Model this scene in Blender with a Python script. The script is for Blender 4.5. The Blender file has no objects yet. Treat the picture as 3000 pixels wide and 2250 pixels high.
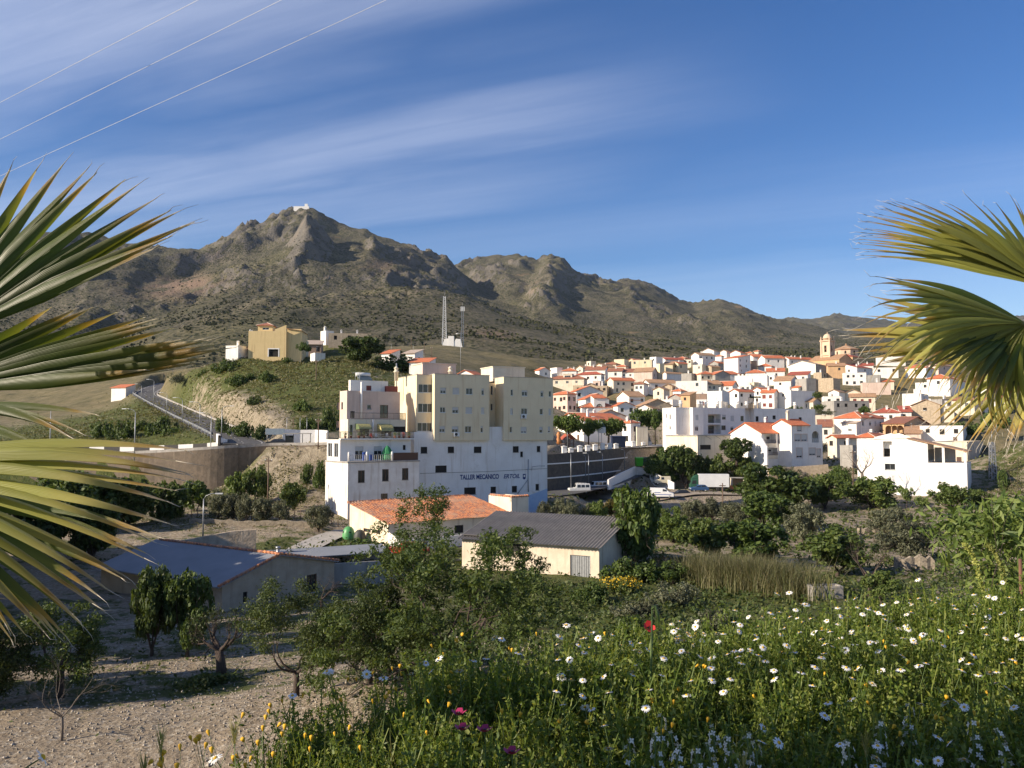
import bpy, math, random
import numpy as np
from mathutils import Vector, Matrix
R = math.radians
rnd = random.Random(7)
rng = np.random.default_rng(11)
scene = bpy.context.scene
COL = scene.collection
F, CX, CY, HY = 2500.0, 1500.0, 1125.0, 1270.0
TH = math.atan((HY - CY) / F); ST, CT = math.sin(TH), math.cos(TH)
def ray(px, py):
 xc, yc = (px - CX) / F, -(py - CY) / F
 return Vector((xc, CT - yc * ST, ST + yc * CT))
def at(px, py, Y):
 d = ray(px, py); return d * (Y / d.y)
CROPS = {'o': (0, 0, 1), 'm': (900, 1000, 2.765), 'a': (1580, 1030, 5.53), 'b': (1880, 980, 5.53), 'c': (2250, 960, 5.53),
   'd': (2350, 1160, 3.687), 'e': (1900, 1150, 4.022), 'g': (640, 900, 2.765), 'r': (0, 900, 2.212),
   'l': (0, 1500, 2.212), 't': (700, 1400, 1.843), 'f': (1600, 1350, 1.58), 'k': (1580, 1380, 3.16), 'p': (2450, 550, 2.074), 'q': (0, 450, 2.37), 'v': (1550, 950, 3.16)}
def C(c, x, y):
 x0, y0, s = CROPS[c]; return x0 + x / s, y0 + y / s
def tag(o, label=None, cat=None, group=None, kind=None):
 if label: o['label'] = label
 if cat: o['category'] = cat
 if group: o['group'] = group
 if kind: o['kind'] = kind
 return o
def thing(name, label, cat, loc=(0, 0, 0), rz=0.0, group=None):
 o = bpy.data.objects.new(name, None); o.empty_display_size = .2; COL.objects.link(o)
 o.location = loc; o.rotation_euler = (0, 0, rz)
 return tag(o, label, cat, group, 'thing')
def dup(o, loc=None, rz=None, scale=None, label=None, group=None, parent=None):
 c = o.copy(); COL.objects.link(c)
 if parent is not None: c.parent = parent
 if loc is not None: c.location = loc
 if rz is not None: c.rotation_euler = (0, 0, rz)
 if scale is not None: c.scale = scale if hasattr(scale, '__len__') else (scale,) * 3
 if label: c['label'] = label
 if group: c['group'] = group
 for ch in list(o.children): dup(ch, parent=c)
 return c
class MB:
 def __init__(s): s.v, s.f, s.m, s.sm = [], [], [], []
 def add(s, vs, fs, mi=0, smooth=False):
  b = len(s.v); s.v += [tuple(p) for p in vs]
  for f in fs: s.f.append([b + i for i in f]); s.m.append(mi); s.sm.append(smooth)
 def quad(s, a, b, c, d, mi=0): s.add([a, b, c, d], [(0, 1, 2, 3)], mi)
 def poly(s, pts, mi=0): s.add(pts, [tuple(range(len(pts)))], mi)
 def box(s, x0, x1, y0, y1, z0, z1, mi=0, skip=''):
  v = [(x0, y0, z0), (x1, y0, z0), (x1, y1, z0), (x0, y1, z0), (x0, y0, z1), (x1, y0, z1), (x1, y1, z1), (x0, y1, z1)]
  f = {'b': (0, 3, 2, 1), 't': (4, 5, 6, 7), 'f': (0, 1, 5, 4), 'r': (1, 2, 6, 5), 'k': (2, 3, 7, 6), 'l': (3, 0, 4, 7)}
  s.add(v, [q for k, q in f.items() if k not in skip], mi)
 def prism(s, poly, axis, a, b, mi=0):
  """extrude a 2-D polygon along axis ('x': poly is (y,z); 'y': poly is (x,z); 'z': poly is (x,y))"""
  mk = {'x': lambda p, t: (t, p[0], p[1]), 'y': lambda p, t: (p[0], t, p[1]), 'z': lambda p, t: (p[0], p[1], t)}[axis]
  n = len(poly); v = [mk(p, a) for p in poly] + [mk(p, b) for p in poly]
  s.add(v, [tuple(range(n))[::-1], tuple(range(n, 2 * n))] + [(i, (i + 1) % n, n + (i + 1) % n, n + i) for i in range(n)], mi)
 def tube(s, path, rad, n=6, mi=0, smooth=True, cap=True):
  path = [Vector(p) for p in path]
  if not hasattr(rad, '__len__'): rad = [rad] * len(path)
  vs, fs = [], []; up = Vector((0.13, 0.21, 1)).normalized()
  for i, p in enumerate(path):
   d = (path[min(i + 1, len(path) - 1)] - path[max(i - 1, 0)]).normalized()
   a = d.cross(up)
   if a.length < .05: a = d.cross(Vector((1, 0, 0)))
   a.normalize(); b = d.cross(a)
   for k in range(n):
    w = 2 * math.pi * k / n; vs.append(p + (a * math.cos(w) + b * math.sin(w)) * rad[i])
  for i in range(len(path) - 1):
   for k in range(n):
    k2 = (k + 1) % n; fs.append((i * n + k, i * n + k2, (i + 1) * n + k2, (i + 1) * n + k))
  if cap: fs += [tuple(range(n))[::-1], tuple((len(path) - 1) * n + k for k in range(n))]
  s.add(vs, fs, mi, smooth)
 def lathe(s, prof, n=12, c=(0, 0, 0), mi=0, smooth=True):
  vs, fs = [], []
  for r, z in prof:
   for k in range(n):
    w = 2 * math.pi * k / n; vs.append((c[0] + r * math.cos(w), c[1] + r * math.sin(w), c[2] + z))
  for i in range(len(prof) - 1):
   for k in range(n): fs.append((i * n + k, i * n + (k + 1) % n, (i + 1) * n + (k + 1) % n, (i + 1) * n + k))
  fs += [tuple(range(n))[::-1], tuple((len(prof) - 1) * n + k for k in range(n))]
  s.add(vs, fs, mi, smooth)
 def build(s, name, mats, parent=None, loc=None, rz=None, bevel=0):
  me = bpy.data.meshes.new(name); me.from_pydata(s.v, [], s.f)
  if not isinstance(mats, (list, tuple)): mats = [mats]
  for m in mats: me.materials.append(m)
  me.polygons.foreach_set('material_index', s.m); me.polygons.foreach_set('use_smooth', s.sm); me.update()
  o = bpy.data.objects.new(name, me); COL.objects.link(o)
  if parent is not None: o.parent = parent
  if loc is not None: o.location = loc
  if rz is not None: o.rotation_euler = (0, 0, rz)
  if bevel:
   b = o.modifiers.new('bevel', 'BEVEL'); b.width = bevel; b.segments = 2; b.limit_method = 'ANGLE'
  return o
def npmesh(name, v, f, mats, parent=None, mi=None, smooth=False):
 """numpy vertices (n,3) and faces (m,k) of equal size -> object"""
 v = np.ascontiguousarray(v, np.float32); f = np.ascontiguousarray(f, np.int32); k = f.shape[1]
 me = bpy.data.meshes.new(name); me.vertices.add(len(v)); me.vertices.foreach_set('co', v.ravel())
 me.loops.add(f.size); me.loops.foreach_set('vertex_index', f.ravel()); me.polygons.add(len(f))
 me.polygons.foreach_set('loop_start', np.arange(0, f.size, k, dtype=np.int32))
 if not isinstance(mats, (list, tuple)): mats = [mats]
 for m in mats: me.materials.append(m)
 if mi is not None: me.polygons.foreach_set('material_index', np.ascontiguousarray(mi, np.int32))
 me.polygons.foreach_set('use_smooth', np.full(len(f), bool(smooth)))
 me.update(calc_edges=True)
 o = bpy.data.objects.new(name, me); COL.objects.link(o)
 if parent is not None: o.parent = parent
 return o
def nodes(name):
 m = bpy.data.materials.new(name); m.use_nodes = True; nt = m.node_tree
 p = next(n for n in nt.nodes if n.type == 'BSDF_PRINCIPLED')
 def N(t, **kw):
  n = nt.nodes.new(t)
  for k, v in kw.items():
   if k.startswith('i_'): n.inputs[k[2:].replace('_', ' ')].default_value = v
   else: setattr(n, k, v)
  return n
 return m, nt, p, N, nt.links.new
def ramp(N, stops):
 r = N('ShaderNodeValToRGB'); e = r.color_ramp.elements
 while len(e) < len(stops): e.new(.5)
 for el, (pos, c) in zip(e, stops):
  el.position = pos; el.color = (*c, 1) if hasattr(c, '__len__') else (c, c, c, 1)
 return r
def mixc(N, L, fac, a, b, mode='MIX'):
 n = N('ShaderNodeMix', data_type='RGBA', blend_type=mode)
 for idx, val in ((0, fac), (6, a), (7, b)):
  if hasattr(val, 'is_linked'): L(val, n.inputs[idx])
  elif idx == 0: n.inputs[0].default_value = val
  else: n.inputs[idx].default_value = (*val, 1)
 return n.outputs[2]
def mat(name, c1, c2=None, scale=2.0, rough=.8, bump=0.0, bscale=20, streak=None, spots=None, metal=0, spec=None, stretch=(1, 1, 1)):
 m, nt, p, N, L = nodes(name)
 p.inputs['Roughness'].default_value = rough; p.inputs['Metallic'].default_value = metal
 if spec is not None: p.inputs['Specular IOR Level'].default_value = spec
 tc = N('ShaderNodeTexCoord'); mp = N('ShaderNodeMapping'); mp.inputs['Scale'].default_value = stretch
 L(tc.outputs['Object'], mp.inputs['Vector'])
 n = N('ShaderNodeTexNoise', i_Scale=scale, i_Detail=6.0, i_Roughness=.6); L(mp.outputs[0], n.inputs['Vector'])
 c2 = c2 or tuple(x * .82 for x in c1)
 r = ramp(N, [(.35, c1), (.68, c2)]); L(n.outputs['Fac'], r.inputs[0]); out = r.outputs[0]
 if streak:
  mp2 = N('ShaderNodeMapping'); mp2.inputs['Scale'].default_value = (1.3, 1.3, .12); L(tc.outputs['Object'], mp2.inputs['Vector'])
  n2 = N('ShaderNodeTexNoise', i_Scale=1.4, i_Detail=5.0); L(mp2.outputs[0], n2.inputs['Vector'])
  r2 = ramp(N, [(.55, 0.0), (.8, 1.0)]); L(n2.outputs['Fac'], r2.inputs[0])
  out = mixc(N, L, r2.outputs[0], out, streak)
 if spots:
  n3 = N('ShaderNodeTexNoise', i_Scale=spots[1], i_Detail=8.0, i_Roughness=.7); L(tc.outputs['Object'], n3.inputs['Vector'])
  r3 = ramp(N, [(spots[2], 0.0), (spots[2] + .1, 1.0)]); L(n3.outputs['Fac'], r3.inputs[0])
  out = mixc(N, L, r3.outputs[0], out, spots[0])
 L(out, p.inputs['Base Color'])
 if bump:
  nb = N('ShaderNodeTexNoise', i_Scale=bscale, i_Detail=5.0); L(tc.outputs['Object'], nb.inputs['Vector'])
  b = N('ShaderNodeBump', i_Strength=bump, i_Distance=.05); L(nb.outputs['Fac'], b.inputs['Height']); L(b.outputs[0], p.inputs['Normal'])
 return m
def leafmat(name, stops, trans=.25, rough=.55, spec=.3, tcol=1.6):
 """foliage: colour varies from leaf to leaf and from plant to plant"""
 m, nt, p, N, L = nodes(name)
 g = N('ShaderNodeNewGeometry'); oi = N('ShaderNodeObjectInfo')
 r = ramp(N, stops); L(g.outputs['Random Per Island'], r.inputs[0])
 h = N('ShaderNodeHueSaturation'); mr = N('ShaderNodeMapRange'); mr.inputs[3].default_value = .75; mr.inputs[4].default_value = 1.25
 L(oi.outputs['Random'], mr.inputs[0]); L(mr.outputs[0], h.inputs['Value']); L(r.outputs[0], h.inputs['Color'])
 L(h.outputs[0], p.inputs['Base Color']); p.inputs['Roughness'].default_value = rough; p.inputs['Specular IOR Level'].default_value = spec
 t = N('ShaderNodeBsdfTranslucent'); g2 = N('ShaderNodeGamma'); L(h.outputs[0], g2.inputs[0]); g2.inputs[1].default_value = 1.0
 mc = mixc(N, L, 1.0, g2.outputs[0], (tcol * 1.1, tcol, tcol * .45), 'MULTIPLY'); L(mc, t.inputs['Color'])
 ms = N('ShaderNodeMixShader'); ms.inputs[0].default_value = trans
 L(p.outputs[0], ms.inputs[1]); L(t.outputs[0], ms.inputs[2])
 out = next(n for n in nt.nodes if n.type == 'OUTPUT_MATERIAL'); L(ms.outputs[0], out.inputs['Surface'])
 return m
def tilemat(name, c1, c2, c3):
 """old roof tiles: per-tile tone from a brick-like cell pattern in the roof's own axes"""
 m, nt, p, N, L = nodes(name); p.inputs['Roughness'].default_value = .85
 tc = N('ShaderNodeTexCoord'); mp = N('ShaderNodeMapping'); mp.inputs['Scale'].default_value = (3.6, 3.6, 1.0); L(tc.outputs['Object'], mp.inputs['Vector'])
 v = N('ShaderNodeTexVoronoi', i_Scale=1.0); L(mp.outputs[0], v.inputs['Vector'])
 n = N('ShaderNodeTexNoise', i_Scale=.5, i_Detail=6.0, i_Roughness=.65); L(tc.outputs['Object'], n.inputs['Vector'])
 r = ramp(N, [(.2, c1), (.8, c2)]); sx = N('ShaderNodeSeparateColor'); L(v.outputs['Color'], sx.inputs[0]); L(sx.outputs[0], r.inputs[0])
 r2 = ramp(N, [(.45, 0.0), (.72, .8)]); L(n.outputs['Fac'], r2.inputs[0])
 L(mixc(N, L, r2.outputs[0], r.outputs[0], c3), p.inputs['Base Color'])
 wv = N('ShaderNodeTexWave', i_Scale=1.1, i_Distortion=.3); L(tc.outputs['Object'], wv.inputs['Vector'])
 b = N('ShaderNodeBump', i_Strength=.5, i_Distance=.06); L(v.outputs['Distance'], b.inputs['Height']); L(b.outputs[0], p.inputs['Normal'])
 return m
def glassmat(name, c, rough=.08):
 m = mat(name, c, tuple(x * .6 for x in c), .6, rough, spec=.6); return m
M = {}
M['W'] = mat('white_plaster', (.86, .82, .76), (.77, .73, .67), .6, .85, .15, 14, (.66, .61, .55))
M['C'] = mat('cream_plaster', (.74, .66, .52), (.64, .56, .43), .6, .85, .15, 14, (.5, .42, .32))
M['Y'] = mat('yellow_plaster', (.76, .65, .45), (.70, .59, .4), .5, .85, .12, 14, (.55, .4, .22))
M['P'] = mat('pink_plaster', (.70, .55, .46), (.6, .45, .37), .6, .85, .15, 14, (.5, .38, .3))
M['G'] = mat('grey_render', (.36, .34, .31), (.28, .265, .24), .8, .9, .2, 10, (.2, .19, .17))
M['S'] = mat('beige_stonework', (.52, .42, .30), (.36, .28, .19), 1.6, .95, .8, 5, (.3, .24, .17), ((.24, .19, .13), 2.2, .58))
M['O'] = mat('ochre_plaster', (.62, .40, .22), (.52, .33, .18), .7, .9, .2, 12, (.42, .28, .17))
M['B'] = mat('brown_render', (.36, .25, .18), (.28, .19, .14), .7, .9, .2, 12)
M['r'] = tilemat('orange_red_tiles', (.50, .13, .05), (.58, .19, .08), (.40, .13, .07))
M['d'] = tilemat('dark_terracotta_tiles', (.27, .10, .06), (.36, .15, .08), (.22, .10, .07))
M['b'] = tilemat('old_tan_tiles', (.36, .20, .11), (.46, .28, .16), (.30, .19, .11))
M['m'] = tilemat('maroon_tiles', (.34, .075, .045), (.42, .11, .06), (.28, .08, .05))
M['f'] = mat('roof_screed', (.46, .38, .31), (.36, .27, .21), .8, .9)
M['glass'] = glassmat('window_glass', (.035, .04, .045))
M['frame'] = mat('white_frame', (.75, .75, .73), None, 3, .5)
M['brownwood'] = mat('brown_shutter', (.12, .055, .03), (.08, .04, .025), 4, .6)
M['redwood'] = mat('maroon_shutter', (.22, .04, .03), (.16, .03, .025), 4, .6)
M['shutter'] = mat('pale_roller_blind', (.58, .56, .52), (.5, .48, .45), 6, .6)
M['dark'] = mat('dark_interior', (.02, .018, .016), None, 3, .9)
M['metal'] = mat('galvanised_steel', (.42, .43, .44), (.32, .33, .34), 5, .45, metal=.7)
M['black'] = mat('black_iron', (.025, .025, .027), None, 5, .5)
M['concrete'] = mat('weathered_concrete', (.42, .39, .35), (.3, .28, .25), 1.5, .9, .3, 15, (.22, .2, .18))
M['white'] = mat('white_paint', (.84, .81, .76), (.74, .72, .68), 2, .6)
M['wood'] = mat('weathered_wood', (.17, .11, .075), (.1, .065, .045), 4, .85, stretch=(4, 4, .5))
M['bark'] = mat('dark_bark', (.085, .06, .045), (.04, .03, .024), 6, .95, .8, 12, stretch=(3, 3, 1))
M['rust'] = mat('rusty_metal', (.16, .07, .04), (.1, .05, .035), 4, .8)
HOUSES = []
for line in '''
white gabled house at the far left of the town, nearest the apartment block roof|a|-70 0 180|300 400|35|gv|W|r|1x1|0|
white cube house with grey shaded side, left end of the town's top row|a|175 285 375|258 385|30|flat|W|f|0|0|
wide low house under bright orange roof behind the white cube house|a|372 600 604|312 400|78|hip|W|r|0|0|c2
cream house with grey gable and pale orange roof at top left of town|a|600 705 860|262 300|35|gu|C|b|0|1x1|
small white tower house against the scrub hill, left end of the skyline|a|765 835 915|152 225|30|flat|C|f|0|1x1|
long white house with dark red roof below the small white tower house|a|745 1060 1130|292 385|72|gv|W|d|0|0|c2
white house with big maroon hip roof and one tall dark doorway|a|605 1000 1055|368 500|68|hip|W|m|2x1|3x1|d
cream house with dark red hip roof and white roof room, beside the apartment block|a|150 720 775|440 600|72|hip|C|d|0|3x1|dorm
little beige lean-to house with flat roof under the cream hip-roofed house|a|545 715 725|545 620|70|flat|S|f|0|1x1|
beige stone gable house below the maroon hip roof|a|720 930 945|560 605|70|gu|S|b|0|1x1|
small peach house with brown door beside the beige stone gable|a|868 985 1000|478 545|70|flat|P|f|0|1x1|bw
roofless cream ruin with three dark openings|a|930 1095 1110|552 650|75|flat|S|f|0|3x1|
pale grey gable house with three small dark windows in a row|a|596 600 1030|640 735|14|gv|W|r|3x1|0|
lower pale gable house with a round attic window, under the three-window gable|a|748 750 1130|765 845|14|gv|W|r|1x1|0|
white house with orange hip roof and semicircular fan window in its raised centre|a|640 690 1250|905 992|10|hip|W|r|3x1|1x1|fan
two-storey house with red hip roof and iron balconies, right of the apartment block|a|225 455 597|690 990|42|hip|P|r|2x2|3x2|
long low building with bright red roof behind the plaza trees|a|275 720 1376|1115 1480|28|gu|W|r|6x1|0|c2
pale two-storey house with arched doors at the right end of the red-roofed building|a|1376 1480 1572|1158 1470|40|hip|W|r|2x2|1x2|
small bare cream house with damp stains beside the street trees|a|1572 1580 1680|1220 1470|12|flat|C|f|0|0|
beige low-pitched gable behind the long red-roofed building|a|888 892 1418|1050 1095|12|gv|P|b|0|0|
cream house with red roof and tall white side wall in the middle of the town|a|1122 1200 1540|465 640|18|gu|C|r|3x2|0|
white house with dark tiled roof and a pair of big black windows|a|1540 1690 1765|527 660|64|hip|W|d|0|2x1|
white house with brown tiled roof and two small windows above a red lean-to|a|1255 1455 1705|725 840|22|gu|W|b|2x1|0|
red-roofed lean-to annex on the brown-roofed white house|a|1454 1462 1640|785 838|20|mu|W|r|1x1|0|
white gable-fronted house with two dark windows above the street trees|a|1264 1268 1532|872 1010|12|gv|W|r|2x1|0|
white gable house with brown roof at the top of the street trees|a|1560 1830 1922|920 985|55|gu|W|b|0|1x1|
long beige rubble gable behind the street trees|a|1686 1692 2140|868 962|10|gv|S|b|0|0|
big pale yellow house on the skyline with flat orange roof edge|a|1490 1820 1862|130 272|72|flat|Y|f|0|2x1|c1
orange gabled attic house behind the big pale yellow house|a|1448 1530 1660|135 200|40|gu|Y|r|0|0|
small yellow block at the left of the big pale yellow house|a|1210 1375 1450|122 215|60|flat|Y|f|0|0|
house with dark covered roof terrace left of the small yellow block|a|1030 1240 1345|208 242|60|hip|C|d|1x1|1x1|
long low house with tan roof under the dark covered terrace|a|870 1060 1250|246 272|40|gu|C|b|0|0|
low house with glowing orange roof below the small yellow block|a|1250 1400 1445|242 285|60|hip|C|r|0|0|
white house with blackened roof above the street lane|a|1110 1340 1352|312 420|74|gv|W|d|0|1x1|
white house with narrow dark roof edge and two windows with grilles|a|1332 1530 1546|330 422|74|mv|W|d|0|2x1|
long beige house with brown roof right of the house with window grilles|a|1532 1830 1990|318 450|66|gv|P|b|1x1|0|
ruined beige block with dark hole, behind the big tan barn roof|a|1815 1930 1990|348 415|60|flat|S|f|0|1x1|
big old building with wide tan roof and blackened front wall|b|15 115 560|778 905|14|gu|W|b|2x1|0|
large plain white block with a single square window in mid town|b|552 1060 1180|748 930|74|flat|W|f|0|1x1|
beige rubble house against the large plain white block|b|345 495 548|838 925|55|gu|S|b|0|0|
small pale house with arched door and dark shaded side|b|185 355 452|888 972|52|gu|C|b|0|1x1|
grey rendered gable with red roof running to its right|b|440 640 762|1015 1075|45|gu|G|r|0|0|
small house with orange-red roof under the large plain white block|b|500 632 745|915 935|50|hip|W|r|0|0|
row of low white sheds with two small black windows|b|160 500 602|1052 1135|66|flat|W|f|0|3x1|
bright orange house with a grey-pink side above the white apartments|b|632 780 882|978 1195|45|mv|O|b|0|1x1|
brown terrace house with white chimneys below the large plain white block|b|740 1050 1060|962 1002|76|flat|B|f|0|0|c3
low white house with one maroon window behind the apartment chimneys|b|875 1050 1062|1052 1145|76|flat|W|f|0|2x1|mar
white stepped terrace house with balustrade above the white apartments|b|1058 1300 1440|915 1105|58|flat|W|f|0|0|
lowest white step of the terrace house, just above the apartment roof|b|1010 1290 1450|1085 1205|62|flat|W|f|1x1|0|
tall white house with vivid orange roof and peach side wall|b|1425 1570 1822|922 1195|34|gu|W|r|2x2|1x1|
small white house with orange roof corner behind the tall orange-roofed house|b|1212 1470 1600|822 915|62|gv|W|r|0|1x1|
house with blue-shaded loggia beside the large plain white block|b|1066 1070 1290|802 912|8|gu|C|b|3x1|0|
white house with maroon windows and orange roof|b|1935 2145 2205|935 1215|58|gv|W|r|0|2x2|mar
huge plain white block with lilac shaded side, in the centre right of town|c|110 370 755|1018 1330|30|flat|W|f|0|1x1|
white house with dull red roof behind the maroon-windowed house|b|1800 1930 2150|890 1062|34|gu|W|r|1x1|1x2|
beige garden terrace with vine pergola above the apartment chimneys|b|1690 2035 2065|1112 1192|74|flat|S|f|0|0|perg
big white stepped house near the skyline with a red roof strip|b|1330 1560 1762|372 620|42|mv|W|r|2x3|0|
plain brown side wall house right of the big white stepped house|b|1740 1772 1866|425 565|16|flat|B|f|0|1x1|
white house with tan roof and lilac front on the skyline|b|800 925 1190|328 455|28|gu|W|b|3x1|0|
white slant-roofed house with dark panel on top, on the skyline|b|975 1170 1262|262 322|55|gu|W|b|0|0|panel
narrow white gabled house on the skyline, left of a wider one|b|1275 1372 1432|272 345|45|gu|W|b|0|0|
wide white gabled house on the skyline with orange roof|b|1432 1600 1682|292 360|50|gu|W|r|0|0|
white house with one dark window, left end of top row|b|1795 1805 1985|358 438|10|gu|W|r|1x1|0|
pale grey house front with two windows under the top row of orange roofs|c|-62 -52 262|490 605|8|gu|W|r|2x1|0|
long grey-fronted house with red roof and white left wall, near the church|c|262 340 732|505 605|18|gu|W|r|3x1|0|c3
small cream lookout room with orange hip roof on the skyline|b|1820 1890 1932|272 335|40|hip|C|r|1x1|0|
low orange-roofed house left of the small cream lookout room|b|1680 1790 1822|300 345|60|hip|C|r|0|0|
low red-roofed houses row end below the grey-fronted house|b|1880 2100 2215|512 562|62|hip|W|r|0|0|
white house with wide red hip roof above the long white parapet|b|1690 1998 2006|618 664|76|hip|W|r|0|0|
white house with red roof and rounded water tank on top|c|-20 270 300|706 792|74|mv|W|r|0|1x1|c1
long white house with toothed parapet on its terrace|b|1505 2030 2135|658 862|68|flat|W|f|0|0|merl
little pale pink gabled room in front of the toothed parapet|b|1640 1692 1766|742 800|36|gu|P|r|0|0|
small pale yellow box room beside the little pink gabled room|b|1750 1820 1882|775 872|36|flat|Y|f|0|0|
greenish house with bright red hip roof above the plain white block|b|930 962 1186|642 735|12|hip|C|r|3x1|0|
grey-green gable with red roof slope to its left|b|1170 1190 1432|642 742|14|gv|G|r|0|0|
low bluish house with red roof beside the grey-green gable|b|1400 1410 1592|642 702|14|mu|W|r|0|0|
square grey concrete house with rendered panel beside beige gable|b|640 805 942|628 722|50|flat|G|f|0|0|
long low house with tan roof and white edge wall|b|340 400 652|628 662|24|gu|W|b|0|0|
small bright yellow cube house|b|250 292 346|472 565|30|flat|Y|f|0|0|
yellow sloped shed house next to the small yellow cube|b|350 500 512|482 552|70|mv|Y|b|0|0|
yellow gable house with grey side and red roof|b|490 592 742|468 548|32|gu|Y|r|1x1|1x1|
tall narrow white house on the left of the pink-roofed white house|b|130 232 342|362 552|42|flat|W|f|0|1x1|
white house with faded pink roof near the skyline|b|330 382 682|402 466|18|gu|W|m|0|0|c1
low house with orange roofs behind the faded pink roof|b|560 700 792|386 422|55|hip|C|r|1x1|0|
beige house with brown side wall and one window, upper town|b|825 976 1046|486 592|45|flat|C|f|0|1x1|
ruinous house with collapsed tan roof, upper town|b|1045 1132 1272|522 592|36|gu|S|b|0|0|
grey-green gabled house with red roof left of the big white stepped house|b|1105 1240 1382|462 495|40|gu|G|r|0|1x1|
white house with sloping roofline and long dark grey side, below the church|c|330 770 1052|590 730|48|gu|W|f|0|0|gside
white house with red roof and two windows beside the stone ruin|c|320 640 742|758 890|62|mv|W|m|0|2x1|
white house with tan roof and lilac gable, left of the orange lean-to|c|95 366 486|852 1010|56|gv|W|b|0|1x1|
small white annex with orange sloping roof and shaded side|c|384 490 642|970 1030|34|mv|W|r|0|0|
tall grey blank-sided house left of the stone ruin|c|600 620 782|822 1042|14|flat|G|f|0|0|
large beige stone ruin with lit front in the upper town|c|750 1056 1172|812 1052|52|flat|S|f|0|0|
stone stub tower on the upper left of the large ruin|c|735 866 985|722 822|46|flat|S|f|1x1|0|
ochre house with dark arched doorway below the church|c|972 1250 1262|614 812|76|gv|O|b|0|1x1|c1
white house with wide maroon roof right of the ochre house|c|1340 1706 1762|610 705|70|mv|W|m|1x1|0|c2
white house with dark open loggia and maroon lean roof|c|1255 1440 1680|642 735|36|mu|W|m|1x1|1x1|
white flat-roofed house with rows of small dark windows below the loggia house|c|1216 1590 1622|728 935|72|flat|W|f|0|3x2|
blank grey box house right of the small-windowed white house|c|1598 1815 1905|766 886|64|flat|G|f|0|0|
low house with red roof at the right of the blank grey box|c|1820 2040 2092|872 892|66|hip|C|r|0|0|
white house behind the drooping palm leaves, upper right|c|1710 2110 2152|642 792|72|flat|W|f|0|2x1|
long tan retaining wall house below the palm tips|c|1528 1990 2014|886 1032|76|flat|P|f|0|0|
small white shed with pointed gable and lilac side|c|975 1150 1246|1040 1112|46|gu|W|b|0|1x1|
low white house with orange door beside the small ruined cottage|c|905 1176 1192|1112 1242|76|flat|W|f|0|2x1|bw
small crumbling cottage with tan roof and cream wall|c|545 730 850|1192 1322|44|gv|C|b|0|1x1|
modern grey cube house with white-framed windows and dark porch|c|1058 1068 1640|1188 1380|8|flat|G|f|4x1|0|
stone and white house with brown roof and maroon door|c|1330 1736 1802|1114 1272|70|gv|C|b|0|3x1|mar
low tan-roofed house above the stone and white house|c|1250 1500 1542|1050 1102|70|gu|C|b|0|0|
white house with big maroon roof and two dark windows|c|1705 2130 2205|1374 1460|66|hip|W|m|0|2x1|c1
big white house with bright orange hip roof and four shuttered windows|d|345 632 886|238 392|40|hip|W|r|4x1|1x1|c2
plain white and cream lean-to in front of the orange hip roof|d|425 585 756|292 400|40|mv|W|f|0|1x1|
ochre arcade house with three arches under a brown roof|d|870 1098 1430|298 402|52|gv|O|d|1x1|0|arc
beige rubble-stone gable with a dark upright doorway|d|1180 1490 1602|95 215|60|gu|S|b|0|1x1|
low white annex in front of the rubble-stone gable|d|1285 1480 1520|155 212|66|flat|W|f|0|0|
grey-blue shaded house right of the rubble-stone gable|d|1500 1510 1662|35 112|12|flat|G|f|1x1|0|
wide white flat-roofed house with one large window in its shaded end|d|1270 1735 1900|322 480|58|flat|W|f|1x1|3x1|
cream and grey house with small window behind the big white building's porch|d|1400 1780 2026|497 760|55|flat|C|f|1x2|0|
cream house with tiled red roofs and white left wall, below the orange hip roof|d|300 372 602|452 640|22|gu|C|r|1x1|1x1|
rough unfinished grey wall house with a dark red window|d|440 545 598|535 800|40|flat|G|f|1x1|0|
red hip-roofed house behind the left end of the big white building|d|580 780 952|448 522|50|hip|W|r|0|0|c1
sunny cream wall house right of the white apartments|c|762 1070 1080|1415 1535|76|flat|C|f|0|0|
small house with ribbed brown roof beside the roof terrace|c|828 1040 1075|1600 1650|72|mv|W|d|0|1x1|
white house with red roof glimpsed through the palm leaves|p|550 690 795|1158 1262|52|hip|W|r|1x1|1x1|
white house at the right edge behind the hanging palm leaves|p|865 1000 1140|1195 1290|48|flat|W|f|1x1|1x1|
long white house on the skyline behind the palm fan|p|250 420 425|1026 1052|74|flat|W|f|0|2x1|
tan roofed house on the hill behind the palm leaf tips|p|560 620 720|1076 1120|40|gu|P|b|1x1|0|
tall white apartment house hidden low behind the palm tips|p|400 515 560|1250 1300|56|flat|W|f|1x2|0|
white house tucked under the palm leaf tips, far right of the town|p|700 840 930|1290 1345|50|hip|C|d|1x1|1x1|
small white ruin wall on the hill next to the ochre house|g|600 655 722|275 405|40|flat|C|f|0|0|
beige flat-roofed block with white chimneys on the green hill|g|882 892 1235|208 330|10|flat|S|f|3x1|0|c2
narrow white tower against the beige block on the hill|g|828 870 886|190 312|40|flat|W|f|0|0|
low dark lean-to shelter between the ruin wall and the white tower|g|690 700 832|300 365|8|mu|B|f|2x1|0|
whitewashed cube hut at the edge of the green hilltop|g|745 782 842|370 428|30|flat|W|f|0|0|
windowless white shed at the left of the ochre hill house|g|60 160 172|310 425|74|flat|W|f|0|0|
low cottage with terracotta roof right of the dark hill tree|g|1320 1400 1425|372 398|66|mv|W|r|0|0|
little white cottage with grey roof beyond the dark hill tree|g|1495 1590 1604|372 402|66|mv|W|f|0|0|
low terracotta-roofed cottage just behind the apartment block roof|g|1545 1705 1722|442 452|74|mv|W|r|0|0|
cottage with tiled roof beside the road, under the palm leaf|r|722 815 826|520 566|70|mv|W|r|0|0|D330
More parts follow.
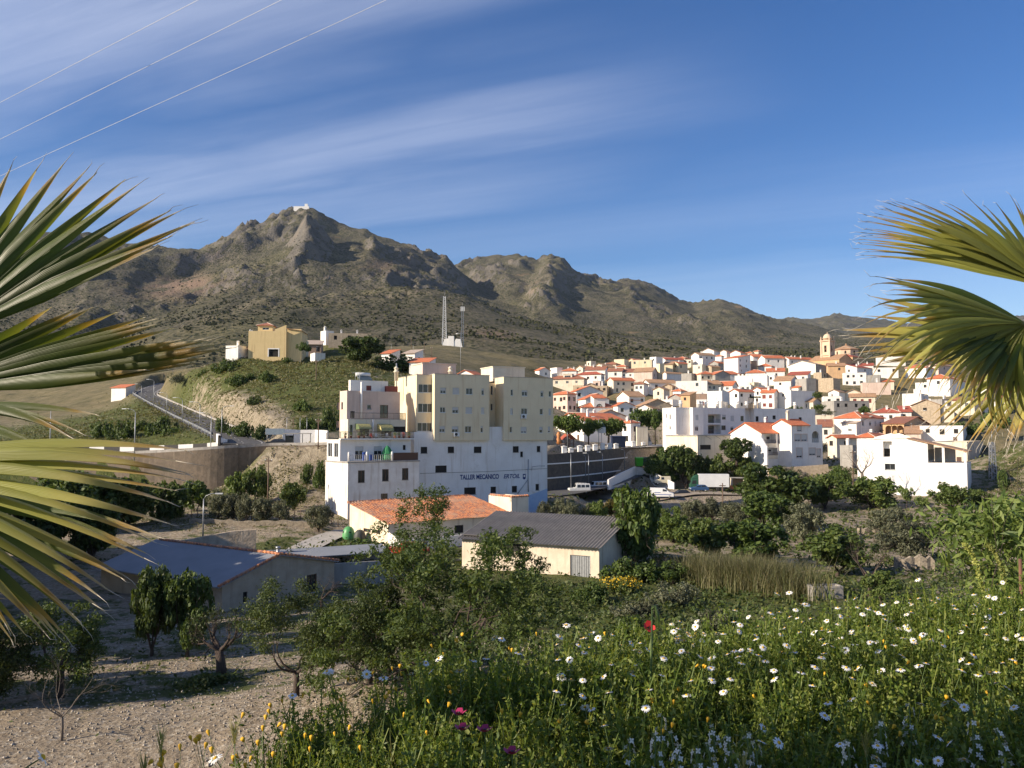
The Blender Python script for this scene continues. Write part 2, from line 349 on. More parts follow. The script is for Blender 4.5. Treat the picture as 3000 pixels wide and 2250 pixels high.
white flat annex below the lilac-fronted skyline house|b|930 985 1012|388 462|40|flat|W|f|0|0|
beige wall house left of the lilac-fronted skyline house|b|655 800 832|405 458|60|flat|C|f|0|2x1|
low orange-roofed house on the skyline between two white gables|b|1190 1290 1332|350 384|55|hip|W|r|0|0|
low white house at the foot of the toothed parapet|b|1590 1766 1802|815 885|62|flat|W|f|0|2x1|
white block left of the house with the lilac gable|c|-12 104 122|765 852|60|flat|W|f|0|1x1|
low white house with maroon roof beside the rubble-stone gable|d|1072 1180 1192|170 208|72|mv|W|m|0|1x1|
low tan-roofed house in front of the ochre arcade|d|1120 1284 1302|402 458|66|mv|P|b|0|0|
sunny cream house under the grey-blue shaded house|d|1500 1640 1662|112 218|66|flat|C|f|0|1x1|
white house with orange hip roof between the hanging palm strips|p|420 545 602|1092 1152|50|hip|W|r|1x1|1x1|
cream flat house between the hanging palm strips|p|598 702 762|1182 1244|50|flat|C|f|0|1x1|
pink gabled house high behind the palm strips|p|820 930 1002|1112 1168|52|gv|P|b|1x1|1x1|
small white flat house behind the longest palm strips|p|480 592 642|1182 1238|48|flat|W|f|1x1|1x1|
white house with red lean roof low behind the palm strips|p|900 1050 1122|1292 1345|60|mv|W|r|0|2x1|
cream house with maroon roof at the right edge behind the palm|p|1000 1120 1162|1142 1198|55|hip|C|m|0|1x1|
house with orange roof just behind the apartment block's rooftop|g|1925 2070 2150|545 560|60|gu|W|r|0|0|D240
'''.strip().split('\n'):
 t = line.split('|'); c = t[1]; xs = [float(x) for x in t[2].split()]; ys = [float(x) for x in t[3].split()]
 px = [C(c, x, 0)[0] for x in xs]; ye, yb = (C(c, 0, y)[1] for y in ys)
 HOUSES.append(dict(label=t[0], px=px, ye=ye, yb=yb, a=float(t[4]), roof=t[5], wall=t[6], rc=t[7], A=t[8], B=t[9], x=t[10], c=c))
_dy = [960, 1000, 1040, 1060, 1090, 1120, 1160, 1200, 1250, 1330, 1400, 1470]
_dd = [640, 560, 500, 470, 420, 380, 330, 280, 240, 205, 180, 155]
_gy, _gd = [1000, 1020, 1047, 1060, 1110], [300, 275, 250, 232, 232]
for h in HOUSES:
 h['D'] = float(np.interp(h['yb'], *((_gy, _gd) if h['c'] == 'g' else (_dy, _dd))))
 if 'D' in h['x']: h['D'] = float(h['x'][h['x'].index('D') + 1:]); 
 O = at(h['px'][1], h['ye'], h['D'])
 vis = (h['yb'] - h['ye']) / F * h['D']
 h['h'] = max(vis, 4.2 if h['c'] == 'g' else 5.0); h['O'] = Vector((O.x, O.y, O.z - h['h']))
 a = R(h['a']); 
 def solve(px, dx, dy, default):
  t = ray(px, h['ye']); t = t.x / t.y; den = dx - t * dy
  if abs(den) < .05: return default
  s = (t * O.y - O.x) / den
  return min(max(s, 3.0), 30.0)
 h['L1'] = solve(h['px'][2], math.cos(a), math.sin(a), 7) if h['px'][2] - h['px'][1] > 4 else 7.0
 h['L2'] = solve(h['px'][0], -math.sin(a), math.cos(a), 7) if h['px'][1] - h['px'][0] > 4 else 8.0
 if h['a'] > 60: h['L1'] = min(max(h['L1'], 5), 9)
 if h['a'] < 20: h['L2'] = min(max(h['L2'], 6), 9)
def pz(px, py, D): p = at(px, py, D); return (p.x, p.y, p.z)
def pd(px, D, z): t = ray(px, HY); return (t.x / t.y * D, D, z)
CT_ = []
for px, py, D in [(780,1310,155),(900,1306,152),(950,1270,160),(700,1240,182),(600,1180,225),(520,1150,265),(542,1135,247),(633,1162,198),(723,1189,176),(791,1225,172),
 (700,1100,228),(800,1100,222),(900,1150,192),(950,1200,178),(650,1060,250),(800,1046,256),(860,1050,250),(950,1045,240),(1000,1062,228),(1080,1060,232),(1050,1100,212),(1000,1130,194),
 (560,1080,275),(480,1100,335),(1100,1090,232),(1250,1072,262),(1200,1042,300),(1320,1008,450),(1250,1020,400),(1000,1000,330),(900,1010,320),(1500,1062,380),(1430,1042,430),(1560,1052,430),
 (100,1310,180),(100,1250,260),(300,1320,165),(300,1230,240),(0,1290,200),(200,1200,330),(0,1180,420),(380,1270,190),(450,1290,170),(350,1200,290),
 (1750,1312,176),(1850,1306,200),(1900,1300,235),(1680,1316,168),(1650,1310,190),(2000,1340,205),(2150,1345,200),(2250,1385,188),(2500,1380,182),
 (2640,1440,160),(2835,1452,150),(2400,1400,178),(1850,1440,172),(2000,1424,184),(2150,1436,178),(1700,1462,164),
 (960,1400,140),(900,1380,140),(920,1440,132),(930,1340,148),
 (1980,1175,300),(2300,1200,280),(2600,1250,240),(2800,1270,235),(2960,1330,200),(1000,1500,124),(3000,1260,230),
 (3000,1290,170),(2930,1440,150),(2960,1360,165),(2900,1470,140),(3100,1250,190),(3300,1220,200)]: CT_.append(pz(px, py, D))
for px, D, z in [(-300,60,-13.5),(0,60,-13.4),(300,60,-13.5),(600,60,-13.6),(900,60,-13.6),(1200,60,-13.4),(1500,62,-13.2),(1800,62,-13),(2200,60,-12.6),(2600,60,-12),(3000,60,-11.5),(3300,60,-11),
 (-300,33,-12.2),(0,33,-12.5),(400,34,-12.3),(800,36,-11.6),(1100,36,-10.4),(1400,35,-9.4),(1700,36,-9.6),(2300,38,-10.4),(2800,38,-9.6),(3300,36,-9),
 (-200,90,-13.5),(100,90,-13.4),(400,90,-13.2),(700,90,-13),(1000,92,-13.2),(1400,90,-13.5),(1800,85,-13.5),(2200,85,-13.5),(2600,85,-13.2),(3000,85,-12),(3300,85,-10.5),
 (-200,120,-11.5),(100,120,-11.5),(400,120,-11.5),(700,118,-11.5),(880,116,-11.6),(1000,112,-12.8),(1300,118,-13),(1600,120,-13.2),(2000,120,-13.2),(2500,120,-13),(2900,118,-12),(3300,118,-9),
 (-200,138,-11),(200,138,-11),(500,138,-11),(700,138,-10.6),(-300,200,-3),(-300,300,2),(1300,150,-12.8),(1500,150,-12.6),(1800,150,-12.8),(2300,150,-12.5),
 (0,500,35),(500,520,38),(900,560,44),(1300,560,50),(1700,620,44),(2200,640,48),(2600,640,48),(3000,600,42),(3300,600,40),(-300,560,36),
 (3100,400,34),(3300,300,20),(3100,300,14),(800,45,-13),(300,45,-13.2),(1200,48,-12.2),(1700,50,-11.6),(2300,50,-11.8),(2900,50,-11)]: CT_.append(pd(px, D, z))
for h in HOUSES:
 o = h['O']; a = R(h['a'])
 CT_.append((o.x, o.y, o.z + .15))
 CT_.append((o.x + .5 * (math.cos(a) * h['L1'] - math.sin(a) * h['L2']), o.y + .5 * (math.sin(a) * h['L1'] + math.cos(a) * h['L2']), o.z + .4))
CT_ = np.array(CT_)
def warp(x, y): return np.stack([x / y * 1.0, np.log(y)], -1)
RBFP = warp(CT_[:, 0], CT_[:, 1]); _d = np.linalg.norm(RBFP[:, None] - RBFP[None], axis=-1)
_A = np.zeros((len(RBFP) + 3,) * 2); RBFN = len(RBFP); _A[:RBFN, :RBFN] = _d - np.eye(RBFN) * .004
_A[:RBFN, RBFN] = 1; _A[:RBFN, RBFN + 1:] = RBFP; _A[RBFN:, :RBFN] = _A[:RBFN, RBFN:].T
RBFW = np.linalg.solve(_A, np.concatenate([CT_[:, 2], [0, 0, 0]]))
def rbf(x, y):
 q = warp(np.asarray(x, float), np.asarray(y, float)); sh = q.shape[:-1]; q = q.reshape(-1, 2); out = np.empty(len(q))
 for i in range(0, len(q), 20000):
  b = q[i:i + 20000]; out[i:i + 20000] = np.linalg.norm(b[:, None] - RBFP[None], axis=-1) @ RBFW[:RBFN] + RBFW[RBFN] + b @ RBFW[RBFN + 1:]
 return out.reshape(sh)
_pr = np.random.default_rng(5).permutation(512); _pr = np.concatenate([_pr, _pr, _pr]); _ga = np.random.default_rng(6).uniform(0, 2 * np.pi, 512)
def pnoise(x, y):
 xi, yi = np.floor(x).astype(int), np.floor(y).astype(int); xf, yf = x - xi, y - yi
 u, v = xf ** 3 * (xf * (xf * 6 - 15) + 10), yf ** 3 * (yf * (yf * 6 - 15) + 10)
 def g(i, j):
  a = _ga[_pr[(_pr[(xi + i) & 511] + yi + j) & 511]]; return np.cos(a) * (xf - i) + np.sin(a) * (yf - j)
 return (g(0, 0) * (1 - u) + g(1, 0) * u) * (1 - v) + (g(0, 1) * (1 - u) + g(1, 1) * u) * v
def fbm(x, y, o=5, gain=.5, ridged=False):
 s, a, f = 0, 1, 1
 for k in range(o):
  n = pnoise(x * f + 17.3 * k, y * f - 9.1 * k)
  s = s + a * ((1 - 2.2 * np.abs(n)) if ridged else n); a *= gain; f *= 2.03
 return s
_RT = [-1.2, -.75, -.6, -.44, -.34, -.25, -.1, .08, .28, .48, .6, .9, 1.3]
_RD = [4.5, 3.2, 1.2, 2.3, 2.9, 3.7, 4.3, 4.7, 5.3, 5.9, 6.4, 7.0, 7.5]
def rim(t): return np.interp(t, _RT, _RD)
GZ = -1.62
def bankz(x, y):
 t = x / np.maximum(y, .3); r = rim(t); d = y - r
 return np.where(d < 0, GZ + .012 * y, GZ + .012 * r - .72 * np.maximum(d - .25, 0)) + .05 * pnoise(x * 1.1, y * 1.1)
FLAT = []
def flatten(x, y, z):
 for pl, hw, bl in FLAT:
  pl = np.array(pl); best = np.full(x.shape, 1e9); bz = np.zeros(x.shape)
  for p, q in zip(pl[:-1], pl[1:]):
   d = q[:2] - p[:2]; s = np.clip(((x - p[0]) * d[0] + (y - p[1]) * d[1]) / (d @ d), 0, 1)
   dist = np.hypot(x - p[0] - s * d[0], y - p[1] - s * d[1]); m = dist < best
   best = np.where(m, dist, best); bz = np.where(m, p[2] + s * (q[2] - p[2]), bz)
  w = np.clip(1 - (best - hw) / bl, 0, 1); w = w * w * (3 - 2 * w)
  z = z * (1 - w) + (bz - .22) * w
 return z
def ground(x, y):
 x, y = np.atleast_1d(np.asarray(x, float)), np.atleast_1d(np.asarray(y, float))
 z = rbf(x, np.maximum(y, 12))
 far = np.clip((y - 25) / 120, 0, 1)
 z = z + (.12 + .55 * far) * fbm(x / (3 + 9 * far), y / (3 + 9 * far), 4) * np.clip((y - 9) / 20, 0, 1)
 z = flatten(x, y, z)
 for pl, d0, d1, zc in CUT:
  pl = np.array(pl); best = np.full(x.shape, 1e9); sg = np.zeros(x.shape)
  for p, q in zip(pl[:-1], pl[1:]):
   d = q[:2] - p[:2]; s = np.clip(((x - p[0]) * d[0] + (y - p[1]) * d[1]) / (d @ d), 0, 1); dx, dy = x - p[0] - s * d[0], y - p[1] - s * d[1]; dist = np.hypot(dx, dy); m = dist < best
   best = np.where(m, dist, best); sg = np.where(m, np.sign(dx * d[1] - dy * d[0]), sg)
  inside = (s > -1) & (sg > 0) & (best > d0); w = np.where(inside, np.clip(1 - (best - d1) / 6, 0, 1), 0)
  z = np.where(w > 0, z * (1 - w) + np.minimum(z, zc + .3 * fbm(x / 3, y / 3, 3)) * w, z)
 b = bankz(x, y); k = .35
 return np.maximum(z, b) + k * np.log1p(np.exp(-np.abs(z - b) / k)) * 0.5
def gz(x, y): return float(ground(x, y)[0])
def ground_at(px, py, d0=8., d1=600.):
 """where the ray through a photo pixel first meets the ground"""
 d = ray(px, py); Y = np.exp(np.linspace(math.log(d0), math.log(d1), 900)); X = d.x / d.y * Y; Z = d.z / d.y * Y
 g = ground(X, Y); i = np.argmax(Z <= g) if np.any(Z <= g) else len(Y) - 1
 return Vector((X[i], Y[i], g[i]))
CUT = []
def PL(*p): return [tuple(at(*q)) for q in p]
MAINROAD = PL((-700,1337,162),(-200,1334,160),(250,1331,157),(480,1325,154),(640,1314,152),(710,1300,155),(690,1284,163),(640,1259,177),(565,1226,205),(497,1194,245),(446,1168,290),(424,1153,325),(452,1136,370),(490,1122,430))
LANE = PL((640,1314,152),(800,1304,155),(930,1303,154),(1040,1300,152))
STREET = PL((1590,1450,155),(1660,1440,161),(1760,1418,174),(1850,1385,193),(1905,1348,214),(1925,1312,250))
PLAZA = PL((1590,1316,183),(1700,1314,193),(1850,1307,215),(1960,1302,250))
LOT = PL((1790,1462,166),(1950,1440,175),(2120,1440,178))
TRACK = PL((880,1610,96),(960,1572,104),(1020,1552,112))
for pl in (MAINROAD, LANE): FLAT.append((pl, 4.2, 4))
CUT.append((MAINROAD[1:4], 4.45, 14, -10.4))
FLAT.append((PL((1925,1421,185),(2010,1424,184)), 6, 2.5))
FLAT += [(STREET, 4.0, 3), (PLAZA, 7.0, 2.0), (LOT, 9, 4), (TRACK, 2.2, 2)]
def gridmesh(name, tx, yy, zf, m):
 T, Y = np.meshgrid(tx, yy); X = T * Y; Z = zf(X, Y); n, k = T.shape
 v = np.stack([X, Y, Z], -1).reshape(-1, 3); i = np.arange((n - 1) * k).reshape(n - 1, k)[:, :-1].ravel()
 return npmesh(name, v, np.stack([i, i + 1, i + k + 1, i + k], -1), m, smooth=True)
def smooth_poly(pl, n=10):
 p = [Vector(q) for q in pl]; out = []
 for i in range(len(p) - 1):
  a, b, c, d = p[max(i - 1, 0)], p[i], p[i + 1], p[min(i + 2, len(p) - 1)]
  for k in range(n):
   t = k / n; out.append(.5 * ((2 * b) + (c - a) * t + (2 * a - 5 * b + 4 * c - d) * t * t + (3 * b - a - 3 * c + d) * t ** 3))
 return out + [p[-1]]
def offset(pl, d, dz=0):
 out = []
 for i, p in enumerate(pl):
  t = (pl[min(i + 1, len(pl) - 1)] - pl[max(i - 1, 0)]); n = Vector((t.y, -t.x, 0)).normalized(); out.append(p + n * d + Vector((0, 0, dz)))
 return out
def strip(name, pl, d0, d1, m, dz=0.0, parent=None):
 a, b = offset(pl, d0, dz), offset(pl, d1, dz); mb = MB(); n = len(a)
 mb.add(a + b, [(i, n + i, n + i + 1, i + 1) for i in range(n - 1)], 0, True); return mb.build(name, m, parent)
def ribbon_wall(mb, pl, d, th, z0, z1, mi=0):
 """upright wall along a line: from pl.z+z0 to pl.z+z1, thickness th"""
 a, b = offset(pl, d), offset(pl, d + th); n = len(a); vs = []
 for s, zz in ((a, z0), (b, z0), (b, z1), (a, z1)):
  vs += [p + Vector((0, 0, zz[i] if hasattr(zz, '__len__') else zz)) for i, p in enumerate(s)]
 fs = [(k * n + i, ((k + 1) % 4) * n + i, ((k + 1) % 4) * n + i + 1, k * n + i + 1) for k in range(4) for i in range(n - 1)]
 mb.add(vs, fs + [(0, 3 * n, 2 * n, n), (n - 1, 2 * n - 1, 3 * n - 1, 4 * n - 1)], mi)
def groundmat():
 m, nt, p, N, L = nodes('stony_earth_and_grass'); p.inputs['Roughness'].default_value = .95; p.inputs['Specular IOR Level'].default_value = .15
 tc = N('ShaderNodeTexCoord'); P = tc.outputs['Object']
 def noise(s, d=6., r=.6): n = N('ShaderNodeTexNoise', i_Scale=s, i_Detail=d, i_Roughness=r); L(P, n.inputs['Vector']); return n.outputs['Fac']
 st = N('ShaderNodeTexVoronoi', i_Scale=5.5); L(P, st.inputs['Vector']); sc = N('ShaderNodeSeparateColor'); L(st.outputs['Color'], sc.inputs[0])
 rs = ramp(N, [(.0, (.20, .16, .115)), (.5, (.32, .265, .195)), (1, (.48, .43, .35))]); L(sc.outputs[0], rs.inputs[0])
 soil = ramp(N, [(.3, (.23, .18, .125)), (.7, (.37, .30, .215))]); L(noise(.9), soil.inputs[0])
 sm = ramp(N, [(.42, 0.), (.55, .85)]); L(noise(1.7, 8, .7), sm.inputs[0])
 c = mixc(N, L, sm.outputs[0], soil.outputs[0], rs.outputs[0])
 gr = ramp(N, [(.25, (.045, .065, .018)), (.5, (.085, .10, .03)), (.75, (.16, .145, .055))]); L(noise(1.1, 9, .72), gr.inputs[0])
 at_ = N('ShaderNodeAttribute', attribute_name='grass'); gm = N('ShaderNodeMath', operation='ADD'); L(at_.outputs['Fac'], gm.inputs[0])
 ns = N('ShaderNodeMath', operation='MULTIPLY_ADD'); L(noise(.45, 9, .75), ns.inputs[0]); ns.inputs[1].default_value = 2.4; ns.inputs[2].default_value = -1.2; L(ns.outputs[0], gm.inputs[1])
 gf = ramp(N, [(.4, 0.), (.6, 1.)]); L(gm.outputs[0], gf.inputs[0])
 c = mixc(N, L, gf.outputs[0], c, gr.outputs[0])
 ro = N('ShaderNodeAttribute', attribute_name='rock'); rk = ramp(N, [(.3, (.12, .10, .07)), (.5, (.30, .25, .175)), (.7, (.44, .38, .28))])
 mp = N('ShaderNodeMapping'); mp.inputs['Scale'].default_value = (1, 1, .45); L(P, mp.inputs['Vector'])
 rn = N('ShaderNodeTexNoise', i_Scale=.7, i_Detail=9., i_Roughness=.72); L(mp.outputs[0], rn.inputs['Vector']); L(rn.outputs['Fac'], rk.inputs[0])
 rm = N('ShaderNodeMath', operation='ADD'); L(ro.outputs['Fac'], rm.inputs[0]); L(ns.outputs[0], rm.inputs[1]); rf = ramp(N, [(.35, 0.), (.65, 1.)]); L(rm.outputs[0], rf.inputs[0])
 c = mixc(N, L, rf.outputs[0], c, rk.outputs[0])
 sa = N('ShaderNodeAttribute', attribute_name='scrub'); sr = ramp(N, [(.32, (.05, .055, .026)), (.46, (.155, .135, .07)), (.7, (.25, .2, .115))]); L(noise(.16, 8, .75), sr.inputs[0]); c = mixc(N, L, sa.outputs['Fac'], c, sr.outputs[0]); L(c, p.inputs['Base Color'])
 b1 = N('ShaderNodeBump', i_Strength=.7, i_Distance=.12); L(st.outputs['Distance'], b1.inputs['Height'])
 b2 = N('ShaderNodeBump', i_Strength=.9, i_Distance=.5); L(noise(1.3, 8, .7), b2.inputs['Height']); L(b1.outputs[0], b2.inputs['Normal']); L(b2.outputs[0], p.inputs['Normal'])
 return m
M['ground'] = groundmat()
g = gridmesh('ground', np.linspace(-1.15, 1.15, 470), np.exp(np.linspace(math.log(.9), math.log(680), 800)), ground, M['ground']); tag(g, kind='structure')
_co = np.empty(len(g.data.vertices) * 3, np.float32); g.data.vertices.foreach_get('co', _co); _co = _co.reshape(-1, 3); _x, _y = _co[:, 0], _co[:, 1]
def blob(px, D, rx, ry, val):
 t = (px - CX) / F; return val * np.exp(-((_x / _y - t) / rx) ** 2 - ((np.log(_y) - math.log(D)) / ry) ** 2)
gr = np.full(len(_x), .36) + .12 * np.clip((_x / _y + .05) / .1, 0, 1) * np.clip((_y - 45) / 20, 0, 1) * np.clip((95 - _y) / 20, 0, 1); gr += np.where(_y < 16, .5, 0)
for b in [(900,215,.14,.3,.35),(650,240,.12,.3,.4),(100,190,.25,.35,.5),(300,200,.12,.3,.35),(1700,48,.2,.35,.5),(2000,62,.25,.35,.5),(1300,90,.15,.2,.3),(900,92,.12,.1,.45),(250,44,.12,.07,.3),(640,45,.06,.05,.5),(500,60,.3,.15,.15),
   (100,33,.4,.12,-.5),(300,38,.3,.1,-.15),(2100,128,.1,.1,-.25),(2700,110,.2,.1,-.3),(2900,92,.12,.15,-.35),(1950,180,.12,.1,-.7),(1250,400,.3,.35,.25),(2950,165,.06,.15,.25),(1750,55,.05,.1,-.6),(2500,140,.12,.06,.1)]: gr += blob(*b)
rk = np.full(len(_x), -.55)
for b in [(560,235,.055,.2,1.0),(650,190,.07,.14,1.1),(740,172,.05,.1,1.0),(800,166,.03,.08,.8),(900,138,.07,.09,1.0),(950,132,.05,.1,.9),(850,144,.06,.05,.9),(2950,150,.03,.1,.4)]: rk += blob(*b)
scr = np.clip((np.log(_y) - math.log(265)) / .2, 0, 1); scr = np.maximum(scr, np.clip((_x / _y - .42) / .1, 0, 1) * np.clip((_y - 180) / 40, 0, 1))
for nm, arr in (('grass', gr), ('rock', rk), ('scrub', scr)):
 a = g.data.attributes.new(nm, 'FLOAT', 'POINT'); a.data.foreach_set('value', arr.astype(np.float32))
def prof(pts): 
 pts = sorted(pts); xs = [(p[0] - CX) / F for p in pts]; ss = [(HY - p[1]) / F for p in pts]
 return xs, ss
RIDGES = [
 (prof([(-900,740),(-400,715),(-100,690),(84,678),(169,674),(236,682),(274,690),(350,700),(485,714),(578,715),(640,690),(700,664),(760,660),(800,640),(841,622),(870,606),(905,604),(936,616),(990,640),(1040,655),(1071,664),(1110,684),(1153,694),(1190,712),(1220,730),(1302,762),(1350,800),(1420,850),(1560,930),(1800,1010),(2200,1060),(4000,1080)]), 2300, 900, .17, 430),
 (prof([(-900,1100),(560,1010),(700,890),(760,812),(820,742),(870,672),(893,636),(925,668),(975,725),(1010,760),(1050,815),(1100,868),(1180,915),(1300,950),(1500,1010),(4000,1080)]), 1850, 1000, .13, 260),
 (prof([(-900,1100),(900,1010),(1000,830),(1050,730),(1085,692),(1130,728),(1170,770),(1220,822),(1280,872),(1356,910),(1450,945),(4000,1080)]), 1950, 1000, .13, 260),
 (prof([(-900,1100),(1300,1010),(1450,900),(1560,806),(1612,768),(1660,812),(1720,872),(1800,920),(1900,955),(4000,1080)]), 2350, 1200, .12, 300),
 (prof([(-900,1100),(1560,1010),(1700,930),(1800,868),(1850,842),(1900,880),(1980,935),(2100,965),(4000,1080)]), 2400, 1300, .05, 300),
 (prof([(-900,1100),(100,900),(180,810),(236,768),(290,800),(340,868),(400,930),(520,990),(4000,1080)]), 1700, 900, .14, 220),
 (prof([(-900,1000),(900,900),(1200,800),(1315,768),(1356,760),(1451,742),(1519,745),(1573,766),(1595,756),(1607,752),(1641,756),(1665,780),(1695,802),(1804,826),(1858,825),(1926,847),(1990,880),(2034,894),(2061,887),(2122,880),(2183,897),(2238,928),(2305,948),(2441,978),(2600,1000),(2900,1010),(4000,1040)]), 2900, 1100, .13, 480),
 (prof([(-900,930),(1900,985),(2200,945),(2292,936),(2387,934),(2455,921),(2536,929),(2645,948),(2800,940),(3000,925),(3300,900),(4000,940)]), 6000, 3200, .08, 900),
 (prof([(-900,960),(-200,940),(60,930),(200,960),(300,1010),(366,985),(450,930),(542,895),(640,872),(760,868),(860,872),(949,866),(1040,854),(1126,847),(1200,844),(1261,848),(1356,868),(1420,892),(1492,922),(1627,952),(1740,970),(1831,985),(1930,1000),(2034,1010),(2200,1022),(2600,1040),(4000,1050)]), 1150, 560, .10, 190),
 (prof([(-900,1010),(0,990),(120,985),(230,1010),(330,1040),(450,1070),(800,1075),(1200,1000),(1400,985),(1560,1005),(1700,1030),(1900,1060),(4000,1090)]), 760, 480, .09, 120)]
def mountz(x, y):
 t = x / y; base = .066 * y + 4 + 3 * fbm(x / 90, y / 90, 4); z = base
 for k, ((xs, ss), Rd, D0, amp, gw) in enumerate(RIDGES):
  u0 = np.clip((y - D0) / (Rd - D0), 0, 1); s = np.interp(t + .08 * (1 - u0) * fbm(y / 230. + 3 * k, x / 300., 3), xs, ss); wob = 1 + .10 * pnoise(t * 5 + k * 7, t * 0 + k)
  Rr = Rd * wob; Z = s * Rr; u = (y - D0) / (Rr - D0)
  up = base + (Z - base) * np.clip(u, 0, 1) ** 1.25
  zz = np.where(u <= 1, up, Z - (y - Rr) * .42)
  env = np.clip(u, 0, 1) ** .7 * np.where(u > 1, np.clip(1.6 - .6 * u, .2, 1), 1)
  lo = .25 + .75 * np.clip(np.abs(1 - u) * 3.0, 0, 1)
  wx = x + gw * .6 * fbm(x / gw / 2.2 + 3, y / gw / 2.2, 3)
  g1 = (fbm(wx / gw + k * 11, y / (gw * 3.5), 4, .38, True) - .9)
  g2 = fbm(x / 55., y / 90., 6, .6, True) - 1.0; crag = np.clip(2.2 * fbm(x / 260. + k, y / 400., 3) + .15, 0, 1)
  hgt = np.maximum(Z - base, 0)
  zz = zz + hgt * env * (amp * lo * g1 + (.012 + .05 * crag) * g2)
  kk = .0025 * y; dlt = (z - zz) / kk
  z = np.where(dlt > 20, z, np.where(dlt < -20, zz, np.maximum(z, zz) + kk * np.log1p(np.exp(-np.abs(dlt)))))
 n = np.clip((y - 600) / 120, 0, 1)
 zr = rbf(x, np.minimum(y, 640)) if False else .066 * y + 4
 return z * n + (np.minimum(z, zr) - 6) * (1 - n)
def mountmat():
 m, nt, p, N, L = nodes('scrub_and_rock'); p.inputs['Roughness'].default_value = .95; p.inputs['Specular IOR Level'].default_value = .1
 tc = N('ShaderNodeTexCoord'); P = tc.outputs['Object']
 def noise(s, d=6., r=.6, **k): n = N('ShaderNodeTexNoise', i_Scale=s, i_Detail=d, i_Roughness=r); L(P, n.inputs['Vector']); return n.outputs['Fac']
 a = ramp(N, [(.30, (.066, .06, .045)), (.5, (.118, .106, .073)), (.70, (.175, .15, .108))]); L(noise(.006, 9, .62), a.inputs[0])
 gz_ = ramp(N, [(.5, 0.), (.7, .5)]); L(noise(.0035, 6, .6), gz_.inputs[0])
 c = mixc(N, L, gz_.outputs[0], a.outputs[0], (.165, .15, .07))
 v = N('ShaderNodeTexVoronoi', i_Scale=.2); L(P, v.inputs['Vector']); sh = ramp(N, [(.34, 1.), (.5, 0.)]); L(v.outputs['Distance'], sh.inputs[0])
 ds = ramp(N, [(.36, 0.), (.52, 1.)]); L(noise(.02, 6, .65), ds.inputs[0])
 mm = N('ShaderNodeMath', operation='MULTIPLY'); L(sh.outputs[0], mm.inputs[0]); L(ds.outputs[0], mm.inputs[1])
 c = mixc(N, L, mm.outputs[0], c, (.036, .042, .02))
 f2 = ramp(N, [(.5, 0.), (.63, .8)]); L(noise(.075, 6, .75), f2.inputs[0]); c = mixc(N, L, f2.outputs[0], c, (.05, .052, .026))
 g = N('ShaderNodeNewGeometry'); sx = N('ShaderNodeSeparateXYZ'); L(g.outputs['True Normal'], sx.inputs[0])
 st = N('ShaderNodeMapRange'); st.inputs[1].default_value = .81; st.inputs[2].default_value = .57; L(sx.outputs['Z'], st.inputs[0])
 rn = N('ShaderNodeMath', operation='MULTIPLY_ADD'); L(noise(.03, 8, .7), rn.inputs[0]); rn.inputs[1].default_value = 1.6; rn.inputs[2].default_value = -.8
 ad = N('ShaderNodeMath', operation='ADD'); L(st.outputs[0], ad.inputs[0]); L(rn.outputs[0], ad.inputs[1]); rf = ramp(N, [(.3, 0.), (.62, .9)]); L(ad.outputs[0], rf.inputs[0])
 rc = ramp(N, [(.3, (.07, .065, .06)), (.55, (.16, .145, .125)), (.75, (.25, .19, .14))]); L(noise(.012, 8, .7), rc.inputs[0])
 c = mixc(N, L, rf.outputs[0], c, rc.outputs[0])
 ea = ramp(N, [(.66, 0.), (.74, .8)]); L(noise(.011, 7, .62), ea.inputs[0]); c = mixc(N, L, ea.outputs[0], c, (.25, .175, .10))
 at_ = N('ShaderNodeAttribute', attribute_name='redrock'); c = mixc(N, L, at_.outputs['Fac'], c, (.24, .165, .12))
 L(c, p.inputs['Base Color'])
 b = N('ShaderNodeBump', i_Strength=1.0, i_Distance=3.); L(noise(.12, 10, .78), b.inputs['Height'])
 b2 = N('ShaderNodeBump', i_Strength=.8, i_Distance=1.6); L(v.outputs['Distance'], b2.inputs['Height']); b2.invert = True; L(b.outputs[0], b2.inputs['Normal']); L(b2.outputs[0], p.inputs['Normal'])
 return m
M['mount'] = mountmat()
mt = gridmesh('mountain', np.linspace(-1.15, 1.15, 760), np.exp(np.linspace(math.log(560), math.log(7400), 520)), mountz, M['mount']); tag(mt, kind='structure')
_c2 = np.empty(len(mt.data.vertices) * 3, np.float32); mt.data.vertices.foreach_get('co', _c2); _c2 = _c2.reshape(-1, 3)
def mblob(px, py, rx, ry):
 sl = _c2[:, 2] / _c2[:, 1]; return np.exp(-((_c2[:, 0] / _c2[:, 1] - (px - CX) / F) / rx) ** 2 - ((sl - (HY - py) / F) / ry) ** 2)
red = .7 * mblob(470, 845, .045, .012) + .6 * mblob(560, 825, .03, .01) + .5 * mblob(1440, 980, .03, .006) + .5 * mblob(1130, 770, .03, .008)
red *= np.clip(.9 + 2.6 * fbm(_c2[:, 0] / 40, _c2[:, 2] / 25, 4), 0, 1.0)
a = mt.data.attributes.new('redrock', 'FLOAT', 'POINT'); a.data.foreach_set('value', np.clip(red, 0, 1).astype(np.float32))
cam = bpy.data.cameras.new('camera'); camo = bpy.data.objects.new('camera', cam); COL.objects.link(camo)
cam.sensor_width = 36; cam.lens = F / 3000 * 36; cam.clip_start = .05; cam.clip_end = 30000
camo.rotation_euler = (R(90) + TH, 0, 0); scene.camera = camo
SUN_EL, SUN_AZ = 25.0, (-1.0, -.36)
sd = Vector((SUN_AZ[0], SUN_AZ[1], 0)).normalized() * math.cos(R(SUN_EL)); sd.z = math.sin(R(SUN_EL))
sun = bpy.data.lights.new('sun', 'SUN'); sun.energy = 5.0; sun.angle = R(.5); sun.color = (1, .86, .68)
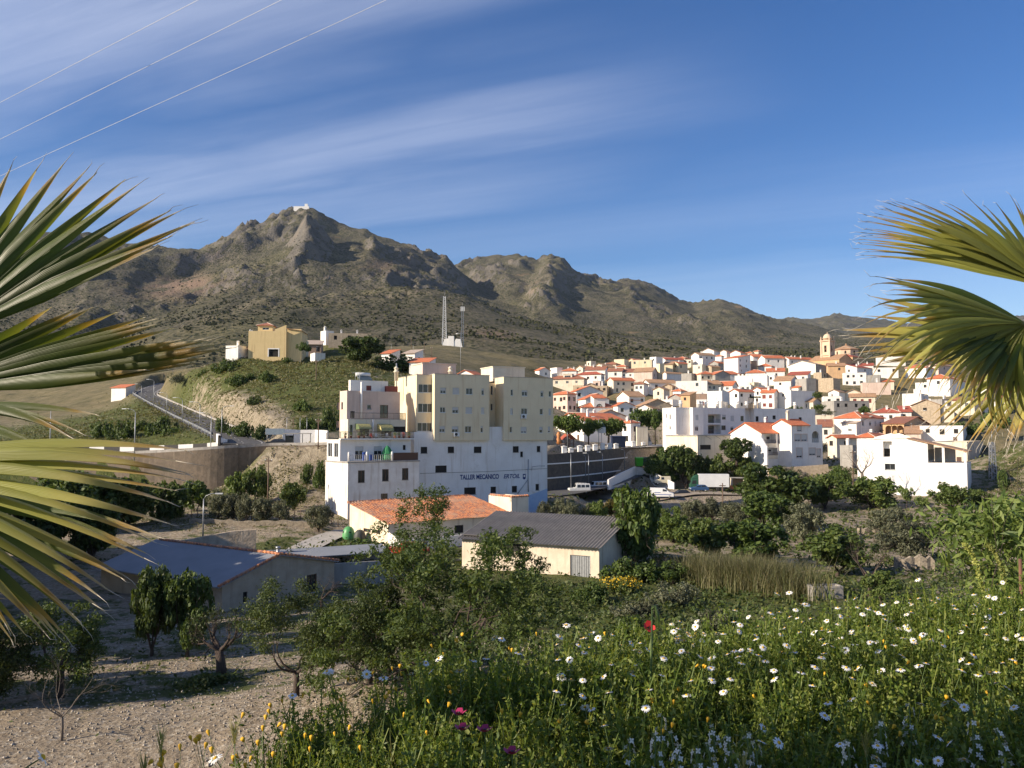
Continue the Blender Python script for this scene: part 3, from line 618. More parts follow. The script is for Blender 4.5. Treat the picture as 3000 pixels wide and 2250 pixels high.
so = bpy.data.objects.new('sun', sun); COL.objects.link(so); so.rotation_euler = sd.to_track_quat('Z', 'Y').to_euler()
w = bpy.data.worlds.new('World'); scene.world = w; w.use_nodes = True; nt = w.node_tree; L = nt.links.new
bg = next(n for n in nt.nodes if n.type == 'BACKGROUND')
def N(t, **kw):
 n = nt.nodes.new(t)
 for k, v in kw.items():
  if k.startswith('i_'): n.inputs[k[2:].replace('_', ' ')].default_value = v
  else: setattr(n, k, v)
 return n
sky = N('ShaderNodeTexSky', sky_type='NISHITA', sun_disc=False, sun_elevation=R(SUN_EL), sun_rotation=math.atan2(sd.x, sd.y), altitude=600, air_density=1.0, dust_density=.35, ozone_density=2.6)
tc = N('ShaderNodeTexCoord'); sp = N('ShaderNodeSeparateXYZ'); L(tc.outputs['Generated'], sp.inputs[0])
def mth(op, a, b=None, c=None):
 n = N('ShaderNodeMath', operation=op)
 for i, v in enumerate((a, b, c)):
  if v is None: continue
  if hasattr(v, 'is_linked'): L(v, n.inputs[i])
  else: n.inputs[i].default_value = v
 return n.outputs[0]
hs = N('ShaderNodeHueSaturation', i_Saturation=1.3, i_Value=1.0, i_Hue=.512); L(sky.outputs[0], hs.inputs['Color'])
zc = mth('MAXIMUM', sp.outputs['Z'], .03)
X, Y = mth('DIVIDE', sp.outputs['X'], zc), mth('DIVIDE', sp.outputs['Y'], zc)
nn = mth('ADD', mth('MULTIPLY', X, .46), mth('MULTIPLY', Y, .89)); ll = mth('SUBTRACT', mth('MULTIPLY', X, .89), mth('MULTIPLY', Y, .46))
cv = N('ShaderNodeCombineXYZ'); L(mth('MULTIPLY', ll, .55), cv.inputs[0]); L(mth('MULTIPLY', nn, 1.7), cv.inputs[1])
n1 = N('ShaderNodeTexNoise', i_Scale=1.3, i_Detail=5., i_Roughness=.5, i_Distortion=.3); L(cv.outputs[0], n1.inputs['Vector'])
cv2 = N('ShaderNodeCombineXYZ'); L(mth('MULTIPLY', ll, .5), cv2.inputs[0]); L(mth('MULTIPLY', nn, 5.), cv2.inputs[1])
n2 = N('ShaderNodeTexNoise', i_Scale=2.2, i_Detail=8., i_Roughness=.6, i_Distortion=.6); L(cv2.outputs[0], n2.inputs['Vector'])
nw = mth('ADD', nn, mth('MULTIPLY', mth('SUBTRACT', n1.outputs['Fac'], .5), .9))
def band(v, c0, wd):
 d = mth('DIVIDE', mth('SUBTRACT', v, c0), wd); return mth('POWER', 2.718, mth('MULTIPLY', mth('MULTIPLY', d, d), -1.0))
def fade(v, a, b):
 n = N('ShaderNodeMapRange', interpolation_type='SMOOTHSTEP'); L(v, n.inputs[0]); n.inputs[1].default_value = a; n.inputs[2].default_value = b; return n.outputs[0]
dens = mth('MULTIPLY', fade(nw, 2.0, 1.25), mth('ADD', .25, mth('MULTIPLY', fade(ll, -.35, -1.3), .75)))
dens = mth('MAXIMUM', dens, mth('MULTIPLY', band(nw, 2.36, .33), mth('MULTIPLY', fade(ll, -.25, -1.5), .7)))
dens = mth('MAXIMUM', dens, mth('MULTIPLY', band(nw, 2.95, .35), mth('MULTIPLY', fade(ll, -.6, -2.0), .45)))
dens = mth('MAXIMUM', dens, mth('MULTIPLY', band(nw, 3.9, .5), .22))
tex = mth('ADD', .72, mth('MULTIPLY', fade(n2.outputs['Fac'], .25, .75), .28))
dens = mth('MULTIPLY', mth('MULTIPLY', dens, tex), .47)
dens = mth('MAXIMUM', dens, mth('MULTIPLY', fade(mth('ADD', sp.outputs['Z'], mth('MULTIPLY', n1.outputs['Fac'], .07)), .245, .20), .12))
mx = N('ShaderNodeMix', data_type='RGBA'); L(dens, mx.inputs[0]); L(hs.outputs[0], mx.inputs[6]); mx.inputs[7].default_value = (6.0, 6.5, 8.0, 1)
L(mx.outputs[2], bg.inputs['Color']); bg.inputs['Strength'].default_value = .086
scene.view_settings.view_transform = 'Standard'; scene.view_settings.look = 'None'; scene.view_settings.exposure = .65; scene.view_settings.gamma = 1
scene.render.engine = 'CYCLES'; scene.cycles.use_denoising = True; scene.cycles.max_bounces = 6; scene.cycles.transparent_max_bounces = 8
scene.cycles.diffuse_bounces = 3; scene.cycles.glossy_bounces = 2; scene.cycles.transmission_bounces = 2
def face(mb, ox, oy, dx, dy, nx, ny, L, z0, z1, holes=(), dep=.14, mi=0, s0=0.0):
 """upright wall from (ox,oy)+s*(dx,dy), s in s0..L, z0..z1, outward normal (nx,ny), holes (s0,s1,z0,z1) with reveals"""
 S = sorted({round(v, 4) for v in [s0, L] + [v for h in holes for v in h[:2] if s0 < v < L]}); Z = sorted({round(v, 4) for v in [z0, z1] + [v for h in holes for v in h[2:4] if z0 < v < z1]})
 P = lambda s, z, d=0.0: (ox + dx * s - nx * d, oy + dy * s - ny * d, z)
 for a, b in zip(S[:-1], S[1:]):
  for c, d in zip(Z[:-1], Z[1:]):
   sm, zm = (a + b) / 2, (c + d) / 2
   if any(h[0] < sm < h[1] and h[2] < zm < h[3] for h in holes): continue
   mb.quad(P(a, c), P(b, c), P(b, d), P(a, d), mi)
 for h in holes:
  a, b, c, d = h[:4]; e = dep + .05
  for p, q in (((a, c), (a, d)), ((b, d), (b, c)), ((a, d), (b, d)), ((b, c), (a, c))): mb.quad(P(*p), P(*q), P(*q, e), P(*p, e), mi)
def window(par, ox, oy, dx, dy, nx, ny, h, dep=.14, style='w', det=1, label=None):
 """window part in an opening: frame + pane, sill and roller blind as sub-parts when det > 1"""
 a, b, c, d = h[:4]; W, H = b - a, d - c
 P = lambda s, z, e: (ox + dx * s - nx * e, oy + dy * s - ny * e, z)
 def bx(mb, s0, s1, z0, z1, e0, e1, mi=0):
  v = [P(s, z, e) for e in (e0, e1) for s, z in ((s0, z0), (s1, z0), (s1, z1), (s0, z1))]
  mb.add(v, [(0, 1, 2, 3), (7, 6, 5, 4), (0, 4, 5, 1), (1, 5, 6, 2), (2, 6, 7, 3), (3, 7, 4, 0)], mi)
 fm = {'w': 'frame', 'bw': 'brownwood', 'mar': 'redwood', 'dk': 'black', 'mtl': 'metal'}[style]
 pm = {'w': 'glass', 'bw': 'glass', 'mar': 'redwood', 'dk': 'dark', 'mtl': 'glass'}[style]
 mb = MB(); f = min(.07, W * .12)
 mb.quad(P(a, c, dep), P(b, c, dep), P(b, d, dep), P(a, d, dep), 1)
 for s0, s1, z0, z1 in ((a, a + f, c, d), (b - f, b, c, d), (a + f, b - f, c, c + f), (a + f, b - f, d - f, d)): bx(mb, s0, s1, z0, z1, dep - .05, dep - .004)
 if W > .75 and style != 'dk':
  n = max(1, round(W / .8)) - 1 if W > 1.7 else 1
  for k in range(n): m_ = a + W * (k + 1) / (n + 1); bx(mb, m_ - .03, m_ + .03, c + f, d - f, dep - .045, dep - .006)
 o = mb.build('window', [M[fm], M[pm]], par)
 if label: o['label'] = label
 if det > 1:
  s = MB(); bx(s, a - .08, b + .08, c - .06, c - .003, -.06, dep - .06); s.build('sill', M['frame' if style == 'w' else 'concrete'], o)
 return o
def blind(par, ox, oy, dx, dy, nx, ny, h, frac, m='shutter'):
 a, b, c, d = h[:4]; z = d - (d - c) * frac; P = lambda s, zz, e: (ox + dx * s - nx * e, oy + dy * s - ny * e, zz); mb = MB(); k = max(2, int((d - z) / .12))
 for i in range(k):
  z0 = z + (d - z) * i / k; z1 = z + (d - z) * (i + 1) / k
  mb.quad(P(a + .03, z0, .055), P(b - .03, z0, .055), P(b - .03, z1, .075), P(a + .03, z1, .075))
  mb.quad(P(a + .03, z1, .075), P(b - .03, z1, .075), P(b - .03, z1, .055), P(a + .03, z1, .055))
 return mb.build('roller_blind', M[m], par)
AX = {'A': (0, 0, 1, 0, 0, -1), 'B': (0, 0, 0, 1, -1, 0)}
def winrow(L, h, spec, rr, door=False, zb=0.0):
 """regular openings for a face of length L: list of (s0,s1,z0,z1)"""
 if not spec or spec == '0': return []
 nc, nr = (int(v) for v in spec.split('x')); out = []; nc = min(nc, max(1, int(L / 1.7))); fh = h / max(nr, round(h / 3.2), 1)
 for r_ in range(nr):
  for c_ in range(nc):
   s = L * (c_ + .5) / nc + rr.uniform(-.2, .2) * L / nc; w_ = rr.uniform(.45, .6); zt = h - .7 - r_ * min(fh, 3.0) - rr.uniform(0, .25); hh = rr.uniform(1.0, 1.45)
   if s - w_ < .25 or s + w_ > L - .25: s = min(max(s, w_ + .3), L - w_ - .3)
   if zt - hh > .2 and s - w_ > .1 and s + w_ < L - .1: out.append((s - w_, s + w_, zt - hh, zt))
 return out
def slab(mb, pts, th, mi=0):
 """roof plane: top polygon lifted by th with closed edges"""
 n = len(pts); top = [Vector(p) + Vector((0, 0, th)) for p in pts]; vs = [Vector(p) for p in pts] + top
 mb.add(vs, [tuple(range(n))[::-1], tuple(range(n, 2 * n))] + [(i, (i + 1) % n, n + (i + 1) % n, n + i) for i in range(n)], mi)
def roofs(kind, x0, x1, y0, y1, h, pitch=.36, ov=.3, th=.13):
 """returns roof mesh builder and list of gable polygons (wall infill)"""
 mb, gab = MB(), []; w, d = x1 - x0, y1 - y0
 if kind == 'gu':
  r_ = d / 2 * pitch; ym = (y0 + y1) / 2; e = ov * pitch
  slab(mb, [(x0 - ov, y0 - ov, h - e), (x1 + ov, y0 - ov, h - e), (x1 + ov, ym, h + r_), (x0 - ov, ym, h + r_)], th)
  slab(mb, [(x1 + ov, y1 + ov, h - e), (x0 - ov, y1 + ov, h - e), (x0 - ov, ym, h + r_), (x1 + ov, ym, h + r_)], th)
  gab = [[(x0, y1, h), (x0, y0, h), (x0, ym, h + r_)], [(x1, y0, h), (x1, y1, h), (x1, ym, h + r_)]]
 elif kind == 'gv':
  r_ = w / 2 * pitch; xm = (x0 + x1) / 2; e = ov * pitch
  slab(mb, [(x0 - ov, y1 + ov, h - e), (x0 - ov, y0 - ov, h - e), (xm, y0 - ov, h + r_), (xm, y1 + ov, h + r_)], th)
  slab(mb, [(x1 + ov, y0 - ov, h - e), (x1 + ov, y1 + ov, h - e), (xm, y1 + ov, h + r_), (xm, y0 - ov, h + r_)], th)
  gab = [[(x0, y0, h), (x1, y0, h), (xm, y0, h + r_)], [(x1, y1, h), (x0, y1, h), (xm, y1, h + r_)]]
 elif kind == 'hip':
  s = min(w, d) / 2; r_ = (s + ov) * pitch; e = ov * pitch; c = [(x0 - ov, y0 - ov, h - .02), (x1 + ov, y0 - ov, h - .02), (x1 + ov, y1 + ov, h - .02), (x0 - ov, y1 + ov, h - .02)]
  if w >= d: p, q = (x0 + s, y0 + d / 2, h + r_), (x1 - s, y0 + d / 2, h + r_); fs = [(c[0], c[1], q, p), (c[2], c[3], p, q), (c[3], c[0], p), (c[1], c[2], q)]
  else: p, q = (x0 + w / 2, y0 + s, h + r_), (x0 + w / 2, y1 - s, h + r_); fs = [(c[0], c[1], p), (c[2], c[3], q), (c[3], c[0], p, q), (c[1], c[2], q, p)]
  up = lambda t: [(a, b, z + th) for a, b, z in t]
  for f_ in fs: mb.poly(up(f_))
  mb.poly(c[::-1]); 
  for i in range(4): a, b = c[i], c[(i + 1) % 4]; mb.quad(a, b, (b[0], b[1], b[2] + th), (a[0], a[1], a[2] + th))
 elif kind in ('mu', 'mv'):
  if kind == 'mu': r_ = d * pitch * .7; P = [(x0 - ov, y0 - ov, h - ov * .25), (x1 + ov, y0 - ov, h - ov * .25), (x1 + ov, y1, h + r_), (x0 - ov, y1, h + r_)]; gab = [[(x0, y1, h), (x0, y0, h), (x0, y1, h + r_)], [(x1, y0, h), (x1, y1, h), (x1, y1, h + r_)], [(x1, y1, h), (x0, y1, h), (x0, y1, h + r_), (x1, y1, h + r_)]]
  else: r_ = w * pitch * .7; P = [(x0 - ov, y1 + ov, h - ov * .25), (x0 - ov, y0 - ov, h - ov * .25), (x1, y0 - ov, h + r_), (x1, y1 + ov, h + r_)]; gab = [[(x0, y0, h), (x1, y0, h), (x1, y0, h + r_)], [(x1, y1, h), (x0, y1, h), (x1, y1, h + r_)], [(x1, y0, h), (x1, y1, h), (x1, y1, h + r_), (x1, y0, h + r_)]]
  slab(mb, P, th)
 return mb, gab
def ridge_tiles(mb, kind, x0, x1, y0, y1, h, pitch=.36, ov=.3, th=.13, mi=1):
 if kind == 'gu': ym = (y0 + y1) / 2; z = h + (y1 - y0) / 2 * pitch + th; mb.tube([(x0 - ov, ym, z), (x1 + ov, ym, z)], .11, 5, mi)
 elif kind == 'gv': xm = (x0 + x1) / 2; z = h + (x1 - x0) / 2 * pitch + th; mb.tube([(xm, y0 - ov, z), (xm, y1 + ov, z)], .11, 5, mi)
 elif kind == 'hip':
  w, d = x1 - x0, y1 - y0; s = min(w, d) / 2; zr = h + (s + ov) * pitch + th; zc = h - .02 + th
  p, q = ((x0 + s, y0 + d / 2, zr), (x1 - s, y0 + d / 2, zr)) if w >= d else ((x0 + w / 2, y0 + s, zr), (x0 + w / 2, y1 - s, zr))
  cs = [(x0 - ov, y0 - ov, zc), (x1 + ov, y0 - ov, zc), (x1 + ov, y1 + ov, zc), (x0 - ov, y1 + ov, zc)]
  for c_, t in zip(cs, (p, q, q, p) if w >= d else (p, p, q, q)): mb.tube([c_, t], .1, 4, mi)
  if w > d + .5 or d > w + .5: mb.tube([p, q], .11, 5, mi)
def chimney(par, x, y, z, hh=1.3, m='white', s=.28):
 mb = MB(); mb.box(x - s, x + s, y - s, y + s, z - 1.2, z + hh); mb.box(x - s - .07, x + s + .07, y - s - .07, y + s + .07, z + hh + .002, z + hh + .1)
 for i in (-1, 1):
  for j in (-1, 1): mb.box(x + i * s * .75 - .05, x + i * s * .75 + .05, y + j * s * .75 - .05, y + j * s * .75 + .05, z + hh + .1, z + hh + .32)
 mb.prism([(x - s - .06, z + hh + .321), (x + s + .06, z + hh + .321), (x, z + hh + .55)], 'y', y - s - .06, y + s + .06)
 return mb.build('chimney', M[m], par)
def door(par, ax, s, w_, h_, m='brownwood', dep=.1):
 ox, oy, dx, dy, nx, ny = ax; mb = MB(); P = lambda a, z, e: (ox + dx * a - nx * e, oy + dy * a - ny * e, z)
 for (a, b) in ((s, s + w_ / 2 - .01), (s + w_ / 2 + .01, s + w_)):
  v = [P(q, z, e) for e in (dep - .06, dep) for q, z in ((a, 0), (b, 0), (b, h_), (a, h_))]
  mb.add(v, [(0, 1, 2, 3), (7, 6, 5, 4), (0, 4, 5, 1), (1, 5, 6, 2), (2, 6, 7, 3), (3, 7, 4, 0)])
 o = mb.build('door', M[m], par); k = MB(); k.lathe([(.02, -.03), (.04, 0), (.02, .03)], 6, P(s + w_ / 2 + .1, 1.05, dep - .1)); k.build('handle', M['metal'], o); return o
def antenna(par, x, y, z, hh=2.2):
 mb = MB(); mb.tube([(x, y, z - .3), (x, y, z + hh)], .025, 4); mb.tube([(x - .5, y, z + hh - .2), (x + .5, y, z + hh - .05)], .018, 4)
 for k in range(5): t = -.4 + k * .2; mb.tube([(x + t, y - .28, z + hh - .19 + k * .03), (x + t, y + .28, z + hh - .19 + k * .03)], .012, 3)
 return mb.build('antenna', M['metal'], par)
def house(h, idx):
 rr = random.Random(idx * 31 + 5); wl, rf, L1, L2, H = h['wall'], h['roof'], h['L1'], h['L2'], h['h']
 if wl == 'W' and rr.random() < .0: wl = 'C'
 root = thing('house', h['label'], 'house', h['O'], R(h['a'])); x = h['x']
 near = h['D'] < 235
 hA = winrow(L1, H, h['A'], rr); hB = winrow(L2, H, h['B'], rr)
 style = 'mar' if 'mar' in x else ('bw' if wl in 'PO' or 'bw' in x else ('dk' if wl in 'S' or 'dk' in x else rr.choice(['w', 'w', 'dk', 'bw'])))
 arcs = []
 if 'arc' in x:
  hB = []
  for k in range(3):
   c0 = L2 * (.18 + .27 * k); arcs.append((c0, .85))
 mats = [M[wl], M['f']]; wb = MB(); b0 = -4.0
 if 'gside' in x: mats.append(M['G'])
 doorh = None
 free = [i for i in 'B' if h['B'] != '0'] or ['B']
 if near and rr.random() < .6 and L2 > 5 and 'arc' not in x:
  s = L2 * rr.uniform(.1, .2); doorh = (s, s + 1.0, 0.0, 2.1)
  hB = [q for q in hB if q[1] < s - .2 or q[0] > s + 1.2 or q[2] > 2.4]
 for nm, hl, L in (('A', hA, L1), ('B', hB + ([doorh] if doorh else []), L2)):
  ax = AX[nm]
  if nm == 'B' and arcs: arcade(wb, ax, L, H, b0, arcs)
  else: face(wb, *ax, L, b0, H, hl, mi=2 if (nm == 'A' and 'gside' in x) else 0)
 face(wb, L1, 0, 0, 1, 1, 0, L2, b0, H, winrow(L2, H, '1x1', rr) if False else ()); face(wb, 0, L2, 1, 0, 0, 1, L1, b0, H)
 if rf == 'flat':
  p = .5; wb.quad((.25, .25, H - p), (L1 - .25, .25, H - p), (L1 - .25, L2 - .25, H - p), (.25, L2 - .25, H - p), 1)
  o_ = [(0, 0), (L1, 0), (L1, L2), (0, L2)]; i_ = [(.25, .25), (L1 - .25, .25), (L1 - .25, L2 - .25), (.25, L2 - .25)]
  for k in range(4):
   a, b, c, d = o_[k], o_[(k + 1) % 4], i_[(k + 1) % 4], i_[k]
   wb.quad((*a, H), (*b, H), (*c, H), (*d, H)); wb.quad((*d, H), (*c, H), (*c, H - p), (*d, H - p))
  wall = wb.build('wall', mats, root)
  if wl != 'S':
   cp = MB()
   for a_, b_, c_, d_ in ((-.06, L1 + .06, -.06, .3), (-.06, L1 + .06, L2 - .3, L2 + .06), (-.06, .3, .303, L2 - .303), (L1 - .3, L1 + .06, .303, L2 - .303)): cp.box(a_, b_, c_, d_, H + .003, H + .07)
   cp.build('coping', M['white' if wl == 'W' else 'concrete'], root)
 else:
  pt = min(.42, 2.0 / ({'gu': L2, 'gv': L1, 'mu': L2 * 1.4, 'mv': L1 * 1.4}.get(rf, min(L1, L2)) / 2)); rb, gab = roofs(rf, 0, L1, 0, L2, H, pitch=pt, ov=.42)
  for gp in gab: wb.poly(gp)
  wall = wb.build('wall', mats, root)
  ridge_tiles(rb, rf, 0, L1, 0, L2, H, pt, .42)
  rb.build('roof', [M[h['rc']], M['P' if h['rc'] in 'rm' else 'b']], root)
 for nm, hl in (('A', hA), ('B', hB)):
  for q in hl:
   o = window(root, *AX[nm], q, style=style, det=2 if near else 1)
   if near and style == 'w' and rr.random() < .5: blind(o, *AX[nm], q, rr.choice([.35, .6, 1.0]))
 if doorh: door(root, AX['B'], doorh[0], 1.0, 2.1, rr.choice(['brownwood', 'redwood', 'brownwood']))
 nch = 3 if 'c3' in x else 2 if 'c2' in x else 1 if 'c1' in x else (1 if rr.random() < .35 else 0)
 for k in range(nch):
  cx, cy = L1 * rr.uniform(.25, .75), L2 * (k + .5) / nch * .8 + .6
  zz = H + (.1 if rf == 'flat' else .36 * min(L1, L2) * .3); chimney(root, cx, cy, zz, rr.uniform(.8, 1.3))
 if rr.random() < .45: antenna(root, L1 * rr.uniform(.3, .7), L2 * rr.uniform(.3, .7), H + (.0 if rf == 'flat' else .1 * min(L1, L2)), rr.uniform(1.6, 2.8))
 if 'dorm' in x:
  d = MB(); face(d, L1 * .2, L2 * .35, 0, 1, -1, 0, L2 * .25, H - .2, H + 2.2, [(.6, L2 * .25 - .6, H + .7, H + 1.6)]); d.box(L1 * .2 + .003, L1 * .7, L2 * .35, L2 * .6, H - .2, H + 2.2, 0, 'l'); d.box(L1 * .2 - .2, L1 * .75, L2 * .35 - .2, L2 * .6 + .2, H + 2.203, H + 2.35)
  o = d.build('roof_room', M['C'], root); window(o, L1 * .2, L2 * .35, 0, 1, -1, 0, (.6, L2 * .25 - .6, H + .7, H + 1.6), style='mtl')
 if 'fan' in x:
  d = MB(); xa, xb = L1 * .34, L1 * .66; zc, rc_ = H + .1, (L1 * .32) * .3; n = 14
  pts = [(xa, -.3, b0), (xb, -.3, b0)]
  arc = [(xa + (xb - xa) / 2 + rc_ * math.cos(math.pi * k / n), zc + rc_ * math.sin(math.pi * k / n)) for k in range(n + 1)]
  zt = H + 3.0; yf = -.3
  d.quad((xa, yf, b0), (xb, yf, b0), (xb, yf, zc), (xa, yf, zc)); outer = [(xb if k < n / 2 else xa, zc + (zt - zc) * min(1, k / (n / 2), (n - k) / (n / 2) + 1e-6)) for k in range(n + 1)]
  outer = [(xa + (xb - xa) * (.5 + .5 * max(-1, min(1, 1.6 * math.cos(math.pi * k / n)))), zc + (zt - zc) * min(1, 1.6 * math.sin(math.pi * k / n))) for k in range(n + 1)]
  for k in range(n): d.quad((arc[k][0], yf, arc[k][1]), (outer[k][0], yf, outer[k][1]), (outer[k + 1][0], yf, outer[k + 1][1]), (arc[k + 1][0], yf, arc[k + 1][1]))
  d.quad((xa, yf, b0), (xa, yf, zt), (xa, L2 * .6, zt + 1.2), (xa, L2 * .6, b0)); d.quad((xb, yf, b0), (xb, yf, zt), (xb, L2 * .6, zt + 1.2), (xb, L2 * .6, b0)); d.quad((xa, L2 * .6, b0), (xb, L2 * .6, b0), (xb, L2 * .6, zt + 1.2), (xa, L2 * .6, zt + 1.2))
  o = d.build('raised_bay', M[wl], root); rb = MB(); slab(rb, [(xa - .3, yf - .3, zt - .06), (xb + .3, yf - .3, zt - .06), (xb + .3, L2 * .6 + .2, zt + 1.25), (xa - .3, L2 * .6 + .2, zt + 1.25)], .12); rb.build('bay_roof', M['r'], o)
  f_ = MB(); cx = (xa + xb) / 2
  f_.add([(cx, yf + .15, zc)] + [(p[0], yf + .15, p[1]) for p in arc], [(0, k + 1, k + 2) for k in range(n)], 1)
  for k in range(0, n + 1, 2): w_ = math.pi * k / n; f_.tube([(cx + .3 * math.cos(w_), yf + .1, zc + .3 * math.sin(w_)), (cx + rc_ * math.cos(w_), yf + .1, zc + rc_ * math.sin(w_))], .05, 4)
  f_.tube([(p[0], yf + .08, p[1]) for p in arc], .06, 4); f_.build('fan_window', [M['frame'], M['glass']], root)
 if 'merl' in x:
  d = MB(); n = int(L2 / 1.6)
  for k in range(n): d.box(-.02, .28, k * 1.6 + .1, k * 1.6 + .9, H + .08, H + .65)
  d.build('parapet_teeth', M['white'], root)
 if 'perg' in x:
  d = MB()
  for k in range(5): yy = L2 * (k + .3) / 5; d.tube([(.4, yy, H - .4), (.4, yy, H + 2.0)], .06, 5); d.tube([(.2, yy, H + 2), (min(3, L1 - .3), yy, H + 2)], .05, 4)
  d.build('pergola_frame', M['wood'], root); v, f = leaf_cloud(rng, [((1.6, L2 * (k + .5) / 7, H + 2.1), (1.3, L2 / 11, .3)) for k in range(7)], 900, .3, .2); npmesh('vine', v, f, M['leaf_dark'], root)
 if 'panel' in x:
  d = MB(); slab(d, [(L1 * .2, L2 * .3, H + .9), (L1 * .8, L2 * .3, H + .9), (L1 * .8, L2 * .6, H + 1.7), (L1 * .2, L2 * .6, H + 1.7)], .08); d.box(L1 * .2, L1 * .8, L2 * .6, L2 * .66, H + 1.2, H + 1.9); d.build('solar_panel', M['glass'], root)
 return root
def arcade(wb, ax, L, H, b0, arcs, mi=0, dep=2.2, par=None):
 """wall with round-headed openings; arcs (centre, radius)"""
 ox, oy, dx, dy, nx, ny = ax; P = lambda s, z, d=0.0: (ox + dx * s - nx * d, oy + dy * s - ny * d, z); zb, zs = H - 2.9, H - 1.35; n = 10; last = 0.0
 face(wb, *ax, L, b0, zb, mi=mi)
 for c, r_ in arcs:
  a, b = c - r_, c + r_; wb.quad(P(last, zb), P(a, zb), P(a, H), P(last, H), mi); last = b
  pts = [(c + r_ * math.cos(math.pi * k / n), zs + r_ * math.sin(math.pi * k / n)) for k in range(n + 1)]
  for (p, q), (s, t) in zip(pts[:-1], pts[1:]): wb.quad(P(p, q), P(p, H), P(s, H), P(s, t), mi); wb.quad(P(p, q), P(s, t), P(s, t, .35), P(p, q, .35), mi)
  for s in (a, b): wb.quad(P(s, zb), P(s, zs), P(s, zs, .35), P(s, zb, .35), mi)
  wb.quad(P(a, zb), P(b, zb), P(b, zb, dep), P(a, zb, dep), mi)
 wb.quad(P(last, zb), P(L, zb), P(L, H), P(last, H), mi); wb.quad(P(0, zb, dep), P(L, zb, dep), P(L, H, dep), P(0, H, dep), mi); wb.quad(P(0, H - .01, 0), P(L, H - .01, 0), P(L, H - .01, dep), P(0, H - .01, dep), mi)
def leaf_cloud(g, blobs, n, ln, wd, out=.7, shell=.45):
 """n small rhombic leaves through ellipsoids ((centre),(radii)); returns vertices, faces"""
 vol = np.array([b[1][0] * b[1][1] * b[1][2] for b in blobs]) ** .67; k = g.choice(len(blobs), n, p=vol / vol.sum())
 c = np.array([b[0] for b in blobs])[k]; r_ = np.array([b[1] for b in blobs])[k]
 d = g.normal(size=(n, 3)); d /= np.linalg.norm(d, axis=1, keepdims=True); rad = (shell + (1 - shell) * g.random((n, 1)) ** .6) * (.85 + .3 * g.random((n, 1)))
 p = c + d * r_ * rad
 nr = d * out + g.normal(size=(n, 3)) * .6 + np.array([0, 0, .25]); nr /= np.linalg.norm(nr, axis=1, keepdims=True)
 a = np.cross(nr, g.normal(size=(n, 3))); a /= np.linalg.norm(a, axis=1, keepdims=True) + 1e-9; b = np.cross(nr, a)
 s = (.65 + .7 * g.random((n, 1))); l_, w_ = ln * s * .5, wd * s * .5
 v = np.stack([p - a * l_, p + b * w_ - a * l_ * .1, p + a * l_, p - b * w_ - a * l_ * .1], 1).reshape(-1, 3)
 return v, np.arange(4 * n).reshape(n, 4)
M['leaf_dark'] = leafmat('dark_green_leaves', [(0, (.034, .06, .014)), (.5, (.066, .104, .023)), (1, (.11, .15, .035))])
M['leaf_mid'] = leafmat('mid_green_leaves', [(0, (.05, .08, .018)), (.5, (.092, .135, .03)), (1, (.15, .185, .045))])
M['leaf_bright'] = leafmat('fresh_green_leaves', [(0, (.05, .085, .018)), (.5, (.085, .135, .028)), (1, (.13, .17, .04))], .3)
M['leaf_olive'] = leafmat('grey_green_olive_leaves', [(0, (.06, .07, .04)), (.5, (.10, .11, .062)), (1, (.155, .155, .09))], .15)
M['leaf_gold'] = leafmat('yellowing_leaves', [(0, (.07, .075, .02)), (.5, (.13, .115, .028)), (1, (.2, .155, .04))], .25)
class Fr:
 """building frame: near corner at the photo pixel (px, py) at depth D, right face along +x, left face along +y"""
 def __init__(s, name, label, cat, px, py, D, a):
  s.O = at(px, py, D); s.a = R(a); s.u = Vector((math.cos(s.a), math.sin(s.a), 0)); s.v = Vector((-math.sin(s.a), math.cos(s.a), 0))
  s.root = thing(name, label, cat, s.O, s.a)
 def _hit(s, px, py, n, off):
  d = ray(px, py); t = (n.dot(s.O) + off) / n.dot(d); p = d * t - s.O; return p.dot(s.u), p.dot(s.v), p.z
 def A(s, px, py, off=0.0): x, y, z = s._hit(px, py, s.v, off); return x, z
 def B(s, px, py, off=0.0): x, y, z = s._hit(px, py, s.u, off); return y, z
 def rA(s, c, x0, x1, y0, y1, off=0.0):
  a, z1 = s.A(*C(c, x0, y0), off); b, z0 = s.A(*C(c, x1, y1), off); return (a, b, z0, z1)
 def rB(s, c, x0, x1, y0, y1, off=0.0):
  b, z1 = s.B(*C(c, x0, y0), off); a, z0 = s.B(*C(c, x1, y1), off); return (min(a, b), max(a, b), min(z0, z1), max(z0, z1))
def AXo(y=0.0): return (0, y, 1, 0, 0, -1)
def BXo(x=0.0): return (x, 0, 0, 1, -1, 0)
def wins(fr, ax, hs, style='w', det=2, blinds=0.0, rr=random.Random(3), dep=.14):
 for q in hs:
  o = window(fr.root, *ax, q, dep=dep, style=style, det=det)
  if rr.random() < blinds: blind(o, *ax, q, rr.choice([.3, .5, .75, 1.0]))
def railing(par, pts, h=1.0, m='black', name='railing', gap=.14, th=.018):
 mb = MB(); pts = [Vector(p) for p in pts]
 for a, b in zip(pts[:-1], pts[1:]):
  L_ = (b - a).length; n = max(1, int(L_ / gap)); up = Vector((0, 0, h))
  mb.tube([a + up, b + up], .03, 4); mb.tube([a + up * .1, b + up * .1], .02, 4)
  for k in range(n + 1): p = a.lerp(b, k / n); mb.tube([p, p + up], th if k % 8 else .035, 3, smooth=False, cap=False)
 return mb.build(name, M[m], par)
K = Fr('apartment_block', 'tall yellow apartment block above a white base wall lettered TALLER MECANICO', 'building', *C('m', 1030, 805), 130, 25)
zt = K.A(*C('m', 1030, 264))[1]; zy = 0.0
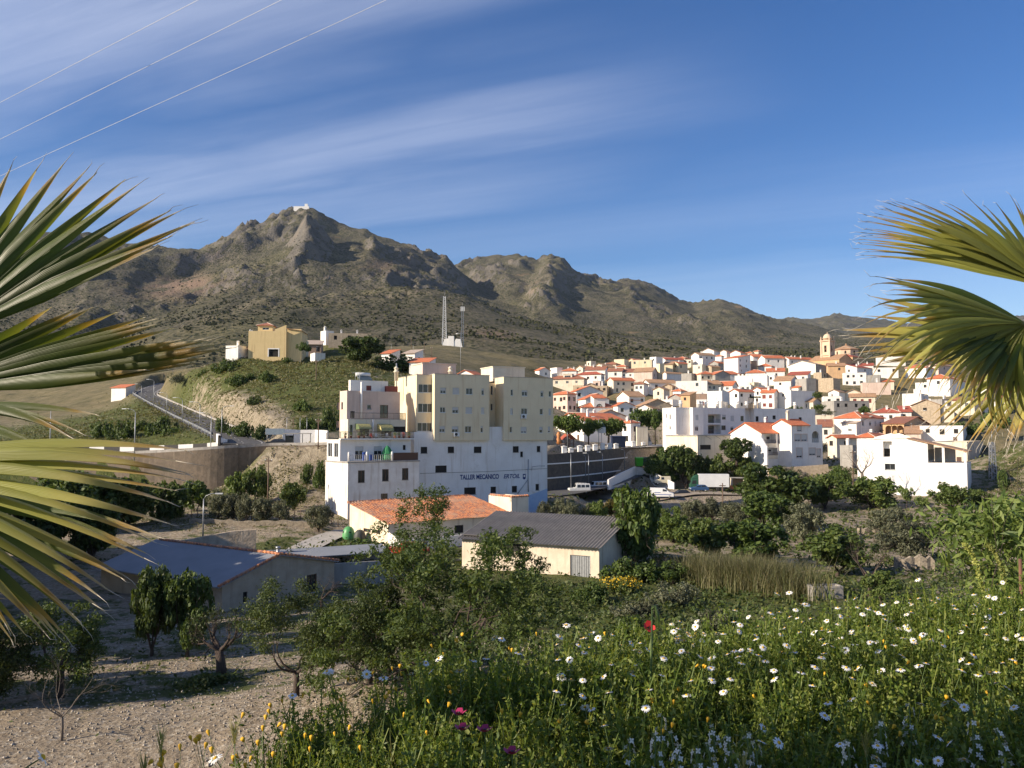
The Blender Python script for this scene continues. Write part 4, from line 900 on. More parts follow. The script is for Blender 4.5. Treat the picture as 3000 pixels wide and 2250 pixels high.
xb0 = K.A(*C('m', 885, 600), 1.3)[0]; xg0 = K.A(*C('m', 1476, 600))[0]; xg1 = K.A(*C('m', 1592, 600))[0]; xe = K.A(*C('m', 1992, 600))[0]; xw = K.A(*C('m', 1945, 1100), .5)[0]
xw0 = K.A(*C('m', 866, 900), .5)[0]; zr2 = zt - .15; DP = 12.5; zbase = -12.5
zbay = K.A(*C('m', 950, 735), 1.3)[1]; zgap = K.A(*C('m', 1530, 692), .5)[1]
b1 = [K.rA('m', *q) for q in [(1078,1124,374,424),(1178,1232,375,428),(1286,1340,378,432),(1412,1434,382,436),(1075,1120,532,578),(1175,1226,532,583),(1283,1336,533,585),(1408,1434,535,588),(1070,1116,685,737),(1171,1224,687,738),(1278,1331,686,740),(1405,1424,686,738)]]
bay = [K.rA('m', *q, 1.3) for q in [(900,1018,345,418),(897,1015,502,577),(892,1010,658,730)]]
b2 = [K.rA('m', *q) for q in [(1648,1668,390,441),(1738,1785,395,444),(1890,1914,400,450),(1957,1978,402,450),(1645,1666,541,592),(1733,1784,541,592),(1884,1911,545,595),(1955,1975,545,596),(1640,1660,692,740),(1730,1778,692,743),(1880,1908,692,743),(1950,1970,690,738)]]
gp = [K.rA('m', *q, 3.5) for q in [(1487,1504,360,435),(1538,1560,390,437),(1487,1504,505,560),(1536,1558,540,582)]]
low = [K.rA('m', *q, .5) for q in [(920,973,855,908),(1139,1190,853,904),(1350,1412,853,903),(1666,1714,850,900),(1726,1748,893,936),(1860,1889,848,896),(1038,1130,1007,1062),(1272,1366,1185,1240),(1486,1530,1178,1228),(1658,1700,1172,1223),(1850,1878,1156,1206),(907,950,1212,1266)]]
U = MB()
face(U, *AXo(0), xg0, zy, zt, b1); U.quad((0, 0, zy), (0, 1.3, zy), (0, 1.3, zt), (0, 0, zt)); U.quad((0, 0, zy), (xg0, 0, zy), (xg0, 1.3, zy), (0, 1.3, zy))
face(U, *AXo(1.3), 0, zbay, zt - .1, bay, s0=xb0); U.quad((xb0, 1.3, zbay - 2), (xb0, DP, zbay - 2), (xb0, DP, zt - .1), (xb0, 1.3, zt - .1))
U.quad((xg0, 0, zy), (xg0, 3.5, zy), (xg0, 3.5, zt), (xg0, 0, zt)); face(U, *AXo(3.5), xg1, zgap - .8, zt - .9, gp, s0=xg0)
U.quad((xg1, 3.5, zy), (xg1, 0, zy), (xg1, 0, zr2), (xg1, 3.5, zr2)); face(U, *AXo(0), xe, zy, zr2, b2, s0=xg1); U.quad((xg1, 0, zy), (xe, 0, zy), (xe, 1.3, zy), (xg1, 1.3, zy))
U.quad((xe, 0, zy), (xe, DP, zy), (xe, DP, zr2), (xe, 0, zr2)); U.quad((xb0, DP, zy), (xe, DP, zy), (xe, DP, zr2), (xb0, DP, zr2))
U.quad((xb0, 1.3, zt - .6), (0, 1.3, zt - .6), (0, DP, zt - .6), (xb0, DP, zt - .6), 1); U.quad((0, 0, zt - .55), (xg0, 0, zt - .55), (xg0, DP, zt - .55), (0, DP, zt - .55), 1); U.quad((xg1, 0, zr2 - .55), (xe, 0, zr2 - .55), (xe, DP, zr2 - .55), (xg1, DP, zr2 - .55), 1); U.quad((xg0, 3.5, zr2 - .8), (xg1, 3.5, zr2 - .8), (xg1, DP, zr2 - .8), (xg0, DP, zr2 - .8), 1)
U.build('upper_wall', [M['Y'], M['f']], K.root)
P_ = MB()
for x0, x1, y0, z in ((-.05, xg0 + .05, -.05, zt), (xg1 - .05, xe + .05, -.05, zr2)):
 P_.box(x0, x1, y0, y0 + .25, z + .003, z + .08); P_.box(x0, x0 + .25, y0 + .25, DP, z + .003, z + .08)
P_.box(xb0 - .05, -.053, 1.25, 1.5, zt - .097, zt - .02); P_.box(xb0 - .05, xb0 + .2, 1.5, DP, zt - .097, zt - .02); P_.build('coping', M['concrete'], K.root)
W_ = MB(); face(W_, *AXo(.5), xw, zbase, zy - .003, low, s0=xw0)
W_.quad((xw0, .5, zy - .003), (0, .5, zy - .003), (0, .5, zbay), (xw0, .5, zbay)); W_.quad((xw0, .5, zbay), (0, .5, zbay), (0, 1.5, zbay), (xw0, 1.5, zbay))
W_.quad((xg0 + .003, .5, zy - .003), (xg1 - .003, .5, zy - .003), (xg1 - .003, .5, zgap), (xg0 + .003, .5, zgap)); W_.quad((xg0, .5, zgap), (xg1, .5, zgap), (xg1, 3.4, zgap), (xg0, 3.4, zgap))
W_.quad((xw0, .5, zbase), (xw0, DP, zbase), (xw0, DP, zbay), (xw0, .5, zbay)); W_.quad((xw, .5, zbase), (xw, DP, zbase), (xw, DP, zy), (xw, .5, zy)); W_.quad((xw0, DP, zbase), (xw, DP, zbase), (xw, DP, zy), (xw0, DP, zy))
W_.build('base_wall', [mat('streaked_white_wall', (.82, .80, .77), (.72, .69, .65), .35, .85, .2, 9, (.56, .5, .43), ((.66, .62, .56), .5, .6))], K.root)
wins(K, AXo(0), b1, 'w', 2, .55); wins(K, AXo(0), b2, 'w', 2, .6); wins(K, AXo(1.3), bay, 'w', 2, 0); wins(K, AXo(3.5), gp, 'w', 1, .3); wins(K, AXo(.5), low, 'dk', 2, 0)
for q, yo in (((935, 1040, 180, 262), 5.0), ((1505, 1612, 208, 290), 4.0)):
 a = K.rA('m', *q, yo); xx = K.A(*C('m', 1205 if q[0] < 1000 else 1762, 230), yo)[0]
 s = MB(); s.box(a[0], xx, yo, yo + 5, zt - .6, a[3]); s.box(a[0] - .1, xx + .1, yo - .1, yo + 5.1, a[3] + .003, a[3] + .15); o = s.build('stair_head', M['P' if q[0] < 1000 else 'C'], K.root)
for x_, y_ in ((1160, 240), (755, 235), (1735, 275), (1640, 268)):
 x, z = K.A(*C('m', x_, y_), 4.4); s = MB(); s.lathe([(.32, -1.5), (.32, -.2), (.45, -.15), (.45, 0), (.3, .05), (.3, .4), (.42, .45), (.1, .75)], 10, (x, 4.4 if x_ != 755 else 6.5, z)); s.build('vent_pot', M['C'], K.root)
def aircon(par, x, y, z, nx=0):
 m = MB(); m.box(x - .45, x + .45, y - .35, y - .04, z, z + .62); m.box(x - .42, x - .36, y - .3, y, z - .12, z - .002); m.box(x + .36, x + .42, y - .3, y, z - .12, z - .002); o = m.build('air_conditioner', M['frame'], par)
 g = MB(); g.add([(x - .1 + .24 * math.cos(k * .5236), y - .353, z + .31 + .24 * math.sin(k * .5236)) for k in range(12)], [tuple(range(12))[::-1]]); g.build('fan_grille', M['black'], o)
x, z = K.A(*C('m', 1206, 770)); aircon(K.root, x, 0, z); x, z = K.A(*C('m', 1750, 625)); aircon(K.root, x, 0, z)
M['sign'] = mat('dark_blue_lettering', (.02, .045, .16), (.03, .055, .17), 4, .7)
M['paleblue'] = mat('pale_blue_dado', (.33, .45, .62), (.42, .52, .66), 2, .8)
def lettering(par, txt, x0, x1, z0, z1, y, m, shear=0.0, bold=.012):
 cu = bpy.data.curves.new('lettering', 'FONT'); cu.body = txt; cu.size = 1; cu.extrude = .012; cu.shear = shear; cu.offset = bold; tmp = bpy.data.objects.new('lettering', cu); COL.objects.link(tmp)
 bpy.context.view_layer.update(); me = bpy.data.meshes.new_from_object(tmp.evaluated_get(bpy.context.evaluated_depsgraph_get())); bpy.data.objects.remove(tmp)
 co = np.empty(len(me.vertices) * 3, np.float32); me.vertices.foreach_get('co', co); co = co.reshape(-1, 3); mn, mx_ = co.min(0), co.max(0)
 out = np.empty_like(co); out[:, 0] = x0 + (co[:, 0] - mn[0]) / (mx_[0] - mn[0]) * (x1 - x0); out[:, 2] = z0 + (co[:, 1] - mn[1]) / (mx_[1] - mn[1]) * (z1 - z0); out[:, 1] = y - .012 - co[:, 2]
 me.vertices.foreach_set('co', out.ravel()); me.materials.clear(); me.materials.append(m); me.update()
 o = bpy.data.objects.new('lettering', me); COL.objects.link(o); o.parent = par; return o
q = K.rA('m', 1237, 1553, 1086, 1114, .5); q2 = K.rA('m', 1237, 1553, 1079, 1110, .5)
lettering(K.root, 'TALLER MECANICO', q[0], q[1], q[2], q[3] + .1, .5, M['sign'], 0, .03)
q = K.rA('m', 1591, 1722, 1076, 1108, .5); lettering(K.root, 'ERTOiL', q[0], q[1], q[2], q[3], .5, M['sign'], .25, .02)
q = K.rA('m', 1746, 1770, 1074, 1119, .5); s = MB(); w_, h_ = q[1] - q[0], q[3] - q[2]
s.prism([(q[0], q[2] + .15 * h_), (q[0] + .5 * w_, q[2]), (q[1], q[2] + .2 * h_), (q[1], q[3]), (q[0] + .05 * w_, q[3])], 'y', .475, .497)
s.add([(q[0] + w_ * (.52 + .3 * math.cos(k * .524)), .472, q[2] + h_ * (.62 + .2 * math.sin(k * .524))) for k in range(12)], [tuple(range(12))[::-1]], 1); s.build('painted_emblem', [M['sign'], M['white']], K.root)
s = MB(); p0 = K.A(*C('m', 1790, 955), .5); p1 = K.A(*C('m', 1788, 1110), .5); p2 = K.A(*C('m', 1700, 1236), .5); p3 = K.A(*C('m', 1790, 1220), .5)
s.tube([(p0[0], .42, p0[1]), (p1[0], .42, p1[1]), (p3[0], .42, p3[1])], .07, 6); s.tube([(p1[0] + .02, .36, p1[1] - .1), (p2[0], .36, p2[1])], .06, 6); s.build('drain_pipe', M['metal'], K.root)
s = MB(); p0 = K.A(*C('m', 1814, 1045), .5); p1 = K.A(*C('m', 1875, 1007), .5); s.tube([(p0[0], .45, p0[1]), (p0[0] + .1, .2, p0[1] + .6), (p1[0] - .3, -.4, p1[1]), (p1[0], -.6, p1[1] - .02)], .035, 5); s.box(p1[0] - .1, p1[0] + .5, -.72, -.5, p1[1] - .08, p1[1] + .05); s.build('wall_lamp', M['metal'], K.root)
s = MB(); p0 = K.A(*C('m', 912, 1070), .5); p1 = K.A(*C('m', 1943, 1030), .5); s.tube([(p0[0], .47, p0[1]), ((p0[0] + p1[0]) / 2, .47, (p0[1] + p1[1]) / 2 - .12), (p1[0], .47, p1[1])], .022, 4); s.build('cable', M['black'], K.root)
s = MB(); q = K.rA('m', 1797, 1945, 1222, 1300, .5); s.prism([(q[0], zbase), (xw - .003, zbase), (xw - .003, q[3] + .5), (q[0], q[3] - .5)], 'y', .488, .497); s.build('painted_dado', M['paleblue'], K.root)
s = MB(); [(s := MB(), s.box(xe + .003, xe + .9, 1.5, 4.5, zy + e_, zy + e_ + .15), s.box(xe + .75, xe + .9, 1.5, 4.5, zy + e_ + .15, zy + e_ + 1.1), s.build('side_balcony', M['Y'], K.root)) for e_ in (.3, 3.2)]
antenna(K.root, K.A(*C('m', 1242, 264), 3)[0], 3, zt, 7.0)
s = MB(); x_, z_ = K.A(*C('m', 722, 400), 8); s.tube([(x_, 8, z_ - 1), (x_, 8, z_ + 4.4)], .11, 6); s.build('flue_pipe', M['metal'], K.root)
T = Fr('terraced_house', 'white house stepped in terraces with striped awnings, left of the apartment block', 'building', *C('m', 325, 1480), 119, 34)
xR = T.A(*C('m', 905, 1200))[0]; yL = T.B(*C('m', 148, 1100))[0]; z1 = T.A(*C('m', 335, 975))[1]
lw = [T.rA('m', *q) for q in [(412, 466, 1046, 1144), (608, 660, 1036, 1132), (769, 820, 1028, 1122), (597, 652, 1234, 1300)]]
L0 = MB(); face(L0, *AXo(0), xR, -6, z1, lw); L0.quad((0, 0, -6), (0, yL, -6), (0, yL, z1), (0, 0, z1)); L0.quad((xR, 0, -6), (xR, yL, -6), (xR, yL, z1), (xR, 0, z1)); L0.quad((0, yL, -6), (xR, yL, -6), (xR, yL, z1), (0, yL, z1))
L0.quad((0, 0, z1), (xR, 0, z1), (xR, yL, z1), (0, yL, z1), 1)
L0.build('lower_wall', [mat('stained_white_plaster', (.8, .77, .72), (.66, .61, .55), .7, .85, .2, 14, (.45, .36, .27)), M['concrete']], T.root)
for q in lw: window(T.root, *AXo(0), q, style='bw', det=2)
s = MB(); s.box(-.12, xR + .12, -.12, .0 - .003, z1 - .18, z1 + .02); s.box(-.12, -.003, 0, yL, z1 - .18, z1 + .02); s.build('terrace_edge', M['concrete'], T.root)
z2 = T.A(*C('m', 500, 795), 3)[1]; xA = T.A(*C('m', 262, 900), 3)[0]; xB_ = T.A(*C('m', 838, 900), 3)[0]
xA = max(xA, .05); d2 = [T.rA('m', *q, 3) for q in [(388, 455, 850, 958), (540, 606, 850, 958), (775, 798, 840, 880)]]
L1_ = MB(); face(L1_, *AXo(3), xB_, z1 + .003, z2, d2, s0=xA); yq = yL - .3
bb = [(3.6, 5.2, z1 + .5, z2 - .5), (5.9, 7.6, z1 + .5, z2 - .5)]; face(L1_, *BXo(xA), yq, z1 + .003, z2, bb, s0=3); L1_.quad((xB_, 3, z1), (xB_, yq, z1), (xB_, yq, z2), (xB_, 3, z2)); L1_.quad((xA, yq, z1), (xB_, yq, z1), (xB_, yq, z2), (xA, yq, z2)); L1_.quad((xA, 3, z2), (xB_, 3, z2), (xB_, yq, z2), (xA, yq, z2), 1)
L1_.build('middle_wall', [M['W'], M['concrete']], T.root)
for q in d2[:2]: o = window(T.root, *AXo(3), q, style='w', det=1); blind(o, *AXo(3), q, .35)
window(T.root, *AXo(3), d2[2], style='dk', det=1)
for q in bb: window(T.root, *BXo(xA), q, style='w', det=2)
s = MB(); s.box(xA - .2, xB_ + .3, 2.3, 2.997, z2 - .02, z2 + .16); s.build('balcony_slab', M['white'], T.root)
z3 = T.A(*C('m', 500, 632), 5)[1]; x3a = T.A(*C('m', 330, 680), 5)[0]; x3b = T.A(*C('m', 800, 680), 5)[0]
L2_ = MB(); d3 = [T.rA('m', *q, 5) for q in [(345, 372, 672, 760), (425, 500, 680, 770), (600, 680, 690, 770), (698, 795, 690, 735)]]; face(L2_, *AXo(5), x3b, z2 + .17, z3, d3, s0=x3a); L2_.quad((x3a, 5, z2), (x3a, yq, z2), (x3a, yq, z3), (x3a, 5, z3)); L2_.quad((x3b, 5, z2), (x3b, yq, z2), (x3b, yq, z3), (x3b, 5, z3)); L2_.quad((x3a, 5, z3), (x3b, 5, z3), (x3b, yq, z3), (x3a, yq, z3), 1); L2_.quad((x3a, yq, z2), (x3b, yq, z2), (x3b, yq, z3), (x3a, yq, z3)); L2_.build('terrace_wall', [M['C'], M['concrete']], T.root)
for q, st in zip(d3, ('w', 'bw', 'bw', 'dk')): window(T.root, *AXo(5), q, style=st, det=1)
z4 = T.A(*C('m', 550, 405), 7)[1]; x4a = T.A(*C('m', 322, 500), 7)[0]; x4b = T.A(*C('m', 752, 500), 7)[0]
L3_ = MB(); d4 = [T.rA('m', *q, 7) for q in [(486, 518, 513, 551), (590, 655, 515, 622), (350, 385, 565, 622)]]; yq4 = yL + 1.5
bw4 = [(8.5, 9.1, z3 + 1.5, z3 + 2.6), (10.2, 10.8, z3 + 1.5, z3 + 2.6), (8.8, 9.3, z3 - 1.2, z3 - .2), (10.4, 10.9, z3 - 1.2, z3 - .2)]
face(L3_, *AXo(7), x4b, z3 - 3, z4, d4, s0=x4a); face(L3_, *BXo(x4a), yq4, z3 - 3, z4, bw4, s0=7); L3_.quad((x4b, 7, z3), (x4b, yq4, z3), (x4b, yq4, z4), (x4b, 7, z4)); L3_.quad((x4a, 7, z4), (x4b, 7, z4), (x4b, yq4, z4), (x4a, yq4, z4), 1); L3_.quad((x4a, yq4, z2), (x4b, yq4, z2), (x4b, yq4, z4), (x4a, yq4, z4)); L3_.build('upper_wall', [M['P'], M['concrete']], T.root)
window(T.root, *AXo(7), d4[0], style='mtl', det=2); window(T.root, *AXo(7), d4[1], style='bw', det=1); window(T.root, *AXo(7), d4[2], style='dk', det=1)
for q in bw4: window(T.root, *BXo(x4a), q, style='dk', det=1)
z5 = T.A(*C('m', 550, 320), 8.5)[1]; x5a = T.A(*C('m', 440, 360), 8.5)[0]; x5b = T.A(*C('m', 655, 360), 8.5)[0]; d5 = [T.rA('m', 479, 520, 358, 400, 8.5)]
L4_ = MB(); face(L4_, *AXo(8.5), x5b, z4, z5, d5, s0=x5a - 1.8); L4_.quad((x5a - 1.8, 8.5, z4), (x5a - 1.8, yq4 - .5, z4), (x5a - 1.8, yq4 - .5, z5), (x5a - 1.8, 8.5, z5)); L4_.quad((x5b, 8.5, z4), (x5b, yq4 - .5, z4), (x5b, yq4 - .5, z5), (x5b, 8.5, z5)); L4_.quad((x5a - 1.8, 8.5, z5), (x5b, 8.5, z5), (x5b, yq4 - .5, z5), (x5a - 1.8, yq4 - .5, z5)); L4_.quad((x5a - 1.8, yq4 - .5, z4), (x5b, yq4 - .5, z4), (x5b, yq4 - .5, z5), (x5a - 1.8, yq4 - .5, z5)); L4_.build('rooftop_room', M['W'], T.root)
window(T.root, *AXo(8.5), d5[0], style='mar', det=1)
q = T.rA('m', 640, 705, 362, 402, 8); s = MB(); s.box(q[0], q[1] + .6, 8, 10.5, z4 + .003, q[3]); s.build('roof_cupboard', M['redwood'], T.root)
s = MB(); x_, z_ = T.A(*C('m', 440, 345), 6.9); z_0 = T.A(*C('m', 440, 625), 6.9)[1]; s.tube([(x_, 6.85, z_0), (x_, 6.85, z_ + .3)], .17, 8); x_ = T.A(*C('m', 532, 700), 4.9)[0]; s.tube([(x_, 4.85, z2 + .2), (x_, 4.85, z3)], .12, 8); s.build('white_flue', M['white'], T.root)
s = MB(); q = T.rA('m', 428, 530, 242, 318, 9)
slab(s, [(q[0], 9, q[2]), (q[1], 9, q[2]), (q[1], 10.2, q[3] - .6), (q[0], 10.2, q[3] - .6)], .08); s.tube([(q[0] - .1, 10.3, q[3] - .4), (q[1] + .1, 10.3, q[3] - .4)], .3, 10, 1)
for xx in (q[0] + .2, q[1] - .2): s.tube([(xx, 10.2, z5), (xx, 10.2, q[3] - .6)], .03, 4, 1)
s.build('solar_water_heater', [glassmat('solar_glass', (.10, .13, .14)), M['frame']], T.root)
for x_, y_ in ((425, 240), (390, 300)): xx, zz = T.A(*C('m', x_, y_), 9); antenna(T.root, xx, 9, z5 - .2, max(1.5, zz - z5))
railing(T.root, [(x3a + .6, 5.1, z3), (x3b, 5.1, z3), (x3b, 7, z3)], .95, 'black')
railing(T.root, [(xA - .15, 2.4, z2 + .16), (xB_ + .2, 2.4, z2 + .16)], .95, 'black'); railing(T.root, [(xA - .15, yq, z2), (xA - .15, 2.4, z2 + .16)], .95, 'black')
for x_ in (335, 487, 691): xx = T.A(*C('m', x_, 970), .05)[0]; s = MB(); s.lathe([(.16, 0), (.16, 1.15), (.1, 1.3), (.02, 1.36)], 8, (max(xx, .2), .2, z1 + .003)); s.build('terrace_post', M['white'], T.root)
railing(T.root, [(.2, .2, z1 + .02), (T.A(*C('m', 691, 970))[0], .2, z1 + .02)], .9, 'metal', gap=.3)
M['reed'] = mat('brown_reed_screen', (.13, .075, .05), (.08, .045, .03), 6, .9, stretch=(12, 12, 1)); a_ = T.A(*C('m', 700, 960))[0]; s = MB(); s.box(a_, xR - .1, .15, .2, z1 + .05, z1 + 1.15); s.build('reed_screen', M['reed'], T.root)
M['awning'] = nodes('awning'); _m, _nt, _p, _N, _L = M['awning']; M['awning'] = _m
_t = _N('ShaderNodeTexCoord'); _w = _N('ShaderNodeTexWave', i_Scale=1.5, bands_direction='X'); _L(_t.outputs['Object'], _w.inputs['Vector']); _r = ramp(_N, [(.45, (.5, .42, .17)), (.55, (.12, .16, .07))]); _L(_w.outputs['Fac'], _r.inputs[0]); _L(_r.outputs[0], _p.inputs['Base Color'])
for q_ in ((412, 512, 666, 716), (590, 692, 668, 735)):
 q = T.rA('m', *q_, 4); s = MB(); n = 7; pr = [(4.98 - 1.5 * math.sin(k / n * 1.5), q[2] + (q[3] - q[2]) * (.05 + .95 * math.cos(k / n * 1.5))) for k in range(n + 1)]
 vs = [(q[0], *p) for p in pr] + [(q[1], *p) for p in pr] + [(q[0], 4.98, q[2]), (q[1], 4.98, q[2])]; m_ = n + 1
 s.add(vs, [(k, k + 1, m_ + k + 1, m_ + k) for k in range(n)] + [tuple(range(m_)) + (2 * m_,), tuple(range(2 * m_ - 1, m_ - 1, -1)) + (2 * m_ + 1,)]); s.build('awning', M['awning'], T.root)
def place_local(fr, x, y, z): return fr.O + fr.u * x + fr.v * y + Vector((0, 0, z))
B1 = Fr('tiled_farm_building', 'long low cream building with weathered orange barrel-tile roof below the white base wall', 'building', *C('m', 655, 1612), 100, 40)
ze = B1.A(*C('m', 655, 1482))[1]; Lr = B1.A(*C('m', 1655, 1400))[0]; yb = B1.B(*C('m', 345, 1400))[0]; zr = ze + 1.9
wl = [B1.rB('m', *q) for q in [(456, 515, 1512, 1552), (532, 592, 1522, 1562)]]; wa = [B1.rA('m', 1195, 1266, 1492, 1550)]
s = MB(); face(s, *BXo(0), yb, -3, ze, wl); s.poly([(0, yb, ze), (0, 0, ze), (0, yb, zr)]); face(s, *AXo(0), Lr, -3, ze, wa); s.quad((0, yb, -3), (Lr, yb, -3), (Lr, yb, zr), (0, yb, zr)); s.quad((Lr, 0, -3), (Lr, yb, -3), (Lr, yb, zr), (Lr, 0, ze))
s.build('wall', mat('peeling_cream_limewash', (.78, .68, .52), (.72, .6, .43), .9, .9, .3, 9, (.5, .38, .26), ((.55, .42, .3), 1.1, .62)), B1.root)
for q in wl: window(B1.root, *BXo(0), q, style='bw', det=1)
window(B1.root, *AXo(0), wa[0], style='dk', det=1)
def barrel_roof(name, par, x0, x1, y0, z0, y1, z1, mats, per=.42, amp=.11, rows=26, ragged=True):
 """real barrel tiles: half-round channels down the slope with a lip at each course"""
 nx = int((x1 - x0) / per * 6); X = np.linspace(x0, x1, nx + 1); rows2 = rows * 2; Yt = np.repeat(np.linspace(0, 1, rows + 1), 2)[1:-1]
 ph = np.abs(np.sin((X - x0) / per * math.pi)); g_ = np.random.default_rng(4)
 vs = []
 for i, t in enumerate(Yt):
  lip = .035 if i % 2 == 0 else 0.0; c = i // 2; wob = .03 * np.sin(X * 1.3 + c * .2) + .04 * np.sin(X * .35)
  vs.append(np.stack([X + .02 * math.sin(c * 1.7), np.full_like(X, y0 + (y1 - y0) * t), z0 + (z1 - z0) * t + amp * ph + lip + wob], -1))
 v = np.concatenate(vs); k = nx + 1; n = len(Yt); i = np.arange((n - 1) * k).reshape(n - 1, k)[:, :-1].ravel()
 return npmesh(name, v, np.stack([i, i + 1, i + k + 1, i + k], -1), mats, par)
M['barrel'] = tilemat('weathered_orange_barrel_tiles', (.60, .23, .09), (.28, .12, .08), (.42, .30, .21))
barrel_roof('roof', B1.root, -.35, Lr + .1, -.45, ze - .02, yb + .1, zr + .08, M['barrel'], rows=30)
s = MB(); n = int((Lr + .4) / .45)
for k in range(n): x = -.3 + k * .45; s.tube([(x, yb + .05, zr + .1), (x + .5, yb + .05, zr + .16 + .03 * math.sin(k * 2.1))], [.16, .13], 6, smooth=True)
s.build('ridge_cap', M['barrel'], B1.root)
s = MB(); x0 = B1.B(*C('m', 660, 1500))[0]; q = B1.A(*C('m', 1262, 1552), -2.5); s.box(.1, q[0], -2.6, -2.35, -3, q[1] - .2); s.quad((-.0, 0, -3), (.1, -2.6, -3), (.1, -2.6, q[1] - .2), (0, 0, q[1] + .6)); s.build('yard_wall', M['W'], B1.root)
N1 = Fr('annex_house', 'small cream flat-roofed annex with clay pots on its roof, right of the barrel-tile roof', 'building', *C('m', 1655, 1395), 112, 38)
zt1 = N1.A(*C('m', 1655, 1262))[1]; xr1 = N1.A(*C('m', 1790, 1300))[0]; yl1 = N1.B(*C('m', 1488, 1250))[0]; yl1 = min(max(yl1, 5), 14)
s = MB(); face(s, *AXo(0), xr1, -5, zt1, ()); face(s, *BXo(0), yl1, -5, zt1, ()); s.quad((xr1, 0, -5), (xr1, yl1, -5), (xr1, yl1, zt1), (xr1, 0, zt1)); s.quad((0, yl1, -5), (xr1, yl1, -5), (xr1, yl1, zt1), (0, yl1, zt1)); s.quad((.3, .3, zt1 - .5), (xr1 - .3, .3, zt1 - .5), (xr1 - .3, yl1, zt1 - .5), (.3, yl1, zt1 - .5), 1)
s.box(.0, xr1, .003, .3, zt1 - .6, zt1 - .001); s.build('wall', [M['C'], M['f']], N1.root)
s = MB()
for k in range(int((xr1 + yl1) / .4)):
 t = k * .4; p = (xr1 - t, .05) if t < xr1 else (.05, t - xr1); s.tube([(p[0], p[1] - .15, zt1 + .05), (p[0], p[1] + .25, zt1 + .12)], .14, 6)
s.build('tile_coping', M['barrel'], N1.root)
G1 = Fr('corrugated_barn', 'cream barn with wide grey corrugated roof behind the big almond tree', 'building', *C('t', 1945, 515), 80, 62)
zeB = G1.B(*C('t', 1945, 372))[1]; LB = G1.B(*C('t', 1205, 300))[0]; WB = 15.0
dB = [G1.rB('t', *q) for q in [(1788, 1898, 415, 520), (1212, 1298, 306, 338)]]; dB[0] = (dB[0][0], dB[0][1], -1.2, dB[0][3]); dB += [(LB * .55, LB * .7, zeB - 1.0, zeB - .25)]
rb, gab = roofs('gv', 0, WB, 0, LB, zeB, .26, .5, .02); s = MB(); face(s, *BXo(0), LB, -4, zeB, dB); face(s, *AXo(0), WB, -4, zeB, ()); s.quad((WB, 0, -4), (WB, LB, -4), (WB, LB, zeB), (WB, 0, zeB)); s.quad((0, LB, -4), (WB, LB, -4), (WB, LB, zeB), (0, LB, zeB))
for g_ in gab: s.poly(g_)
s.build('wall', mat('dusty_cream_wall', (.72, .62, .48), (.6, .5, .38), .8, .9, .3, 9, (.45, .35, .25)), G1.root)
M['corr'] = mat('grey_fibre_cement', (.20, .185, .17), (.145, .135, .125), 1.2, .9, 0, 10, None, ((.26, .23, .19), 1.8, .62))
def corrugated(par, x0, z0, x1, z1, y0, y1, name='roof', per=.35, amp=.055, m='corr'):
 Yn = np.linspace(y0, y1, int((y1 - y0) / per * 6)); w_ = amp * np.cos(Yn / per * 2 * math.pi); rows = []
 for t in np.linspace(0, 1, 7): rows.append(np.stack([np.full_like(Yn, x0 + (x1 - x0) * t), Yn, z0 + (z1 - z0) * t + w_ + .03 * math.sin(t * 20)], -1))
 v = np.concatenate(rows); k = len(Yn); i = np.arange(6 * k).reshape(6, k)[:, :-1].ravel(); return npmesh(name, v, np.stack([i, i + k, i + k + 1, i + 1], -1), M[m], par)
zq = zeB + WB / 2 * .26
corrugated(G1.root, -.6, zeB - .05, WB / 2, zq + .1, -.4, LB + .4); corrugated(G1.root, WB + .6, zeB - .05, WB / 2, zq + .1, -.4, LB + .4)
door_ = window(G1.root, *BXo(0), dB[0], style='mtl', det=1); door_.name = 'barn_door'
s = MB(); a, b, c, d = dB[0]; 
for k in range(9): s.quad((.12, a + (b - a) * k / 9 + .02, c), (.12, a + (b - a) * (k + 1) / 9 - .02, c), (.12, a + (b - a) * (k + 1) / 9 - .02, d), (.12, a + (b - a) * k / 9 + .02, d))
s.build('door_leaf', M['metal'], door_)
for q in dB[1:]: window(G1.root, *BXo(0), q, style='dk', det=1)
H1 = Fr('farmhouse', 'old farmhouse with plain blue-grey roof and rough gable wall, behind the leafless almond', 'building', 650, 1762, 66, 55)
WH = H1.A(*C('l', 2165, 480))[0]; xrd, zrd = H1.A(*C('l', 1808, 282)); zl = H1.A(*C('l', 1500, 440))[1]; xl = H1.A(*C('l', 1500, 440))[0]; zrr = H1.A(*C('l', 2165, 322))[1]; LH = 17.0
wh = [H1.rA('l', 1990, 2052, 410, 515), H1.rA('l', 1575, 1602, 520, 590)]
s = MB(); zs_ = min(zl, zrr) - .4; zs_ = zl - (zrd - zl) / max(xrd - xl, 1) * xl
face(s, *AXo(0), WH, -4, zs_, wh)
for q in wh:
 pass
S2 = [(0, 0, zs_), (WH, 0, zs_), (WH, 0, zrr), (xrd, 0, zrd)]
s = MB(); hi = [q for q in wh]
face(s, *AXo(0), xrd, -4, zs_, [q for q in hi if q[1] < xrd]); face(s, *AXo(0), WH, -4, zrr, [q for q in hi if q[0] > xrd], s0=xrd); s.poly([(0, 0, zs_), (xrd, 0, zs_), (xrd, 0, zrd)]); s.poly([(xrd, 0, zrr), (WH, 0, zrr), (xrd, 0, zrd)])
s.quad((0, 0, -4), (0, LH, -4), (0, LH, zs_), (0, 0, zs_)); s.quad((WH, 0, -4), (WH, LH, -4), (WH, LH, zrr), (WH, 0, zrr)); s.poly([(WH, LH, -4), (0, LH, -4), (0, LH, zs_), (xrd, LH, zrd), (WH, LH, zrr)])
